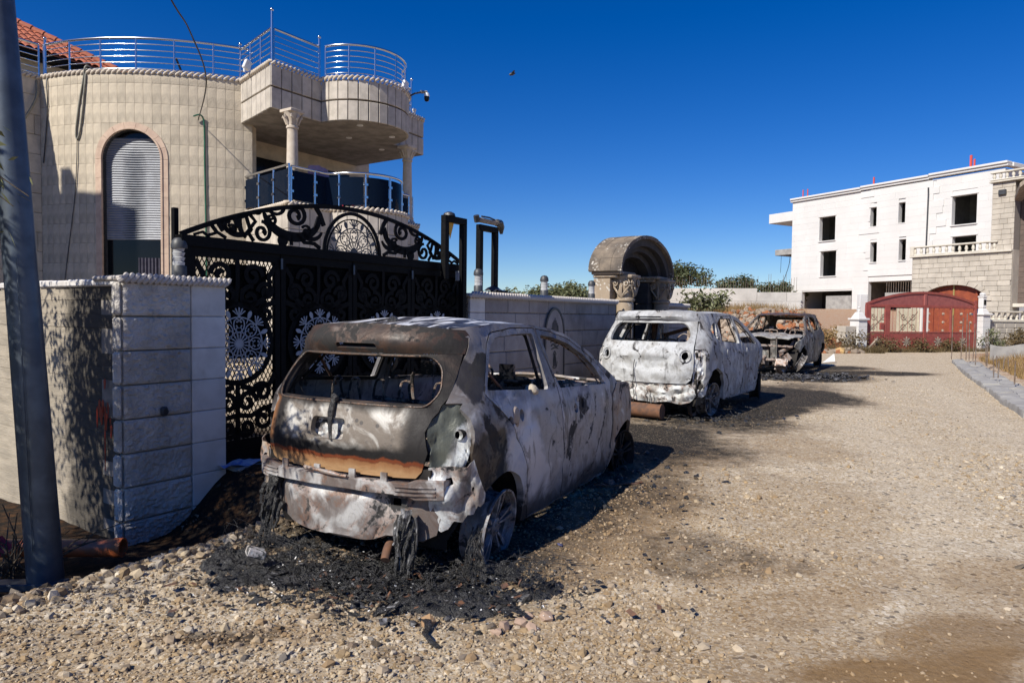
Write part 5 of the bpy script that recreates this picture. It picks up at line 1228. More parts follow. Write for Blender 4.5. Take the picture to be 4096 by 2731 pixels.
def rpillar(x0,x1,top,lab,lamp):
    t=thing('stone_pillar',lab,'pillar',RGp((x0+x1)/2),gz_,'pillars of the red gate'); w=(x1-x0)/2; z=-.05
    while z<top-.3: mb=MB(); mb.bbox((-w,-w,z),(w,w,z+.29),.012); mb.build('stone_block',M['white_stone'],t,0); z+=.295
    mb=MB(); mb.bbox((-w-.07,-w-.07,z),(w+.07,w+.07,z+.09),.02); mb.lathe([(w*1.25,z+.09),(w*.75,z+.30),(w*.5,z+.36)],n=4,M=Matrix.Rotation(pi/4,4,'Z')); mb.build('pillar_cap',M['white_stone'],t,0)
    if lamp:
        mb=MB(); mb.bbox((-w*.5,-w*.5,z+.36),(w*.5,w*.5,z+.85),.02); mb.bbox((-w*.62,-w*.62,z+.851),(w*.62,w*.62,z+.93),.03); mb.bbox((-w*.45,-w*.45,z+.931),(w*.45,w*.45,z+1.08),.05); mb.build('lantern',M['white_stone'],t,0)
        mb=MB(); mb.bbox((-w*.3,-w*.56,z+.5),(w*.3,-w*.52,z+.75),.005); mb.build('lantern_glass',M['dark_glass'],t,0)
    else:
        mb=MB(); mb.lathe([(.05,z+.36),(.07,z+.42),(.03,z+.5),(.06,z+.56),(.001,z+.62)],n=8); mb.build('finial',M['white_stone'],t,40)
    return t
rpillar(-.62,-.12,1.62,'white stone pillar with a broken finial left of the red gate',False); rpillar(6.90,7.40,1.75,'white stone pillar with a lantern right of the red gate',True)
mb=MB(); 
for i in range(4): mb.bbox((-.30,-.25,.29*i),(.30,.25,.29*i+.282),.012)
o=mb.build('stone_stub',M['beige_block'],None,0,label='short yellowish block stub beside the left pillar of the red gate',cat='pillar'); o.location=RGp(-.95,.1); o.rotation_euler=(0,0,gz_)
# cream doors seen through the gate
cf_=thing('cream_gate','cream metal yard gate with scrolled ironwork seen through the red gate','gate',(17.9,35.2,.35),radians(4))
for k in range(2):
    x0=.35+1.6*k; mb=MB(); mb.bbox((x0,-.02,.3),(x0+1.25,.02,1.7),.01); p=mb.build('door_panel',M['cream_paint'],cf_,0)
    mb=MB()
    for sx in (-1,1):
        for sz in (-1,1):
            c=(x0+.62,1.0); mb.ribbon([(c[0]+sx*(.26+.17*(1-.8*i/18)*cos(pi+2.6*pi*i/18)),c[1]+sz*(.28+.2*(1-.8*i/18)*sin(pi+2.6*pi*i/18))) for i in range(19)],.03,.02,lambda a,b,h:(a,-.025-h,b)); mb.ribbon([(c[0],c[1]),(c[0]+sx*.3,c[1]+sz*.3),(c[0]+sx*.52,c[1]+sz*.56)],.03,.02,lambda a,b,h:(a,-.025-h,b))
    mb.build('scrollwork',M['dry_wood'],p,0)
for x in (-.1,3.2): mb=MB(); mb.bbox((x,-.15,-.3),(x+.42,.15,2.4),.02); mb.build('post',M['white_stone'],cf_,0)
mb=MB(); mb.bbox((.32,-.1,-.3),(3.2,.1,.28),.02); mb.build('base',M['beige_block'],cf_,0)
# ------------------------------------------------------------------ concrete walls, rubble, kerb
cw=thing('concrete_wall','pale grey concrete retaining wall with starter bars on top, on the rise behind the cars','wall',(8.9,40,1.2),atan2(-2,6.9))
CL=7.4
for r_i,(z0,z1) in enumerate(((0,.62),(.625,1.2),(1.205,1.72))):
    x=0; r0=random.Random(r_i)
    while x<CL-.1:
        L=r0.uniform(1.5,2.6); x1=min(x+L,CL); zt=z1+(.22 if (r_i==2 and x<5.0) else 0); mb=MB(); mb.bbox((x+.005,0,z0),(x1-.005,.3,zt),.01); mb.build('concrete_panel',M['pale_concrete'],cw,0); x=x1
mb=MB(); r0=random.Random(3)
for i in range(52): x=.3+7.*i/52; mb.tube([(x,.15,1.6),(x+r0.uniform(-.03,.03),.15,2.5+r0.uniform(-.25,.25))],.012,4)
mb.build('starter_bar',M['rebar'],cw,0)
def rubble(n,xr,yr,zf,r0_,r1,mats,lab,grp,nm='boulder',cat='rock'):
    for i in range(n):
        x,y=rng.uniform(*xr),rng.uniform(*yr); r=rng.uniform(r0_,r1); me=scatter(nm,np.array([0.]),np.array([0.]),np.array([r]),np.array([mats[rng.integers(len(mats))]])*rng.uniform(.8,1.1),M['stone'],(.6,.95),.3,np.array([0.]))
        put(nm,me,loc=(x,y,zf(x,y)),label=lab,cat=cat,group=grp)
zg=lambda x,y:float(gheight(x,y))
n=2600; X=rng.uniform(4.5,15.0,n); Y=29.0+3.4*rng.random(n)**1.0; R=np.exp(rng.normal(log(.11),.4,n)).clip(.04,.28)
tone=sm(X+.8*(Y-30)+rng.normal(0,1.3,n),11.5,14.0); cl=np.where((rng.random(n)<tone*.75)[:,None],np.array([[.32,.115,.05]]),np.array([[.34,.29,.25]]))*rng.uniform(.6,1.15,(n,1))
put('rubble',scatter('rubble',X,Y,R,cl,M['stone'],(.6,.95),.3),kind='stuff')
n=16; X=rng.uniform(14,17.5,n); Y=rng.uniform(33.5,36.5,n); put('rubble',scatter('rubble',X,Y,rng.uniform(.18,.5,n),np.array([(.55,.5,.44),(.6,.57,.52),(.36,.14,.07)])[rng.integers(0,3,n)],M['stone'],(.6,.95),.3),kind='stuff')
rubble(1,(13.9,14.0),(29.0,29.1),zg,.30,.32,[(.55,.38,.18)],'yellowish boulder at the foot of the red earth bank','boulders',)
# kerb strip on the right
kp=[(15.3,23.7),(12.27,18.47),(10.05,14.47),(8.76,12.17),(7.84,10.4),(6.6,8.1)]
kt=thing('kerb_wall','half-built low concrete kerb strip with rebar stubs along the right side of the road','kerb',(kp[0][0],kp[0][1],0),0)
K0=Vector((kp[0][0],kp[0][1],0)); r0=random.Random(8)
def along_k(l):
    for i in range(len(kp)-1):
        a,b=Vector((*kp[i],0)),Vector((*kp[i+1],0)); L=(b-a).length
        if l<=L: return a+(b-a)*(l/L),(b-a)/L
        l-=L
    return b,(b-a)/L
l=0
while l<16.5:
    L=r0.uniform(.8,1.5); a,d=along_k(l+.01); b,_=along_k(min(l+L,16.9)-.01); nr=Vector((-d.y,d.x,0)); mb=MB()
    A=lambda p,o,z:(p+nr*o-K0)+Vector((0,0,z))
    w=.0; h=.095+r0.uniform(-.02,.02)
    def rough(o0,o1,hh,sd,nm,mt):
        mb=MB(); g=[]; prof=[(o0,-.2),(o0,hh*.5),(o0+.012,hh-.01),(o0+.06,hh),((o0+o1)/2,hh+.008),(o1-.03,hh+.012),(o1,hh-.02),(o1,-.2)]
        for i in range(13):
            p=a.lerp(b,i/12); g.append([tuple(A(p,o+.035*noise.noise(Vector((l+i*.4,o*9,sd))),z+(.035*noise.noise(Vector((l*3+i*.7,o*14,sd)))+.02*noise.noise(Vector((i*2.1+l,o*31,sd))) if z>0 else 0))) for o,z in prof])
        mb.quads(g); n0=len(prof); mb.f.append(tuple(range(n0))); mb.f.append(tuple(range(12*n0,13*n0))); mb.build(nm,mt,kt,50)
    rough(0,.34,h,1.,'kerb_block',M['bare_concrete'])
    rough(.38,.80,h-.07,4.,'footing_slab',M['bare_concrete'])
    l+=L
for (x,y,h,k,lab) in ((15.5,23.6,1.5,3,'rebar cage standing at the far end of the kerb strip'),(15.6,22.9,1.3,2,'pair of bare rebar rods beside the far end of the kerb strip'),(14.4,20.7,1.1,3,'cluster of rebar rods on the kerb strip before the garden wall'),(14.0,19.6,.35,4,'row of short rebar stubs along the back of the kerb strip'),(11.7,16.4,.45,2,'thick short rebar stubs halfway along the kerb strip'),(10.9,14.5,.5,2,'rebar stub on the near part of the kerb strip'),(9.8,12.6,.55,2,'nearest rebar stubs on the kerb strip at the right edge')):
    rt=thing('rebar_bundle',lab,'rebar',(x,y,.1),0,'rebar along the kerb')
    for i in range(k): ox,oy=r0.uniform(-.18,.18),r0.uniform(-.3,.3); mb=MB(); mb.tube([(ox,oy,0),(ox+r0.uniform(-.04,.04),oy,h*r0.uniform(.85,1.1))],.014,5); mb.build('rod',M['rebar'],rt,0)
    if h>1:
        for z in (.35,.7,.95): mb=MB(); mb.tube([(-.15,-.1,z*h*.8),(.15,.1,z*h*.8)],.008,4); mb.build('tie_bar',M['rebar'],rt,0)
mb=MB(); g=[[(x*3.4,.04*sin(x*9),z*.55+.06*sin(x*14+z*3)) for x in np.linspace(0,1,16)] for z in (0,.5,1)]; mb.quads(g); mb.build('crumpled_sheet',M['bare_concrete'],None,60,loc=(16.4,23.4,.1),rz=radians(-12),label='grey crumpled sheeting on the ground behind the kerb strip',cat='sheet')
mb=MB(); mb.tube([(0,0,0),(.45,.1,.28),(.9,.2,.58)],.05,6); mb.build('leaning_pole',M['dry_wood'],None,40,loc=RGp(-.35,-.35,0),rz=gz_,label='pale wooden stick leaning against the left end of the red gate',cat='stick')

# ------------------------------------------------------------------ vegetation
def leaves(mb,c,r,n,s,rr,flat=1.,up=0):
    for i in range(n):
        d=Vector((rr.gauss(0,1),rr.gauss(0,1),rr.gauss(0,1))); d.normalize(); d*=r*rr.random()**.45; d.z*=flat; p=Vector(c)+d
        a=Vector((rr.gauss(0,1),rr.gauss(0,1),rr.gauss(0,.6)+up)); a.normalize(); b=a.cross(Vector((rr.gauss(0,1),rr.gauss(0,1),rr.gauss(0,1)))); b.normalize(); L=s*rr.uniform(.6,1.3); w=L*.42
        mb.add([p-a*L,p+b*w,p+a*L,p-b*w],[(0,1,2,3)])
def tree(x,y,h,w,lab,seed,mat='olive_leaf',n=14,ls=.16,per=110,grp='trees beyond the walls',z=None):
    rr=random.Random(seed); zz=zg(x,y)-.05 if z is None else z; t=thing('tree',lab,'tree',(x,y,zz),0,grp)
    mb=MB(); lf=MB(); mb.tube(catmull([(0,0,0),(.06*w,.02,h*.2),(.02,.05*w,h*.42),(.05*w,0,h*.6)],4),list(np.interp(np.linspace(0,1,13),[0,1],[h*.045,h*.02])),7)
    for i in range(n):
        a=rr.uniform(0,2*pi); e=rr.uniform(.15,1); p=Vector((cos(a)*w*.5*rr.uniform(.25,1)*sin(pi*(.25+.6*e)),sin(a)*w*.5*rr.uniform(.25,1)*sin(pi*(.25+.6*e)),h*(.32+.58*e)))
        mb.tube([(.03*w,.02*w,h*rr.uniform(.25,.5)),(p*.6)+Vector((0,0,h*.1)),p],[h*.016,h*.01,h*.004],5)
        leaves(lf,p,w*rr.uniform(.13,.24),per,ls,rr,.8)
    mb.build('trunk',M['bark'],t,40); lf.build('crown',M[mat],t,0,False); return t
for i,(px,py,h,w,lab,mt) in enumerate(((-.3,40,2.5,3.0,'low olive tree showing just above the stone wall beside the twin posts','olive_leaf'),(2.2,44,2.9,3.4,'small round olive tree behind the bollard lamp on the wall','olive_leaf'),(3.9,43,3.5,3.2,'taller olive tree left of the stone portal','olive_leaf'),(5.2,46,3.2,3.5,'olive tree touching the left side of the stone portal','olive_leaf'),(.9,47,2.2,2.6,'dark little tree low on the horizon behind the wall','dark_leaf'),
   (13.3,55,3.1,5.0,'dark bushy tree right of the portal, behind the concrete wall','dark_leaf'),(20.4,61,4.2,4.6,'tallest dark tree behind the starter bars near the white building','dark_leaf'),(22.6,58,3.2,4.4,'dark tree touching the white building','dark_leaf'),(18.7,60,2.6,3.0,'low dark tree left of the tallest dark tree','dark_leaf'))):
    tree(px,py,h*(.68 if i<5 else .66),w*(1.1 if i<5 else 1),lab,100+i,mt,24,.11 if i<5 else .15,110)
def bush(x,y,h,w,lab,seed,mat,n=9,cat='bush',grp='bushes and weeds',ls=.07,per=90):
    rr=random.Random(seed); t=thing('bush',lab,cat,(x,y,zg(x,y)-.03),0,grp); lf=MB(); st=MB()
    for i in range(n):
        a=rr.uniform(0,6.28); p=Vector((cos(a)*w*.4*rr.random(),sin(a)*w*.4*rr.random(),h*rr.uniform(.3,.85))); st.tube([(0,0,0),p*.5+Vector((0,0,.05)),p],[.02,.014,.006],4); leaves(lf,p,w*.24,per,ls,rr,.9,.5)
    st.build('stem',M['bark'],t,0); lf.build('foliage',M[mat],t,0,False); return t
bush(9.5,33.8,1.15,2.5,'green bush growing in front of the concrete wall behind the ash-white car',1,'olive_leaf',14,ls=.11)
for i,(x,y,h,w,m,lab) in enumerate(((15.0,29.9,.9,1.6,'brown_weed','dry brown weeds at the left foot of the red gate pillar'),(13.9,30.3,.6,1.5,'dry_grass','tuft of dry weeds on the bank right behind the charred car'),(16.6,30.5,.6,1.4,'brown_weed','brown weeds in front of the left leaf of the red gate'),(18.6,31.1,.6,1.2,'brown_weed','weed clump before the middle of the red gate'),(20.5,31.8,.5,1.2,'brown_weed','weed clump before the right leaf of the red gate'),(22.9,32.6,1.1,1.3,'olive_leaf','tall weeds at the right pillar of the red gate'),(24.3,32.9,1.3,1.4,'brown_weed','tall brown weeds against the garden wall'),(25.6,33.2,1.4,1.6,'olive_leaf','tall green weeds against the garden wall near the right edge'),(17.2,21.5,.8,1.3,'weed_green','bright green bush behind the kerb strip'),(14.6,17.5,.35,1.4,'weed_green','low green weeds behind the near kerb'),(12.2,13.8,.4,1.2,'brown_weed','brown weeds at the right edge behind the kerb'),(18.2,24.2,.7,1.3,'brown_weed','dry weeds by the crumpled sheeting'),(15.9,33.0,1.2,1.4,'dry_grass','dry thorny shrub left of the red gate, before the white building'))):
    bush(x,y,h,w,lab,20+i,m,8,'weeds',ls=.06,per=70)
def grass(name,X,Y,h,mat,seed,kind='stuff'):
    rr=np.random.default_rng(seed); n=len(X); a=rr.uniform(0,6.28,n); Hh=h*rr.uniform(.4,1.2,n); Z=gheight(X,Y)-.02; dx,dy=np.cos(a)*.012,np.sin(a)*.012; lx,ly=rr.normal(0,.3,n)*Hh,rr.normal(0,.3,n)*Hh
    P=np.stack([np.stack([X-dx,Y-dy,Z],-1),np.stack([X+dx,Y+dy,Z],-1),np.stack([X+lx,Y+ly,Z+Hh],-1)],1).reshape(-1,3); put(name,np_mesh(name,P,np.arange(3*n).reshape(-1,3),mat,False),kind=kind)
n=7000; X=rng.uniform(5,17,n); Y=rng.uniform(31.6,38,n); grass('dry_grass',X,Y,.42,M['dry_grass'],1)
n=2500; X=rng.uniform(12.5,16,n); Y=29.2+.6*rng.random(n); grass('dry_grass',X,Y,.35,M['brown_weed'],2)
n=2500; tt=rng.random(n); X=15.6+8.5*tt+rng.normal(0,.3,n); Y=30.2+2.8*tt+rng.normal(0,.15,n); grass('dry_grass',X,Y,.28,M['brown_weed'],3)
n=7000; tt=rng.random(n)*14; X=9.75+.55*tt+3.6*rng.random(n)**1.6; Y=11.5+tt; grass('dry_grass',X,Y,.25,M['dry_grass'],4)
# ------------------------------------------------------------------ lamp pole, near tree, litter
pl=thing('lamp_pole','tall grey galvanised steel pole with leaf shadows at the left edge','pole',(-2.83,4.13,-.42),0)
mb=MB(); mb.tube([(0,0,0),(-.20,.0,3.1),(-.31,.0,4.7)],[.099,.083,.074],16); mb.build('shaft',M['galvanised'],pl,60)
mb=MB(); mb.tube([(-.02,-.107,.45),(-.09,-.099,2.2)],.004,4); mb.build('seam',M['galvanised'],pl)
# olive tree standing left of the frame, its twigs hang in front of the pole
tr=thing('tree','olive tree at the left edge whose twigs hang in front of the pole','tree',(-5.5,2.4,-.2),0,'trees beside the road')
rr=random.Random(77); mb=MB(); lf=MB(); TB=Vector((-5.5,2.4,-.2)); mb.tube(catmull([(0,0,0),(.1,.05,.9),(.2,.1,1.8),(.4,.2,2.6)],5),list(np.linspace(.18,.09,16)),9)
def leafy(p,q,n,lsz,sp=.09):
    p,q=Vector(p),Vector(q); mid=(p+q)/2+Vector((0,0,.06)); P=catmull([p,mid,q],5); mb.tube(P,list(np.linspace(.009,.003,len(P))),4)
    for i in range(n):
        u=rr.random(); b=p.lerp(q,u)+Vector((0,0,.24*u*(1-u)))+Vector((rr.gauss(0,sp),rr.gauss(0,sp),rr.gauss(0,sp))); a=((q-p).normalized()*.6+Vector((rr.gauss(0,.5),rr.gauss(0,.5),rr.gauss(-.35,.45)))); a.normalize(); c=a.cross(Vector((rr.gauss(0,1),rr.gauss(0,1),rr.gauss(0,1)))); c.normalize(); L=lsz*rr.uniform(.6,1.2); w=L*.17
        lf.add([b,b+a*L*.5+c*w,b+a*L,b+a*L*.5-c*w],[(0,1,2,3)])
for i in range(230):
    u=rr.random(); c=Vector((-5.0+.15*u,1.75+2.6*u,2.55+.4*u))+Vector((rr.gauss(0,.40),rr.gauss(0,.30),rr.gauss(0,.50)))
    if c.x>-.86*c.y and c.y>1.0: continue
    leafy(c+Vector((-.3,-.2,.2))-TB,c+Vector((.25,.05,-.15))-TB,48,.10,.12)
for i in range(70):
    c=Vector((-3.88,3.0,2.2))+Vector((rr.gauss(0,.16),rr.gauss(0,.16),rr.uniform(-1.5,1.0)))
    leafy(c+Vector((-.25,-.2,.15))-TB,c+Vector((.15,.05,-.12))-TB,40,.10,.10)
for i in range(40):
    c=Vector((-4.48,3.95,2.75))+Vector((rr.gauss(0,.25),rr.gauss(0,.2),rr.gauss(0,.55)))
    leafy(c+Vector((-.25,-.2,.15))-TB,c+Vector((.15,.05,-.12))-TB,44,.10,.10)
for q in ((-2.40,3.2,2.24),(-2.44,3.2,2.0),(-2.33,3.2,1.95),(-2.52,3.15,2.1),(-2.45,3.2,1.82),(-2.27,3.22,2.0),(-2.5,3.2,1.9)): leafy(Vector((-3.15,2.9,2.45+.15*rr.random()))-TB,Vector(q)-TB,55,.075,.05)
mb.tube(catmull([Vector((.4,.2,2.5)),Vector((1.2,.4,2.75)),Vector((2.4,.5,2.65))],5),list(np.linspace(.05,.012,11)),6)
for y in (-1.6,-.6,.9,1.7): mb.tube([Vector((.3,.1,1.9)),Vector((.4,y*.6,2.5)),Vector((.5,y,2.9))],[.06,.04,.02],6)
mb.build('trunk',M['bark'],tr,40); lf.build('crown',M['olive_leaf'],tr,0,False)
# neighbour house out of view to the left, it shades the foot of the bay
nb=thing('neighbour_house','plain stone neighbour house standing out of view to the left','house',(0,0,0),0)
SH=[]
def shade_pt(px,py,pz,k): return Vector((px,py,pz))+SUN/ SUN.xy.length*k
b_=est(BC[0]+BR*cos(A0+2.85/BR),BC[1]+BR*sin(A0+2.85/BR),4.5); c_=shade_pt(b_.x,b_.y,b_.z,11.0)
nb.location=(c_.x,c_.y,0); nb.rotation_euler=(0,0,radians(-16)); SA=Matrix.Rotation(radians(16),3,'Z')@SUN_AZ
mb=MB(); fp=[(0,0),(SA.x*6,SA.y*6),(SA.x*6-9,SA.y*6),(-9,0)]; mb.prism(fp,0,c_.z-.1,lambda a,b,h:(a,b,h)); mb.build('wall',M['limestone'],nb); mb=MB(); mb.prism(fp,c_.z-.099,c_.z,lambda a,b,h:(a,b,h)); mb.build('roof',M['limestone_trim'],nb); mb=MB(); mb.box((-1.95,-.5,c_.z+.001),(-1.6,-.1,c_.z+.75)); mb.build('chimney',M['limestone_trim'],nb)
# litter and small things
mb=MB(); mb.lathe([(.062,0),(.062,.75),(.068,.76),(.068,.82),(.055,.82),(.055,.1)],n=24,M=Matrix.Rotation(pi/2,4,'Y'),caps=False); mb.build('drain_pipe',M['orange_pipe'],None,40,loc=(-3.55,4.72,-.20),rz=radians(3),label='orange plastic drain pipe lying in the ditch below the concrete wall',cat='pipe')
mb=MB(); mb.bbox((-.6,-.05,0),(.6,.05,.045),.005); mb.build('timber_bar',M['galvanised'],None,0,loc=(-3.3,4.05,-.22),rz=radians(4),label='grey flat bar lying in the ditch left of the pole',cat='bar')
mb=MB(); g=[[(-.2+.4*i/8,-.15+.3*j/6,.05+.07*noise.noise(Vector((i*.9,j*.8,2)))+.04*(1-abs(i-4)/4)) for i in range(9)] for j in range(7)]; mb.quads(g); mb.build('plastic_bag',M['red_cloth'],None,60,loc=(-3.55,4.5,-.2),label='crumpled red plastic bag in the ditch at the left edge',cat='bag')
mb=MB(); rr=random.Random(5)
for i in range(22):
    p=Vector((rr.gauss(0,.1),rr.gauss(0,.08),0)); q=p+Vector((rr.gauss(0,.28),rr.gauss(0,.2),rr.uniform(.15,.5))); mb.tube([p,(p+q)/2+Vector((rr.gauss(0,.04),rr.gauss(0,.04),.03)),q],[.006,.005,.003],4)
mb.build('dry_twigs',M['bark'],None,0,loc=(-3.2,4.35,-.24),label='dry bare twigs sticking out of the ditch behind the pole',cat='twigs')
mb=MB(); g=[[(-.2+.4*i/6,-.09+.18*j/3,.012+.02*sin(i*1.3+j)) for i in range(7)] for j in range(4)]; mb.quads(g); at_est('newspaper',mb,M['paper_blue'],.98,-.02,.12,'blue and white newspaper lying on the gate threshold','newspaper',60)
mb=MB(); mb.add([(0,0,0),(.55,.1,.03),(.62,.25,.28),(.2,.12,.06)],[(0,1,2,3)]); mb.add([(0,0,.006),(.55,.1,.036),(.62,.25,.286),(.2,.12,.066)],[(0,3,2,1)]); mb.build('paper_sheet',M['paper'],None,0,loc=(10.3,22.6,.02),rz=.2,label='white sheet of paper lying on the road by the charred car',cat='paper')
# melted black heap behind and under the nearest car
nx_,ny_=240,170; hx=np.linspace(-2.15,.75,nx_); hy=np.linspace(2.95,5.0,ny_); HX,HY=np.meshgrid(hx,hy)
mk=mask(HX,HY,[(-.72,4.03,.98,.42,.12,1.0),(-.38,3.70,.45,.22,.1,.9),(-.02,4.0,.36,.32,0,.95),(-1.45,4.28,.35,.3,.2,.8)])
HZ=gheight(HX,HY)-.045+.065*sm(mk,.1,.75)+.05*fbm(HX*5,HY*5,4)*sm(mk,.2,.6)+.035*np.abs(fbm(HX*13,HY*22,4))*sm(mk,.25,.6)+.035*np.abs(fbm(HX*45+7,HY*45,3))*sm(mk,.2,.5)-.02*sm(mk,.2,.6)
ix=np.arange(nx_*ny_).reshape(ny_,nx_); Fh=np.stack([ix[:-1,:-1],ix[:-1,1:],ix[1:,1:],ix[1:,:-1]],-1).reshape(-1,4)
kk=(mk.ravel()[Fh].max(1)>.08); put('melted_debris',np_mesh('melted_debris',np.stack([HX,HY,HZ],-1).reshape(-1,3),Fh[kk],M['char'],True),kind='stuff')
def lumps(n,cx,cy,sx,sy,r,seed,name='ash',m='char'):
    r2=np.random.default_rng(seed); X=r2.normal(cx,sx,n); Y=r2.normal(cy,sy,n); R=np.exp(r2.normal(log(r),.5,n)).clip(.006,.07); c=np.full((n,3),.015); me=scatter(name,X,Y,R,c,M[m],(.3,.8),.2); put(name,me,kind='stuff')
lumps(1500,-.7,3.97,.48,.22,.009,1); lumps(160,-.5,3.85,.42,.22,.012,9,'ash','ash_drip'); lumps(160,1.2,6.7,.3,.7,.018,2); lumps(200,2.8,10.3,.35,.55,.02,3); lumps(320,7.0,17.4,.8,.5,.05,4)
for i,(x,y,L,a,w,lab) in enumerate(((-.40,3.30,.30,-1.25,.02,'burnt black stick lying on pale gravel in front of the ash heap'),(.95,5.9,.45,.3,.02,'reddish burnt strip lying on the gravel beside the front door of the nearest car'),(2.9,10.55,.5,.2,.03,'burnt lump of bumper in front of the rear wheel of the ash-white car'))):
    mb=MB(); P=[(L*(k/6-.5),.02*sin(k*1.3+i),.02+.012*sin(k*2+i)) for k in range(7)]; mb.tube(P,[w*(.7+.4*random.random()) for _ in P],6,sq=(1,.5)); mb.build('charred_strip',M['rust'] if i==1 else M['char'],None,50,loc=(x,y,zg(x,y)),rz=a,label=lab,cat='strip')
mb=MB(); mb.bbox((-.05,-.03,0),(.06,.05,.05),.008,Matrix.Rotation(.4,4,'Y')); mb.build('metal_scrap',M['white_metal'],None,0,loc=(-1.52,4.0,.02),rz=.5,label='small pale metal scrap on the ash left of the nearest car',cat='scrap')
mb=MB(); rr=random.Random(3)
for i in range(40):
    p=Vector((rr.gauss(0,.12),rr.gauss(0,.05),0)); mb.tube(catmull([p,p+Vector((rr.uniform(.0,.1),rr.gauss(0,.03),rr.uniform(.05,.13))),p+Vector((rr.uniform(.12,.3),rr.gauss(0,.06),rr.uniform(.0,.06)))],4),.0013,3)
me=mb.mesh('wire_bundle',M['char'],0); put('wire_bundle',me,loc=(-1.62,4.25,.02),rz=-.4,label='tangle of fine tyre wires on the ash left of the nearest car',cat='wires',group='burnt tyre wires'); put('wire_bundle',me.copy(),loc=(.02,3.72,.02),rz=.5,label='tangle of fine tyre wires on the ash below the alloy rim',cat='wires',group='burnt tyre wires')
for i,(x,y,c,lab) in enumerate(((.34,4.52,(.05,.07,.2),'small dark blue lump on the gravel right of the nearest car'),(3.06,4.04,(.10,.09,.08),'flat grey scrap at the right edge of the gravel'),(10.74,20.2,(.3,.1,.05),'small red scrap on the road near the charred car'))):
    me=scatter('litter',np.array([0.]),np.array([0.]),np.array([.035]),np.array([c]),M['stone'],(.3,.5),.2,np.array([0.])); put('litter',me,loc=(x,y,zg(x,y)),label=lab,cat='litter')
# fire debris: wires, flakes and white crumbs standing for glass glints on the ash
def debris(name,n,cx,cy,sx,sy,L,w,mat,seed,wire):
    r2=random.Random(seed); mb=MB()
    for i in range(n):
        x,y=r2.gauss(cx,sx),r2.gauss(cy,sy); z=float(gheight(x,y))+.03+.02*r2.random(); a=r2.uniform(0,6.28); l=L*r2.uniform(.3,1.3)
        if wire:
            p=Vector((x,y,z)); d=Vector((cos(a),sin(a),0))*l; b=Vector((-d.y,d.x,0))*r2.gauss(0,.25); mb.tube([p,p+d*.35+b+Vector((0,0,r2.uniform(0,.05))),p+d*.7+b*.6+Vector((0,0,r2.uniform(0,.07))),p+d],w,3,caps=False)
        else:
            u=Vector((cos(a),sin(a),r2.gauss(0,.3)))*l; v=Vector((-sin(a),cos(a),r2.gauss(0,.3)))*l*r2.uniform(.25,.8); p=Vector((x,y,z)); mb.add([p-u-v*.6,p+u*.7-v,p+u+v*.5,p-u*.4+v],[(0,1,2,3)])
    mb.build(name,mat,None,0,False,kind='stuff')
debris('ash',260,-.7,3.95,.45,.2,.16,.0022,M['char'],1,True); debris('ash',700,-.7,3.95,.5,.22,.026,0,M['char'],2,False); debris('ash',160,-.6,3.75,.55,.25,.007,0,M['white_plastic'],3,False); debris('ash',200,-.6,3.8,.6,.28,.022,0,M['ash_drip'],8,False)
debris('ash',60,-.6,3.8,.55,.25,.03,0,M['rust'],9,False)
debris('ash',130,.9,5.6,.35,.8,.022,0,M['char'],4,False); debris('ash',220,2.8,10.3,.4,.55,.035,0,M['char'],5,False); debris('ash',80,2.9,10.3,.6,.7,.3,.004,M['char'],6,True); debris('ash',300,7.2,17.3,.8,.5,.07,0,M['ash_drip'],7,False)
# bird
bd=thing('bird','tiny dark bird flying in the empty blue sky','bird',(-.13,30,11.9),.4)
mb=MB(); mb.lathe([(.001,-.16),(.05,-.1),(.07,0),(.05,.09),(.02,.16),(.001,.18)],n=10,M=Matrix.Rotation(1.2,4,'Y')); mb.build('body',M['lamp_black'],bd,60)
mb=MB()
for sg in (-1,1): mb.add([(-.05,sg*.05,.02),(.07,sg*.05,.02),(.03,sg*.26,.07),(-.04,sg*.24,.06)],[(0,1,2,3)]); mb.add([(-.05,sg*.05,.028),(.07,sg*.05,.028),(.03,sg*.26,.078),(-.04,sg*.24,.068)],[(0,3,2,1)])
mb.build('wing',M['lamp_black'],bd,0)
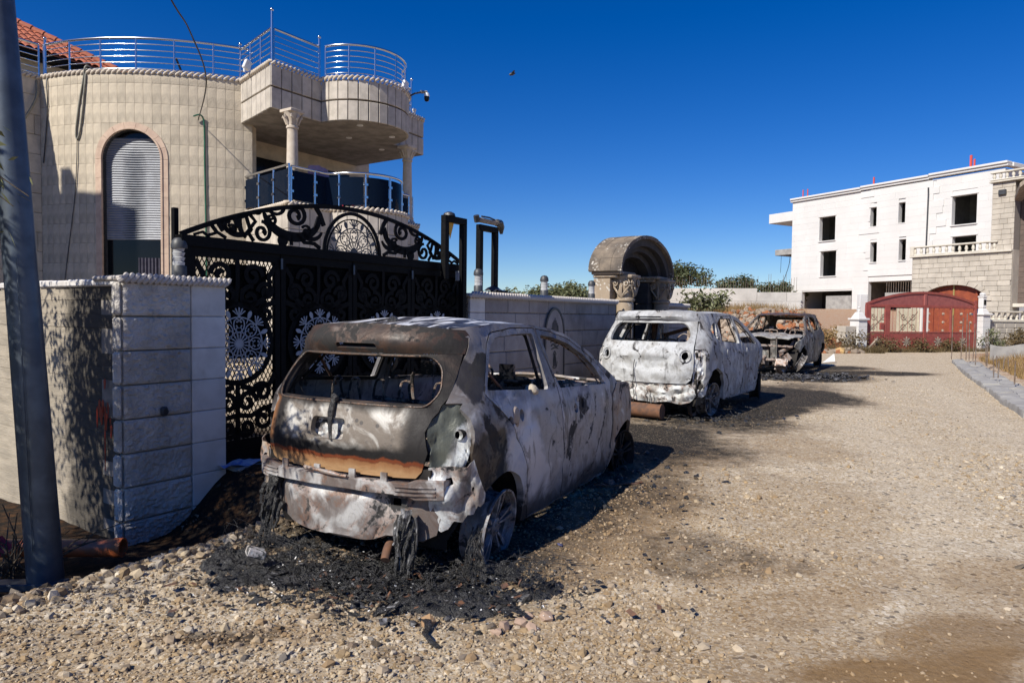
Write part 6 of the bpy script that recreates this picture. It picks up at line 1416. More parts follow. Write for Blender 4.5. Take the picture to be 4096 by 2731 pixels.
# ------------------------------------------------------------------ burnt cars
def pw(tab):
    xs=[p[0] for p in tab]; ys=[p[1] for p in tab]; X=np.linspace(xs[0],xs[-1],400); Y=np.interp(X,xs,ys)
    k=np.hanning(27); k/=k.sum(); Yp=np.pad(Y,13,mode='edge'); 
    # keep the ends from flattening
    Yp[:13]=2*Y[0]-Y[1:14][::-1]; Yp[-13:]=2*Y[-1]-Y[-14:-1][::-1]
    Y=np.convolve(Yp,k,'valid'); X=list(X); Y=list(Y); x0,x1=X[0],X[-1]; st=(x1-x0)/399
    def f(x):
        if x<=x0: return Y[0]
        if x>=x1: return Y[-1]
        i=int((x-x0)/st); i=min(i,398); t=(x-X[i])/st; return Y[i]*(1-t)+Y[i+1]*t
    return f
class Body:
    """closed car skin: half width w(x,z), rounded rear end, roof over the rails"""
    def __init__(s,w,xr,L=.42,p=2.6,xf=4.0,Lf=.9,pf=2.3,rail=None,crown=.04,dent=.006,seed=0,wx=None):
        s.w0=pw(w); s.xr=pw(xr); s.L=L; s.p=p; s.xf=xf; s.Lf=Lf; s.pf=pf; s.rail=pw(rail); s.crown=crown; s.dent=dent; s.seed=seed; s.wx=pw(wx) if wx else (lambda x:1)
    def w(s,x,z): return s.w0(z)*s.wx(x)
    def Y(s,x,z):
        w=s.w(x,z); d=(x-s.xr(z))/s.L; k=1
        if d<1: d=max(d,0.0); k=(1-(1-d)**s.p)**(1/s.p)
        e=(s.xf-x)/s.Lf
        if e<1: e=max(e,0.0); k*=(1-(1-e)**s.pf)**(1/s.pf)
        return w*k+s.dent*noise.noise(Vector((x*1.8+s.seed,z*2.6,3.1)))*1.6+s.dent*.5*noise.noise(Vector((x*5+s.seed,z*6,1.1)))-s.dent*1.3*max(0,.16-abs(noise.noise(Vector((x*2.3+s.seed,z*2.9,9.1)))))/.16
    def X(s,y,z):
        w=s.w(.3,z); q=min(abs(y)/w,.9995)
        return s.xr(z)+s.L*(1-(1-q**s.p)**(1/s.p))+s.dent*noise.noise(Vector((y*3+s.seed,z*3,7.7)))
    def th(s,t,z):
        """wrap point at angle t (0 rear centre, pi/2 side)"""
        w=s.w(.3,z); return (s.xr(z)+s.L*(1-cos(t)**(2/s.p)), w*sin(t)**(2/s.p))
    def xth(s,t,z): return s.th(t,z)[0]
    def roof(s,x,y):
        yr=max(s.Y(x,s.rail(x)),.2); q=min(abs(y)/yr,1)
        return s.rail(x)+s.crown*(1-q*q)+s.dent*2.2*noise.noise(Vector((x*1.6+s.seed,y*3.2,.5)))*(1-q**4)

def wheel(parent, x, y, z, r=.225, wd=.17, spokes=5, tilt=0, yaw=0, mat=None, name='wheel', twin=True):
    """alloy rim without tyre; outer face towards sign(y)"""
    sg=1 if y>0 else -1
    Mx=Matrix.Translation((x,y,z)) @ Matrix.Rotation(yaw,4,'Z') @ Matrix.Rotation(tilt,4,'X') @ Matrix.Rotation(-sg*pi/2,4,'X')
    mb=MB(); prof=[(r*.93,-wd*.95),(r,-wd*.93),(r*1.0,-wd*.88),(r*.9,-wd*.8),(r*.86,-wd*.3),(r*.9,-.025),(r*1.0,-.012),(r*1.0,.004),(r*.95,.002),(r*.90,-.03),(r*.84,-wd*.3),(r*.88,-wd*.8)]
    mb.lathe(prof,n=40,M=Mx,caps=False)
    w=mb.build(name,mat,parent,40)
    sp=MB()
    for k in range(spokes):
        for off in ((-.16,.16) if twin else (0,)):
            a=2*pi*k/spokes+.3
            def P(rr,da,zz): return Mx@Vector((rr*cos(a+da),rr*sin(a+da),zz))
            a0,a1=off*1.0,off*1.25; h0,h1=.13,.085
            ring=[]
            for rr,hw,zz in ((r*.2,.05/(r*1.0),-.035),(r*.5,.028/(r*.8),-.022),(r*.88,.032/(r*.9),-.012)):
                c_=a0 if rr<r*.3 else a1*(.9 if rr<r*.7 else .8)
                ring.append([P(rr,c_-hw*.5,zz),P(rr,c_+hw*.5,zz),P(rr,c_+hw*.5,zz-.03),P(rr,c_-hw*.5,zz-.03)])
            vs=[p for q in ring for p in q]; fs=[]
            for i in range(2):
                for q in range(4): fs.append((i*4+q,i*4+(q+1)%4,(i+1)*4+(q+1)%4,(i+1)*4+q))
            fs+=[(0,1,2,3),(8,9,10,11)]; sp.add(vs,fs)
    sp.lathe([(.001,-.02),(r*.17,-.02),(r*.24,-.03),(r*.24,-.075),(.001,-.075)],n=20,M=Mx,caps=False)
    for k in range(5):
        a=2*pi*k/5; sp.lathe([(.001,-.012),(.008,-.014),(.008,-.03)],c=(0,0,0),n=6,M=Mx@Matrix.Translation((r*.13*cos(a),r*.13*sin(a),0)),caps=False)
    sp.build('spokes',mat,w,30)
    MB().lathe([(.03,-wd*.45),(r*.68,-wd*.45),(r*.68,-wd*.52),(.03,-wd*.52)],n=28,M=Mx).build('brake_disc',M['rust'],w)
    return w

def mirror(pts): return [(-a,b) for a,b in pts][::-1]

def make_car(name,label,loc,rz,B,D,mats,group):
    """D: dict of 2D outlines in side (x,z) and rear (y,z) space"""
    t=thing(name,label,'burnt car',loc,rz,group)
    for sg in (-1,1):
        f=lambda x,z,sg=sg: (x, sg*B.Y(x,z), z)
        o=(0,sg,0)
        mb=MB(); panel(mb,D['side'],D['door_holes']+D.get('side_holes',[]),f,.07,.05,o)
        mb.build('body_side',mats['side'],t,40)
        for nm,(outl,hole) in D['doors'].items():
            mb=MB(); panel(mb,outl,[hole]+(D['handle_holes'].get(nm,[]) if sg<0 else []),f,.055,.03,o); d=mb.build('door',mats[nm],t,40)
            hx,hz=D['handles'][nm]
            y=sg*(B.Y(hx,hz)+.006)
            hb=MB(); hb.lathe([(.001,0),(.6,.0),(.9,-.006),(1,-.016),(1,-.03)],n=24,caps=False,M=Matrix.Translation((hx,y,hz))@Matrix.Diagonal((.05,1,.085,1))@Matrix.Rotation(-sg*pi/2,4,'X'))
            hb.build('handle',mats['handle'],d)
            # inner frame of the window with its own depth
            wf=MB(); ins=[( (a-sum(p[0] for p in hole)/len(hole))*.955+sum(p[0] for p in hole)/len(hole),(b-sum(p[1] for p in hole)/len(hole))*.93+sum(p[1] for p in hole)/len(hole)) for a,b in hole]
            fi=lambda x,z,sg=sg:(x,sg*(B.Y(x,z)-.055),z)
            panel(wf,[((a-sum(p[0] for p in hole)/len(hole))*1.03+sum(p[0] for p in hole)/len(hole),(b-sum(p[1] for p in hole)/len(hole))*1.05+sum(p[1] for p in hole)/len(hole)) for a,b in hole],[ins],fi,.08,.012,o)
            wf.build('window_frame',M['sooty'] if nm!='front_door' else mats['inner'],d,40)
        mb=MB(); panel(mb,D['fender'],[],f,.06,.03,o); mb.build('fender',mats['fender'],t,40)
        # wheel wells and inner door skins
        for (ax,az,ar) in D['arches']:
            wl=MB(); vs=[];n=18
            for i in range(n+1):
                a=pi*(-.08+1.16*i/n); x_,z_=ax+(ar+.03)*cos(a),az+(ar+.03)*sin(a)
                vs+=[(x_,sg*(B.Y(x_,max(z_,.12))-.02),z_),(x_,sg*.42,z_)]
            wl.add(vs,[(2*i,2*i+1,2*i+3,2*i+2) for i in range(n)])
            k=len(wl.v); 
            ring=[(ax+(ar+.03)*cos(pi*(-.08+1.16*i/n)),sg*.42,az+(ar+.03)*sin(pi*(-.08+1.16*i/n))) for i in range(n+1)]
            wl.add(ring,[tuple(range(n+1))]); wl.build('wheel_well',M['sooty'],t,30)
    # roof
    x0,x1=D['roof_x']
    def edge(x): return B.Y(x,B.rail(x))-.012
    xs=[x0+(x1-x0)*i/14 for i in range(15)]
    outl=[(x,-edge(x)) for x in xs]+[(x,edge(x)) for x in xs[::-1]]
    # ends bow slightly
    mb=MB(); panel(mb,outl,[],lambda x,y:(x,y,B.roof(x,y)),.075,.018,(0,0,1))
    roof=mb.build('roof',mats['roof'],t,40)
    # floor, sills, seats, pillars
    fl=MB(); fl.box((D['rear_x']+.2,-.6,.17),(D['front_x']-.5,.66,.21)); fl.box((D['rear_x']+.2,-.56,.21),(D['rear_x']+.6,.56,.42))
    fl.build('floor_pan',M['sooty'],t)
    it=D['seat_x']; zt=D['belt']
    rs=MB()
    rs.tube([(it,-.60,zt-.12),(it,.30,zt-.10)],.018,8); rs.tube([(it,-.60,zt-.02),(it-.05,-.66,zt-.2),(it-.02,-.66,.4)],.018,8)
    for y in (-.52,-.3,-.02,.2,.42,.58):
        rs.tube(catmull([(it,y,zt-.12),(it-.03,y,zt-.01),(it,y+.015,zt+.03),(it+.03,y+.09,zt+.03),(it+.02,y+.11,zt-.03),(it,y+.11,zt-.12)],4),.009,6)
    for y in (-.55,-.05,.05,.55): rs.tube([(it+.02,y,zt-.12),(it+.12,y,.42)],.015,6)
    rs.tube([(it+.12,-.58,.42),(it+.12,.58,.42)],.018,6)
    rs.build('seat_frame',mats['inner'],t,50)
    for y in (-.36,.36):
        fs=MB(); fx=D['front_seat_x']
        for dy in (-.2,.2):
            fs.tube(catmull([(fx+.35,y+dy,.40),(fx+.05,y+dy,.40),(fx-.02,y+dy,.5),(fx-.12,y+dy*.95,zt-.05),(fx-.15,y+dy*.6,zt+.02)],4),.016,6)
        fs.tube([(fx-.15,y-.12,zt+.02),(fx-.15,y+.12,zt+.02)],.016,6); fs.tube([(fx-.08,y-.19,.75),(fx-.08,y+.19,.75)],.012,6)
        for i in range(4): fs.tube([(fx+.05+.09*i,y-.2,.41),(fx+.05+.09*i,y+.2,.41)],.006,5)
        fs.box((fx-.19,y-.06,zt+.03),(fx-.15,y+.06,zt+.13))
        fs.build('seat_frame',mats['inner'],t,50)
    ds=MB(); dx=D['dash_x']; 
    ds.tube([(dx,-.66,zt-.1),(dx,.66,zt-.1)],.032,10)
    ds.box((dx+.05,-.66,.35),(dx+.12,.66,zt-.12))
    for y in (-.2,.18,-.5): ds.box((dx-.03,y-.04,.3),(dx+.03,y+.04,zt-.05))
    ds.tube(catmull([(dx-.1,.5,zt-.02),(dx-.12,.36,zt+.1),(dx-.1,.22,zt-.02),(dx-.06,.36,zt-.16)],5,True),.012,6,closed=True)
    ds.tube([(dx,.36,zt-.1),(dx-.1,.36,zt-.02)],.018,6)
    ds.build('dash_beam',mats['inner'],t,50)
    # belt straps / trim rods hanging by the rear side windows
    for sg in (-1,1):
        rd=MB(); a=D['trim_rod']; rd.tube([(a[0][0],sg*(B.Y(*a[0])-.05),a[0][1]),(a[1][0],sg*(B.Y(*a[1])-.06),a[1][1])],.011,6); rd.build('window_channel',M['rust'],t)
    # hood and cowl
    hx0,hx1=D['hood_x']; hz=D['hood_z']
    def hood(x,y):
        u=(x-hx0)/(hx1-hx0); yr=B.Y(x,hz(x))-.03; q=min(abs(y)/max(yr,.1),1)
        return (x,y,hz(x)+.05*(1-q*q)+D.get('hood_wave',.01)*noise.noise(Vector((x*2.4,y*3,B.seed)))*2)
    xs=[hx0+(hx1-hx0)*i/10 for i in range(11)]
    outl=[(x,-(B.Y(x,hz(x))-.03)) for x in xs]+[(x,B.Y(x,hz(x))-.03) for x in xs[::-1]]
    mb=MB(); panel(mb,outl,[],hood,.09,.02,(0,0,1)); mb.build('hood',mats['hood'],t,40)
    cw=MB(); cw.box((hx0-.2,-.6,hz(hx0)-.14),(hx0-.01,.6,hz(hx0)-.06)); cw.build('cowl',M['sooty'],t)
    return t

# ---- first car (small hatchback)
def circ_pts(cx,cz,r,a0,a1,n=14): return arc(cx,cz,r,a0,a1,n)
B1=Body(w=[(.0,.72),(.10,.775),(.3,.815),(.5,.835),(.7,.835),(.86,.815),(.97,.79),(1.15,.725),(1.35,.645),(1.5,.585)],
        xr=[(.05,.13),(.2,.07),(.35,.035),(.5,.02),(.75,.02),(.95,.055),(1.1,.135),(1.22,.205),(1.29,.235),(1.33,.225),(1.40,.26),(1.5,.33)],
        rail=[(.2,1.385),(.45,1.43),(.95,1.462),(1.4,1.452),(1.8,1.415),(2.1,1.35),(2.5,1.15),(3.,.9)],crown=.035,dent=.011,seed=3.3,xf=3.95)
def thx(B,t,z): return (B.xth(t,z),z)
side1=[(.36,.42),(.31,.36)]+circ_pts(.61,.17,.345,150,12,16)+[(.96,.10),(1.03,.075),(2.72,.075),(2.74,.11),(2.745,.5),(2.735,.80),(2.86,.90),(2.93,.915)]+\
  [(2.5,1.165),(2.28,1.275),(2.05,1.372),(1.8,1.415),(1.4,1.452),(.95,1.462),(.6,1.445),(.40,1.42)]+\
  [thx(B1,1.30,1.37),thx(B1,1.20,1.27),thx(B1,1.05,1.15),thx(B1,.97,1.05),thx(B1,.90,.985)]+\
  [thx(B1,1.12,.985),(.245,.955),(.275,.90),(.285,.82),(.275,.72),(.27,.64),(.305,.56),(.34,.48)]
rdoor1=rounded([(.455,1.035),(.70,1.335),(.80,1.395),(1.10,1.425),(1.47,1.420),(1.50,1.2),(1.525,.97),(1.575,.6),(1.66,.10),(1.06,.10),(1.02,.22),(.93,.50),(.76,.79)],.03,3)
rwin1=rounded([(.495,1.045),(.725,1.315),(.82,1.362),(1.1,1.385),(1.415,1.385),(1.375,.975)],.035,4)
fdoor1=rounded([(1.495,1.418),(1.80,1.385),(2.05,1.33),(2.28,1.225),(2.5,1.10),(2.72,.935),(2.725,.8),(2.72,.35),(2.68,.10),(1.675,.10),(1.59,.6),(1.54,.97)],.03,3)
fwin1=rounded([(1.585,.965),(1.545,1.375),(1.82,1.345),(2.05,1.285),(2.28,1.18),(2.62,.915)],.035,4)
def grow(poly,d=.008):
    c=np.array(poly); n=len(c); out=[]
    for i in range(n):
        t=c[(i+1)%n]-c[i-1]; t/=np.linalg.norm(t)+1e-9; out.append((c[i][0]+t[1]*d,c[i][1]-t[0]*d))
    a=sum(c[i][0]*c[(i+1)%n][1]-c[(i+1)%n][0]*c[i][1] for i in range(n))
    if a<0: return grow(poly[::-1],d)
    return out
def oval(cx,cz,a,b,n=14): return [(cx+a*cos(2*pi*i/n),cz+b*sin(2*pi*i/n)) for i in range(n)]
fender1=[(2.757,.12)]+circ_pts(3.17,.17,.345,172,20,16)+[(3.55,.30),(3.72,.48),(3.74,.66),(3.6,.80),(3.2,.885),(2.95,.905),(2.87,.885),(2.757,.79)]
D1=dict(side=side1,door_holes=[grow(rdoor1),grow(fdoor1)],doors={'rear_door':(rdoor1,rwin1),'front_door':(fdoor1,fwin1)},
  handle_holes={'rear_door':[oval(.72,.815,.05,.042),oval(.885,.845,.03,.042)],'front_door':[oval(1.83,.785,.045,.04),oval(1.985,.81,.028,.04)]},
  handles={'rear_door':(.805,.83),'front_door':(1.91,.80)},fender=fender1,arches=[(.61,.17,.345),(3.17,.17,.345)],
  roof_x=(.37,2.02),rear_x=.0,front_x=3.9,seat_x=.78,belt=1.0,front_seat_x=1.75,dash_x=2.55,trim_rod=((.60,1.21),(.86,.97)),hood_x=(2.95,3.8),hood_z=pw([(2.9,.90),(3.3,.85),(3.9,.66)]))

def tail_extra(t,c,rough):
    x,y,z=t.xyz(); n=t.noise(5,5,.6,.6); f=t.noise(30,5)
    zz=t.math('ADD',z,t.math('MULTIPLY',t.math('SUBTRACT',n,.5),.10))
    ya=t.math('ABSOLUTE',t.math('ADD',y,t.math('MULTIPLY',t.math('SUBTRACT',f,.5),.04)))
    pale=t.math('MULTIPLY',t.step(zz,.685,.745),t.math('MULTIPLY',t.step(zz,.965,.90),t.step(ya,.50,.41)))
    pc=t.mix(t.step(t.noise(3.2,5,.6,1.2),.44,.60),(.17,.145,.122),(.50,.485,.455))
    spots=t.math('MULTIPLY',t.step(t.voro(13),.20,.14),t.step(t.noise(4,2),.45,.55)); pc=t.mix(t.math('MULTIPLY',spots,.8),pc,(.07,.065,.065))
    ring=t.math('MULTIPLY',t.step(t.voro(30),.25,.1),t.step(t.noise(6,2),.5,.6)); pc=t.mix(t.math('MULTIPLY',ring,.7),pc,(.10,.09,.09))
    out=t.mix(t.math('MULTIPLY',t.step(zz,.76,.70),.95),(.022,.019,.018),(.010,.009,.009))
    edge=t.mix(t.step(t.noise(3.5,6,.6,1.4),.45,.66),(.012,.0105,.010),(.075,.05,.038))
    out=t.mix(t.step(zz,.93,.99),out,edge)
    c2=t.mix(pale,out,pc)
    band=t.step(zz,.632,.612); rim=t.math('MULTIPLY',t.step(zz,.652,.636),t.math('SUBTRACT',1,band))
    c2=t.mix(t.math('MULTIPLY',t.step(ya,.40,.56),.55),c2,(.02,.018,.018))
    c2=t.mix(band,c2,t.mix(t.step(zz,.56,.62),(.36,.215,.105),(.26,.12,.05))); c2=t.mix(t.math('MULTIPLY',rim,.9),c2,(.17,.04,.012))
    le=t.step(y,.53,.60); lz=t.math('MULTIPLY',le,t.math('MULTIPLY',t.step(z,.66,.72),t.step(z,.98,.93))); c2=t.mix(t.math('MULTIPLY',lz,.9),c2,(.25,.115,.05))
    return c2,t.math('ADD',.45,t.math('MULTIPLY',f,.35))
def side_extra(t,c,rough):
    x,y,z=t.xyz(); n=t.noise(4,5,.6,.7); zz=t.math('ADD',z,t.math('MULTIPLY',t.math('SUBTRACT',n,.5),.22))
    xx=t.math('ADD',x,t.math('MULTIPLY',t.math('SUBTRACT',t.noise(5,6,.6,1),.5),.3))
    rl=t.step(z,1.30,1.38); c=t.mix(t.math('MULTIPLY',rl,.55),c,(.27,.245,.235))
    tg_=t.math('ADD',t.math('POWER',t.math('DIVIDE',t.math('SUBTRACT',xx,.40),.11),2),t.math('POWER',t.math('DIVIDE',t.math('SUBTRACT',zz,1.12),.16),2)); c=t.mix(t.math('MULTIPLY',t.step(tg_,1.1,.7),.9),c,(.028,.026,.028))
    q=t.math('MULTIPLY',t.step(xx,.70,.62),t.step(zz,.80,.76)); c=t.mix(t.math('MULTIPLY',q,.92),c,t.mix(t.step(t.noise(3,4),.45,.6),(.014,.017,.02),(.042,.03,.021)))
    b=t.math('MULTIPLY',t.math('MULTIPLY',t.step(xx,.62,.72),t.step(xx,1.02,.9)),t.math('MULTIPLY',t.step(zz,.82,.72),t.step(zz,.2,.3)))
    c=t.mix(t.math('MULTIPLY',b,.85),c,(.52,.525,.56)); return c,rough
def roof_extra(t,c,rough):
    n=t.noise(2.6,4,.55,1.3,None,(.45,1.5,1)); c=t.mix(t.math('MULTIPLY',t.step(n,.54,.50),.9),c,(.022,.021,.021)); n2=t.noise(4,3,.5,1.,None,(.3,1.7,1)); return t.mix(t.step(n2,.49,.53),c,(.62,.63,.67)),t.math('MULTIPLY',rough,.8)
def door_extra(t,c,rough):
    x,y,z=t.xyz(); n=t.noise(3.2,4,.55,1.2)
    bz=t.math('MULTIPLY',t.step(z,.85,.90),t.step(z,.985,.96)); c=t.mix(t.math('MULTIPLY',bz,.65),c,(.40,.395,.42))  # lighter strip along the belt line, a highlight painted in
    sw=t.math('ABSOLUTE',t.math('SUBTRACT',t.math('ADD',x,t.math('MULTIPLY',t.math('SUBTRACT',n,.5),.35)),t.math('SUBTRACT',1.36,t.math('MULTIPLY',z,.55))))
    c=t.mix(t.math('MULTIPLY',t.math('MULTIPLY',t.step(sw,.20,.10),t.step(z,.84,.74)),.75),c,(.56,.56,.60))
    dk=t.math('MULTIPLY',t.step(t.noise(4.5,4,.6,1.5,None,(1.3,1,.5)),.56,.63),t.step(z,.2,.4)); c=t.mix(t.math('MULTIPLY',dk,.6),c,(.09,.085,.09))
    zz=t.math('ADD',z,t.math('MULTIPLY',t.math('SUBTRACT',n,.5),.5))
    c=t.mix(t.math('MULTIPLY',t.step(zz,.34,.14),.9),c,(.035,.032,.034))
    c=t.mix(t.math('MULTIPLY',t.step(zz,.9,1.08),.6),c,(.06,.052,.05)); return c,rough
mats1=dict(side=burnt('burnt_body',.30,.46,.05,1.1,white=(.42,.42,.45),grey=(.20,.195,.20),tan=(.13,.115,.11),seed=1,extra=side_extra),rear_door=burnt('burnt_rear_door',.5,.30,.04,.9,white=(.56,.56,.60),grey=(.33,.33,.35),tan=(.24,.232,.24),seed=4,extra=door_extra),
  front_door=burnt('burnt_front_door',.45,.32,.04,1.0,white=(.52,.52,.56),grey=(.31,.31,.33),tan=(.22,.213,.22),seed=7,extra=door_extra),fender=burnt('burnt_fender',.2,.34,.3,1.3,tan=(.24,.19,.155),seed=9),handle=burnt('burnt_handle',.3,.4,.2,4,seed=3),
  roof=burnt('burnt_roof',.5,.3,.1,.8,white=(.50,.51,.54),grey=(.12,.115,.113),tan=(.09,.08,.075),seed=6,streak=0,extra=roof_extra),hood=burnt('burnt_hood',.5,.3,.2,1.2,seed=8),inner=burnt('burnt_inner',.05,.62,.4,3,seed=5),tail=burnt('burnt_tailgate',.3,.3,.3,1.4,seed=2,extra=tail_extra,streak=0),
  spoiler=burnt('burnt_spoiler',.10,.56,.04,1.3,tan=(.062,.04,.031),grey=(.030,.026,.025),white=(.16,.135,.12),seed=12,streak=0),valance=burnt('burnt_valance',.5,.28,.3,1.4,tan=(.12,.085,.072),grey=(.17,.15,.142),white=(.46,.455,.45),seed=13))
CARS='burnt out cars parked along the stone wall'
HD1=radians(62.8)
car1=make_car('burnt_hatchback','burnt-out hatchback in front of the black gate, its tailgate scorched brown and orange',(-1.095,4.21,-.05),HD1,B1,D1,mats1,CARS)

car1.scale=(1,1.055,1)
def rearmap(B,off=0): return lambda y,z:(B.X(y,z)+off,y,z)
def dome(B,f0): return f0
# tailgate lower + window frame in one pressing
tg=[(-.53,.545),(-.25,.538),(.25,.538),(.53,.545),(.60,.575),(.615,.66),(.60,.74),(.60,.90),(.63,.97),(.655,1.03),(.645,1.15),(.628,1.27),(-.628,1.27),(-.645,1.15),(-.655,1.03),(-.63,.97),(-.60,.90),(-.575,.82),(-.60,.70),(-.565,.585)]
glass1=rounded([(-.56,.962),(.56,.962),(.605,1.05),(.565,1.19),(.49,1.258),(-.49,1.258),(-.565,1.19),(-.605,1.05)],.06,4)
lic=rounded([(-.055,.735),(.15,.735),(.205,.77),(.20,.868),(-.055,.868)],.03,4)
def tgmap(y,z):
    x=B1.X(y,z); x+=-.022*exp(-((z-.73)/.05)**2)*0
    x+=.03*max(0,1-abs(z-.94)/.03)*(1 if abs(y)<.62 else 0)   # groove under the glass
    x-=.012*sin(min(1,max(0,(z-.56)/.35))*pi)
    d=hypot((y+.40)/.05,(z-.74)/.05)                          # round badge hole pressing
    if d<1: x+=.018*(1-d*d)
    return (x,y,z)
mb=MB(); panel(mb,tg,[glass1,lic],tgmap,.05,.035,(-1,0,0)); tgo=mb.build('tailgate',mats1['tail'],car1,45)
def pan(y,z): 
    dx=min(1,max(0,min(y+.07,.22-y,z-.72,.885-z)/.03)); return (tgmap(y,z)[0]+.012+.055*dx+.012*noise.noise(Vector((y*16,z*16,2))),y,z)
mb=MB(); panel(mb,[(-.075,.715),(.225,.715),(.225,.89),(-.075,.89)],[oval(.10,.835,.018,.02,8)],pan,.02,.004,(-1,0,0)); mb.build('number_plate_recess',burnt('plate_recess_metal',.6,.4,.2,4,white=(.52,.54,.54),grey=(.26,.26,.26),tan=(.2,.17,.14),seed=5),tgo,60)
# rim of the glass opening
rim=MB(); rim.tube([(tgmap(y,z)[0]+.0,y,z) for y,z in resample(glass1,.05)],.006,6,closed=True); rim.build('window_rim',burnt('scorched_rim',.15,.4,.2,4,tan=(.13,.085,.06),grey=(.08,.07,.065),white=(.3,.28,.25),seed=3),tgo,60)
sp1=[(-.635,1.272),(.635,1.272),(.63,1.36),(.60,1.415),(-.60,1.415),(-.63,1.36)]
slot=rounded([(-.155,1.295),(.155,1.295),(.15,1.322),(-.15,1.322)],.012,3)
def spmap(y,z):
    k=(z-1.268)/.147; return (B1.X(y,min(z,1.40))-.045*sin(min(1,max(0,k))*pi)*(1-(abs(y)/.66)**4)+.0*k,y,z+.045*(1-(y/.64)**2)*max(0,k)**1.5)
mb=MB(); panel(mb,sp1,[slot],spmap,.04,.03,(-1,0,.3)); spo=mb.build('spoiler',mats1['spoiler'],car1,50)
bx=MB(); bx.box((.27,-.16,1.27),(.29,.16,1.35)); bx.build('brake_light_slot',M['sooty'],spo)
# valance with the spare wheel tub
val=[(-.66,.52),(.64,.52),(.64,.40),(.60,.30),(.50,.235),(.36,.17),(.18,.14),(-.05,.13),(-.24,.135),(-.33,.175),(-.42,.18),(-.56,.165),(-.63,.20),(-.66,.35)]
def valmap(y,z):
    x=B1.X(y,.5)+.03; k=max(0,1-((y-.12)/.44)**4); tub=min(1,max(0,(.44-z)/.05)); x-=.05*k*tub*(1-.6*max(0,(.22-z)/.1))
    g=exp(-((y+.27+.25*(z-.2))/.03)**2); x+=.03*g*(1 if z<.42 else 0)
    x-=.02*exp(-((z-.15)/.02)**2); return (x,y,z)
mb=MB(); panel(mb,val,[rounded([(-.43,.36),(-.36,.36),(-.36,.41),(-.43,.41)],.01,2)],valmap,.035,.02,(-1,0,0)); mb.build('rear_panel',mats1['valance'],car1,50)
# bumper beam, brackets and torn licence bar
def sweep(y,dz=0,dx=0): return (B1.X(y*1.0,.48)-.055+dx,y,.485+dz+.0*y)
bm=MB(); ys=np.linspace(-.70,.70,29); ring=[]
for y in ys:
    x,_,z=sweep(y); h=.032+(.022 if abs(y)>.5 else 0); j=.006*noise.noise(Vector((y*6,0,5)))
    ring.append([(x,y,z-h+j),(x+.012,y,z-h-.006),(x+.075,y,z-h),(x+.075,y,z+h),(x+.012,y,z+h+.006),(x,y,z+h+j)])
vs=[p for r_ in ring for p in r_]; fs=[]
for i in range(len(ys)-1):
    for k in range(6): fs.append((i*6+k,i*6+(k+1)%6,(i+1)*6+(k+1)%6,(i+1)*6+k))
fs+=[tuple(range(6)),tuple(range(len(vs)-6,len(vs)))]; bm.add(vs,fs)
for y in (.40,.12,-.14,-.36): bm.box((sweep(y)[0]+.01,y-.022,.515),(sweep(y)[0]+.022,y+.022,.575))
for y0,y1 in ((.46,.64),(-.66,-.44)):
    for k in range(3): bm.tube([(sweep(y0)[0]-.003,y0,.455+.024*k),(sweep((y0+y1)/2)[0]-.01,(y0+y1)/2,.457+.024*k),(sweep(y1)[0]-.006,y1,.455+.024*k)],.0055,6)
beam=bm.build('bumper_beam',mats1['valance'],car1,40)
lb=MB(); lb.tube([(sweep(.2)[0]-.01,.20,.552),(sweep(.1)[0]-.012,.1,.548),(sweep(0)[0]-.012,0.0,.54),(sweep(-.12)[0]-.01,-.12,.53)],[.014,.012,.016,.010],6); lb.build('licence_bar',M['burnt_steel'],beam,60)
bk=MB(); bk.box((.09,-.62,.50),(.12,.62,.60)); bk.build('boot_sill',M['sooty'],car1)
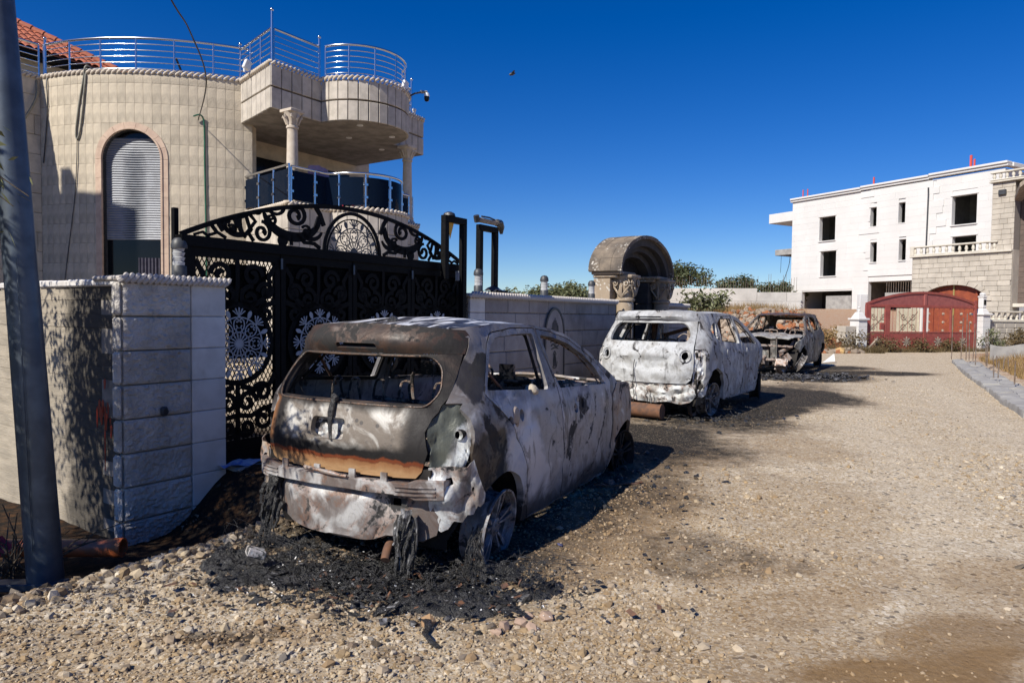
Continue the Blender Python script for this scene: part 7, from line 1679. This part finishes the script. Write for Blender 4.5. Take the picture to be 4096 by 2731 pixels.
# tail lamp buckets with crumpled corner metal (right side white, left side brown)
def bucket_extra(t,c,rough):
    x,y,z=t.xyz(); n=t.noise(7,5,.6,1.); k=t.math('ADD',t.math('ABSOLUTE',y),t.math('MULTIPLY',t.math('SUBTRACT',n,.5),.12)); k=t.math('SUBTRACT',k,t.math('MULTIPLY',t.math('SUBTRACT',z,.78),.28))
    return t.mix(t.step(k,.725,.685),c,t.mix(t.noise(9,4),(.035,.042,.042),(.13,.135,.11))),rough
bucket_mat=burnt('lamp_bucket_metal',.95,.2,.2,2.2,white=(.68,.71,.70),tan=(.42,.40,.30),seed=2,extra=bucket_extra)
for sg,mt,nm in ((-1,M['white_metal'],'w'),(1,burnt('brown_corner',.5,.2,.8,2.5,tan=(.42,.28,.17),white=(.5,.45,.38),seed=11),'b')):
    def wrap(t,z,sg=sg,off=.03):
        x,y=B1.th(t,z); j=.02*noise.noise(Vector((t*7,z*13,sg*3.)))+.012*noise.noise(Vector((t*19,z*27,sg)))
        inset=off*min(1,max(0,min((t-.70)/.1,(1.36-t)/.1,(1.0-z)/.04)))
        return (x+inset*.8+j,sg*(y-inset*.9-j*.5),z)
    bucket=rounded([(.715,.60),(.95,.585),(1.14,.60),(1.235,.70),(1.265,.82),(1.24,.90),(1.15,.965),(.98,.985),(.80,.975),(.735,.90),(.69,.82),(.735,.70)],.04,3)
    holes=[oval(1.06,.80,.035,.024,10),oval(1.19,.88,.012,.01,7),oval(1.17,.70,.015,.012,7)]
    mb=MB(); panel(mb,bucket,holes,wrap,.045,.006,(-.5,sg,0))
    lm=mb.build('lamp_bucket',bucket_mat if sg<0 else mats1['fender'],car1,55)
    hb=MB(); hb.lathe([(.035,0),(.034,.05),(.001,.05)],n=14,caps=False,M=Matrix.Translation(wrap(1.06,.80,off=.03))@Matrix.Rotation(pi/2,4,'Y')); hb.build('bulb_hole',M['sooty'],lm)
    corner=[(.70,.61),(.9,.625),(1.14,.62),(1.24,.66),(1.30,.58),(1.37,.50),(1.44,.435),(1.42,.385),(1.35,.36),(1.31,.37),(1.24,.315),(1.15,.32),(1.08,.275),(.97,.285),(.90,.235),(.82,.22),(.74,.25),(.70,.38)]
    def wrap2(t,z,sg=sg):
        x,y=B1.th(t,z); j=.04*noise.noise(Vector((t*4,z*7,sg*5.)))+.018*noise.noise(Vector((t*10,z*15,sg*2)))+.004*noise.noise(Vector((t*31,z*41,sg)))
        return (x-.012+j+.05*max(0,.55-z),sg*(y+.012-j*.6),z)
    ch=[oval(1.23,.475,.02,.018,8),rounded([(.86,.50),(.97,.515),(.95,.555),(.88,.55)],.01,2)]
    mb=MB(); panel(mb,corner,ch,wrap2,.03,.004,(-.5,sg,0)); mb.build('crumpled_corner',mt,car1,55)
# wheels
rimmat=burnt('scorched_alloy',.5,.36,.2,3,white=(.36,.38,.42),grey=(.15,.16,.18),tan=(.11,.11,.115),seed=21,streak=0)
wheel(car1,.585,-.815,.155,.25,tilt=radians(7),yaw=radians(4),mat=rimmat)
wheel(car1,.60,.78,.17,.24,mat=M['sooty'])
wheel(car1,3.17,-.80,.17,.24,mat=M['sooty'],yaw=radians(-8)); wheel(car1,3.17,.78,.17,.24,mat=M['sooty'])
# bead wires of the burnt tyre beside the rear wheel
tw=MB()
for k in range(26):
    a=random.uniform(0,.5); pts=[]
    for i in range(6):
        u=i/5; pts.append((.52-.35*u+random.gauss(0,.015),-.72-.10*u-.05*a+random.gauss(0,.02),.26-.24*u**1.2+.05*sin(u*5+k)))
    tw.tube(catmull(pts,3),.0018,4)
tw.build('tyre_wire',M['char'],car1,0)
# exhaust and molten lumps hanging off the rear corners
ex=MB(); ex.tube(catmull([(.5,-.30,.16),(.25,-.30,.13),(.10,-.33,.10),(.02,-.36,.04)],5),.028,10); ex.tube([(.55,-.1,.2),(.55,-.55,.2)],.09,14); ex.build('exhaust',M['rust'],car1,50)
def drip(y,x,z0,w,seed,mt,nm='molten_plastic'):
    mb=MB(); r0=random.Random(seed)
    for k in range(11):
        px=x+r0.uniform(-.025,.025); py=y+r0.gauss(0,w*.6); zt=z0-r0.uniform(-.02,.06); L=r0.uniform(.10,.36); pts=[];rr=[]; dx=dy=0; big=r0.random()<.45; base=.017 if big else .008
        for i in range(8):
            u=i/7; dx+=r0.gauss(0,.005); dy+=r0.gauss(0,.006); pts.append((px-.05*u+dx,py+dy+(y-py)*.25*u,max(zt-L*u,-.07))); rr.append(base*(1.15-.75*u)*r0.uniform(.75,1.25)+(.006 if i==7 and big else 0))
        mb.tube(catmull(pts,3),list(np.interp(np.linspace(0,7,22),range(8),rr)),7)
    n=9; g=[[(x-.02-.02*sin(i*1.3+seed)-.03*j/6+.012*noise.noise(Vector((i*.7,j*.9,seed))),y+w*1.5*(i/n-.5)*(1-.07*j),z0+.03-.16*(j/6)*(.6+.5*noise.noise(Vector((i*.8,0,seed))))) for i in range(n+1)] for j in range(7)]
    mb.quads(g); return mb.build(nm,mt,car1,60)
drip(-.50,.06,.33,.06,1,M['ash_drip']); drip(-.50,.03,.26,.05,5,M['char']); drip(.50,.05,.42,.06,2,M['char']); drip(.5,.0,.3,.05,4,M['char'])
# wiper remains on the tailgate, aerial foot and melted cable on the roof
wp=MB(); wp.tube([(B1.X(.06,1.0)-.015,.055,1.0),(B1.X(.06,.9)-.025,.045,.90),(B1.X(.04,.82)-.022,.04,.82),(B1.X(.03,.73)-.02,.028,.735)],[.018,.02,.013,.009],7)
wp.tube([(B1.X(.06,1.0)-.02,.06,1.0),(B1.X(.0,.99)-.03,.02,.985)],[.02,.016],6); wp.build('wiper_arm',M['char'],car1,60)
zr=lambda x,y:B1.roof(x,y)
an=MB(); an.lathe([(.045,0),(.04,.015),(.02,.035),(.004,.045)],c=(.62,.02,zr(.62,.02)-.004),n=10); an.tube([(.62,.02,zr(.62,.02)+.02),(.66,.10,zr(.66,.1)+.012),(.60,.16,zr(.6,.16)+.006)],.006,5); an.build('aerial_base',M['char'],car1,60)
stn=MB(); stn.lathe([(.01,-.03),(.05,-.02),(.06,.01),(.035,.04),(.006,.05)],c=(1.14,-.775,1.0),n=9); stn.xform(lambda p:(p[0],p[1],p[2]+.01*noise.noise(Vector(p)*30)))
st=put('rock',stn.mesh('rock',M['limestone'],60),None,None,None,'pale stone resting on the window sill of the nearest burnt car','stone')
cm=Matrix.Translation((-1.07,4.22,-.05))@Matrix.Rotation(HD1,4,'Z')
st.data.transform(Matrix.Translation((0,0,-.02))); st.matrix_world=cm

# ---- second car (pale ashy crossover)
B2=Body(w=[(.0,.75),(.15,.82),(.35,.86),(.6,.88),(.9,.875),(1.05,.845),(1.25,.775),(1.45,.69),(1.6,.62)],
        xr=[(.1,.14),(.2,.10),(.35,.06),(.5,.05),(.7,.03),(.9,.04),(1.05,.10),(1.2,.19),(1.38,.28),(1.45,.25),(1.52,.30),(1.6,.36)],
        rail=[(.2,1.455),(.5,1.49),(1.2,1.515),(1.9,1.512),(2.3,1.47),(2.6,1.37),(3.0,1.12),(3.4,.94)],crown=.04,dent=.012,seed=8.3,xf=4.05,L=.5)
side2=[(.33,.46),(.30,.40)]+circ_pts(.73,.29,.42,165,8,16)+[(1.17,.22),(1.25,.20),(2.98,.20),(3.0,.24),(3.0,.60),(3.0,.86),(3.15,.94),(3.3,.955),(3.0,1.10),(2.6,1.355),(2.3,1.465),(1.9,1.512),(1.2,1.515),(.55,1.49)]+\
  [thx(B2,1.25,1.44),thx(B2,1.1,1.33),thx(B2,1.0,1.2),thx(B2,.95,1.08),thx(B2,.93,1.0),thx(B2,1.18,.99),thx(B2,1.26,.90),thx(B2,1.26,.75),thx(B2,1.24,.62),(.30,.55)]
rdoor2=rounded([(1.03,1.10),(1.18,1.40),(1.35,1.465),(1.98,1.475),(2.02,1.25),(2.07,1.0),(2.12,.6),(2.16,.22),(1.26,.22),(1.20,.40),(1.10,.62),(1.0,.85)],.03,3)
rwin2=rounded([(1.10,1.09),(1.235,1.38),(1.38,1.432),(1.92,1.44),(1.96,1.04)],.03,3)
fdoor2=rounded([(2.01,1.472),(2.3,1.425),(2.6,1.29),(2.97,1.0),(2.985,.85),(2.985,.5),(2.95,.22),(2.175,.22),(2.135,.6),(2.085,1.0)],.03,3)
fwin2=rounded([(2.12,1.04),(2.075,1.435),(2.3,1.385),(2.58,1.25),(2.88,1.01)],.03,3)
qwin2=rounded([(.72,1.27),(.99,1.37),(1.08,1.37),(.955,1.115),(.86,1.16)],.03,3)
fender2=[(3.01,.30)]+circ_pts(3.37,.29,.41,165,20,14)+[(3.82,.44),(3.9,.60),(3.88,.76),(3.6,.89),(3.3,.94),(3.15,.92),(3.01,.84)]
D2=dict(side=side2,door_holes=[grow(rdoor2),grow(fdoor2)],side_holes=[qwin2],doors={'rear_door':(rdoor2,rwin2),'front_door':(fdoor2,fwin2)},
  handle_holes={'rear_door':[oval(1.20,.88,.03,.03)],'front_door':[oval(2.25,.87,.03,.03)]},handles={'rear_door':(1.27,.885),'front_door':(2.33,.875)},fender=fender2,
  arches=[(.73,.29,.42),(3.37,.29,.41)],roof_x=(.46,2.28),rear_x=.05,front_x=3.95,seat_x=1.0,belt=1.05,front_seat_x=2.0,dash_x=2.85,trim_rod=((1.15,1.28),(1.3,1.08)),hood_x=(3.2,3.88),hood_z=pw([(3.1,.95),(3.5,.91),(4.,.75)]))
wh=dict(white=(.43,.44,.455),grey=(.25,.253,.262),tan=(.30,.30,.297))
mats2=dict(side=burnt('ashen_body',r0=.52,ash=.65,soot=.30,rust=.1,scale=1.5,seed=31,**wh),rear_door=burnt('ashen_rear_door',r0=.52,ash=.6,soot=.25,rust=.1,scale=1.5,seed=33,**wh),front_door=burnt('ashen_front_door',r0=.52,ash=.45,soot=.3,rust=.25,scale=1.6,seed=35,**wh),
  fender=burnt('ashen_fender',r0=.52,ash=.45,soot=.3,rust=.3,scale=1.6,seed=36,**wh),handle=burnt('ashen_handle',r0=.52,ash=.6,soot=.2,rust=.1,scale=4,seed=37,**wh),roof=burnt('ashen_roof',r0=.52,ash=.8,soot=.22,rust=.1,scale=1.4,seed=38,**wh),hood=burnt('ashen_hood',r0=.52,ash=.6,soot=.2,rust=.1,scale=1.4,seed=39,**wh),inner=burnt('ashen_inner',r0=.52,ash=.2,soot=.45,rust=.5,scale=3,seed=40),tail=burnt('ashen_tailgate',r0=.52,ash=.75,soot=.20,rust=.05,scale=2.0,seed=41,white=(.46,.475,.49),grey=(.30,.305,.31),tan=(.33,.325,.31)))
HD2=radians(55.8); L2=(1.87,9.86,.02)
car2=make_car('burnt_crossover','burnt-out car covered in pale white ash, standing between the other two burnt cars',L2,HD2,B2,D2,mats2,CARS)
tg2=[(-.62,.505),(.62,.505),(.68,.56),(.715,.70),(.72,.86),(.70,.98),(.695,1.10),(.68,1.25),(.655,1.39),(-.655,1.39),(-.68,1.25),(-.695,1.10),(-.70,.98),(-.72,.86),(-.715,.70),(-.68,.56)]
gl2=rounded([(-.60,1.095),(.60,1.095),(.63,1.19),(.58,1.31),(.50,1.365),(-.50,1.365),(-.58,1.31),(-.63,1.19)],.06,4)
def tg2map(y,z):
    x=B2.X(y,z)
    if abs(y)<.40 and .70<z<.875: x+=.03*min(1,min(.40-abs(y),z-.70,.875-z)/.02)
    x-=.03*exp(-((z-.95)/.06)**2)*max(0,1-(y/.6)**2); x+=.018*noise.noise(Vector((y*6,z*9,4.)))
    return (x,y,z)
mb=MB(); panel(mb,tg2,[gl2,oval(-.61,.90,.045,.06,12),oval(.61,.90,.045,.06,12)],tg2map,.045,.035,(-1,0,0)); tg2o=mb.build('tailgate',mats2['tail'],car2,45)
for y in (-.61,.61):
    hb=MB(); hb.tube([(tg2map(y+.07*cos(a),.9+.085*sin(a))[0]-.008,y+.07*cos(a),.9+.085*sin(a)) for a in np.linspace(0,2*pi,16,endpoint=False)],.012,6,closed=True); hb.build('lamp_ring',mats2['tail'],tg2o,60)
sp2=[(-.665,1.39),(.665,1.39),(.66,1.47),(.63,1.515),(-.63,1.515),(-.66,1.47)]
def sp2map(y,z):
    k=(z-1.39)/.125; return (B2.X(y,min(z,1.5))-.04*sin(min(1,max(0,k))*pi)*(1-(abs(y)/.7)**4),y,z+.03*(1-(y/.66)**2)*max(0,k)**1.5)
mb=MB(); panel(mb,sp2,[rounded([(-.2,1.425),(.2,1.425),(.2,1.45),(-.2,1.45)],.01,2)],sp2map,.045,.03,(-1,0,.3)); mb.build('spoiler',mats2['roof'],car2,50)
def crum(B,off,amp,sd): return lambda y,z:(B.X(y,z)+off+amp*noise.noise(Vector((y*5,z*14,sd)))+amp*.5*noise.noise(Vector((y*15,z*30,sd))),y,z)
mb=MB(); panel(mb,[(-.70,.50),(.70,.50),(.72,.36),(.66,.26),(.50,.25),(.3,.21),(.1,.23),(-.1,.21),(-.35,.24),(-.52,.20),(-.66,.24),(-.74,.34)],[],crum(B2,.02,.06,2.2),.035,.012,(-1,0,0)); mb.build('rear_panel',burnt('ashen_rear_panel',r0=.52,ash=.7,soot=.28,rust=.4,scale=2.6,seed=44,white=(.58,.6,.6),tan=(.36,.35,.31)),car2,50)
for sg in (-1,1):
    def wr(t,z,sg=sg):
        x,y=B2.th(t,z); j=.035*noise.noise(Vector((t*8,z*15,sg*3.)))+.02*noise.noise(Vector((t*21,z*33,sg))); return (x+.03+j,sg*(y-.03-j*.5),z)
    mb=MB(); panel(mb,[(.86,.97),(1.1,.99),(1.27,.95),(1.30,.75),(1.32,.58),(1.42,.46),(1.36,.34),(1.2,.30),(1.0,.32),(.86,.40),(.90,.6),(.88,.8)],[rounded([(1.02,.42),(1.16,.43),(1.15,.56),(1.03,.55)],.02,2),oval(1.12,.86,.03,.03,8)],wr,.035,.006,(-.5,sg,0)); mb.build('crumpled_corner',burnt('ashen_corner',r0=.52,ash=.85,soot=.3,rust=.4,scale=3,seed=46,tan=(.42,.41,.35)),car2,55)
    bb=MB(); bb.box((.25,min(sg*.45,sg*.74),.32),(.5,max(sg*.45,sg*.74),.95)); bb.build('lamp_cavity',M['sooty'],car2)
ash_rim=burnt('ashen_rim',r0=.52,ash=.35,soot=.42,rust=.2,scale=4,seed=48,grey=(.17,.165,.16),white=(.4,.4,.4),tan=(.15,.14,.13))
wheel(car2,.73,-.82,.25,.245,tilt=radians(4),yaw=radians(-6),mat=ash_rim,spokes=7,twin=False); wheel(car2,.73,.80,.25,.245,mat=M['sooty'])
wheel(car2,3.37,-.82,.25,.245,mat=M['sooty'],yaw=radians(10)); wheel(car2,3.37,.80,.25,.245,mat=M['sooty'])
ir=MB(); ir.lathe([(.24,0),(.25,.05),(.235,.06),(.2,.03)],n=26,M=Matrix.Translation((.55,-.60,.25))@Matrix.Rotation(pi/2+.15,4,'X'),caps=False); ir.build('brake_drum',M['burnt_steel'],car2)
mf=MB(); mf.tube([(.05,.62,.115),(.02,-.30,.10)],.10,18); mf.tube([(.02,-.30,.10),(.02,-.33,.10)],[.108,.108],18)
mfo=put('fallen_muffler',mf.mesh('muffler',M['rust'],40),None,L2,HD2,'rusty brown silencer drum lying on the ground under the ash-white car','silencer')
wr_=MB()
for (y,z0,z1) in ((.12,.83,.12),(-.10,.40,.10),(-.15,.40,.08)):
    pts=[(B2.X(y,.6)-.03+random.gauss(0,.006),y+random.gauss(0,.008),z0+(z1-z0)*i/8) for i in range(9)]; wr_.tube(catmull(pts,3),.006,5)
wr_.build('hanging_wire',M['char'],car2,0)
for P_,r_b in (([(1.9,-.15,1.3),(1.5,.25,1.15)],.03),([(1.9,-.5,1.48),(1.95,-.55,1.0)],.03),([(1.95,.55,1.48),(1.95,.62,1.0)],.035),(catmull([(.9,.3,1.48),(1.2,.32,1.4),(1.3,.36,1.05)],4),.03)): ap=MB(); ap.tube(P_,r_b,6); ap.build('roof_brace',M['rust'],car2,50)
an2=MB(); an2.lathe([(.03,0),(.026,.012),(.004,.03)],c=(.8,0,B2.roof(.8,0)-.003),n=8); an2.build('aerial_base',M['char'],car2)

# ---- third car (facing the camera)
B3=Body(w=[(.0,.76),(.15,.83),(.35,.87),(.6,.89),(.9,.885),(1.05,.855),(1.25,.79),(1.45,.71),(1.65,.62)],
        xr=[(.1,.14),(.35,.06),(.7,.03),(.95,.05),(1.05,.10),(1.2,.22),(1.38,.36),(1.5,.46),(1.7,.6)],
        rail=[(.3,1.45),(.6,1.53),(1.2,1.585),(1.9,1.585),(2.3,1.53),(2.6,1.42),(3.0,1.17),(3.4,.98)],crown=.03,dent=.018,seed=15.1,xf=4.35,L=.5,Lf=.8)
up=lambda P,k=1.045:[(a,b*k) for a,b in P]
D3=dict(D2); D3.update(side=[(a,b*1.045) for a,b in side2],door_holes=[up(grow(rdoor2)),up(grow(fdoor2))],side_holes=[up(qwin2)],
  doors={'rear_door':(up(rdoor2),up(rwin2)),'front_door':(up(fdoor2),up(fwin2))},
  fender=[(3.01,.30)]+circ_pts(3.45,.30,.43,165,35,14)+[(3.86,.60),(4.02,.70),(3.95,.82),(3.6,.94),(3.3,.985),(3.15,.97),(3.01,.87)],arches=[(.73,.29,.42),(3.45,.30,.43)],roof_x=(.75,2.30),front_x=4.3,hood_x=(3.2,4.12),hood_z=pw([(3.1,1.0),(3.5,.99),(3.9,.93),(4.2,.90)]),hood_wave=.035,belt=1.08)
dk=dict(white=(.34,.335,.315),grey=(.10,.098,.094),tan=(.15,.14,.122))
mats3=dict(side=burnt('charred_body',.3,.38,.4,2.0,seed=51,**dk),rear_door=burnt('charred_rear_door',.4,.32,.2,1.8,seed=53,**dk),front_door=burnt('charred_front_door',.45,.3,.2,1.8,seed=54,**dk),fender=burnt('charred_fender',.6,.26,.2,2.2,seed=55,**dk),handle=burnt('charred_handle',.4,.3,.1,4,seed=56,**dk),
  roof=burnt('charred_roof',.2,.42,.4,2.4,seed=57,white=(.2,.175,.155),grey=(.075,.065,.06),tan=(.11,.07,.052)),hood=burnt('charred_hood',.75,.22,.3,1.8,seed=58,white=(.46,.45,.42),grey=(.24,.235,.22),tan=(.3,.27,.22)),inner=burnt('charred_inner',.2,.5,.4,3,seed=59))
HD3=radians(236); fc=(6.75,18.25)
L3=(fc[0]-4.1*cos(HD3),fc[1]-4.1*sin(HD3),.02)
car3=make_car('burnt_suv','dark charred car facing this way with its front end burnt open, farthest along the road',L3,HD3,B3,D3,mats3,CARS)
def pipe3(nm,pts,r,mt=None,n=7): mb=MB(); mb.tube(pts,r,n); return mb.build(nm,mt or mats3['inner'],car3,50)
pipe3('radiator_beam',[(4.02,-.70,.70),(4.1,0,.72),(4.02,.70,.70)],.035); pipe3('radiator_beam',[(4.05,-.66,.36),(4.12,0,.34),(4.05,.66,.36)],.04)
q=MB(); q.box((4.06,.16,.30),(4.10,.28,.86)); q.box((4.0,.30,.18),(4.14,.33,.95)); q.box((3.95,-.6,.20),(4.0,.1,.6)); q.build('radiator_frame',mats3['fender'],car3)
q=MB(); r0=random.Random(5)
for k in range(26):
    x,y,z=r0.uniform(3.45,4.15),r0.uniform(-.6,.6),r0.uniform(.1,.6); s_=r0.uniform(.05,.14)
    q.box((-s_,-s_*.8,-s_*.7),(s_,s_*.8,s_*.7),Matrix.Translation((x,y,z))@Matrix.Rotation(r0.uniform(0,3),4,'Z')@Matrix.Rotation(r0.uniform(0,1.5),4,'X'))
q.build('engine_block',M['burnt_steel'],car3,20)
q=MB(); q.box((3.3,-.55,.5),(3.5,.55,.95)); q.build('firewall',M['sooty'],car3)
pipe3('suspension_arm',[(4.1,.40,.55),(3.85,.62,.70),(3.7,.68,.85)],.05,M['burnt_steel'])
wheel(car3,3.62,.86,.24,.26,tilt=radians(-32),yaw=radians(20),mat=ash_rim,spokes=7,twin=False)
wheel(car3,3.45,-.80,.24,.25,mat=M['sooty']); wheel(car3,.73,-.8,.25,.25,mat=M['sooty']); wheel(car3,.73,.82,.25,.25,mat=M['sooty'])
mb=MB(); panel(mb,up([(-.66,.5),(.66,.5),(.71,.7),(.70,.98),(.68,1.25),(.655,1.44),(-.655,1.44),(-.68,1.25),(-.70,.98),(-.71,.7)]),[up(rounded([(-.56,1.05),(.56,1.05),(.58,1.2),(.5,1.36),(-.5,1.36),(-.58,1.2)],.06,3))],lambda y,z:(B3.X(y,z),y,z),.07,.03,(-1,0,0)); mb.build('tailgate',mats3['side'],car3,45)
mb=MB(); panel(mb,[(-.7,1.49),(.7,1.49),(.7,1.53),(-.7,1.53)],[],lambda y,z:(.47,y*.9,z+.02),.1,.25,(-1,0,0)); mb.build('roof_header',mats3['roof'],car3)
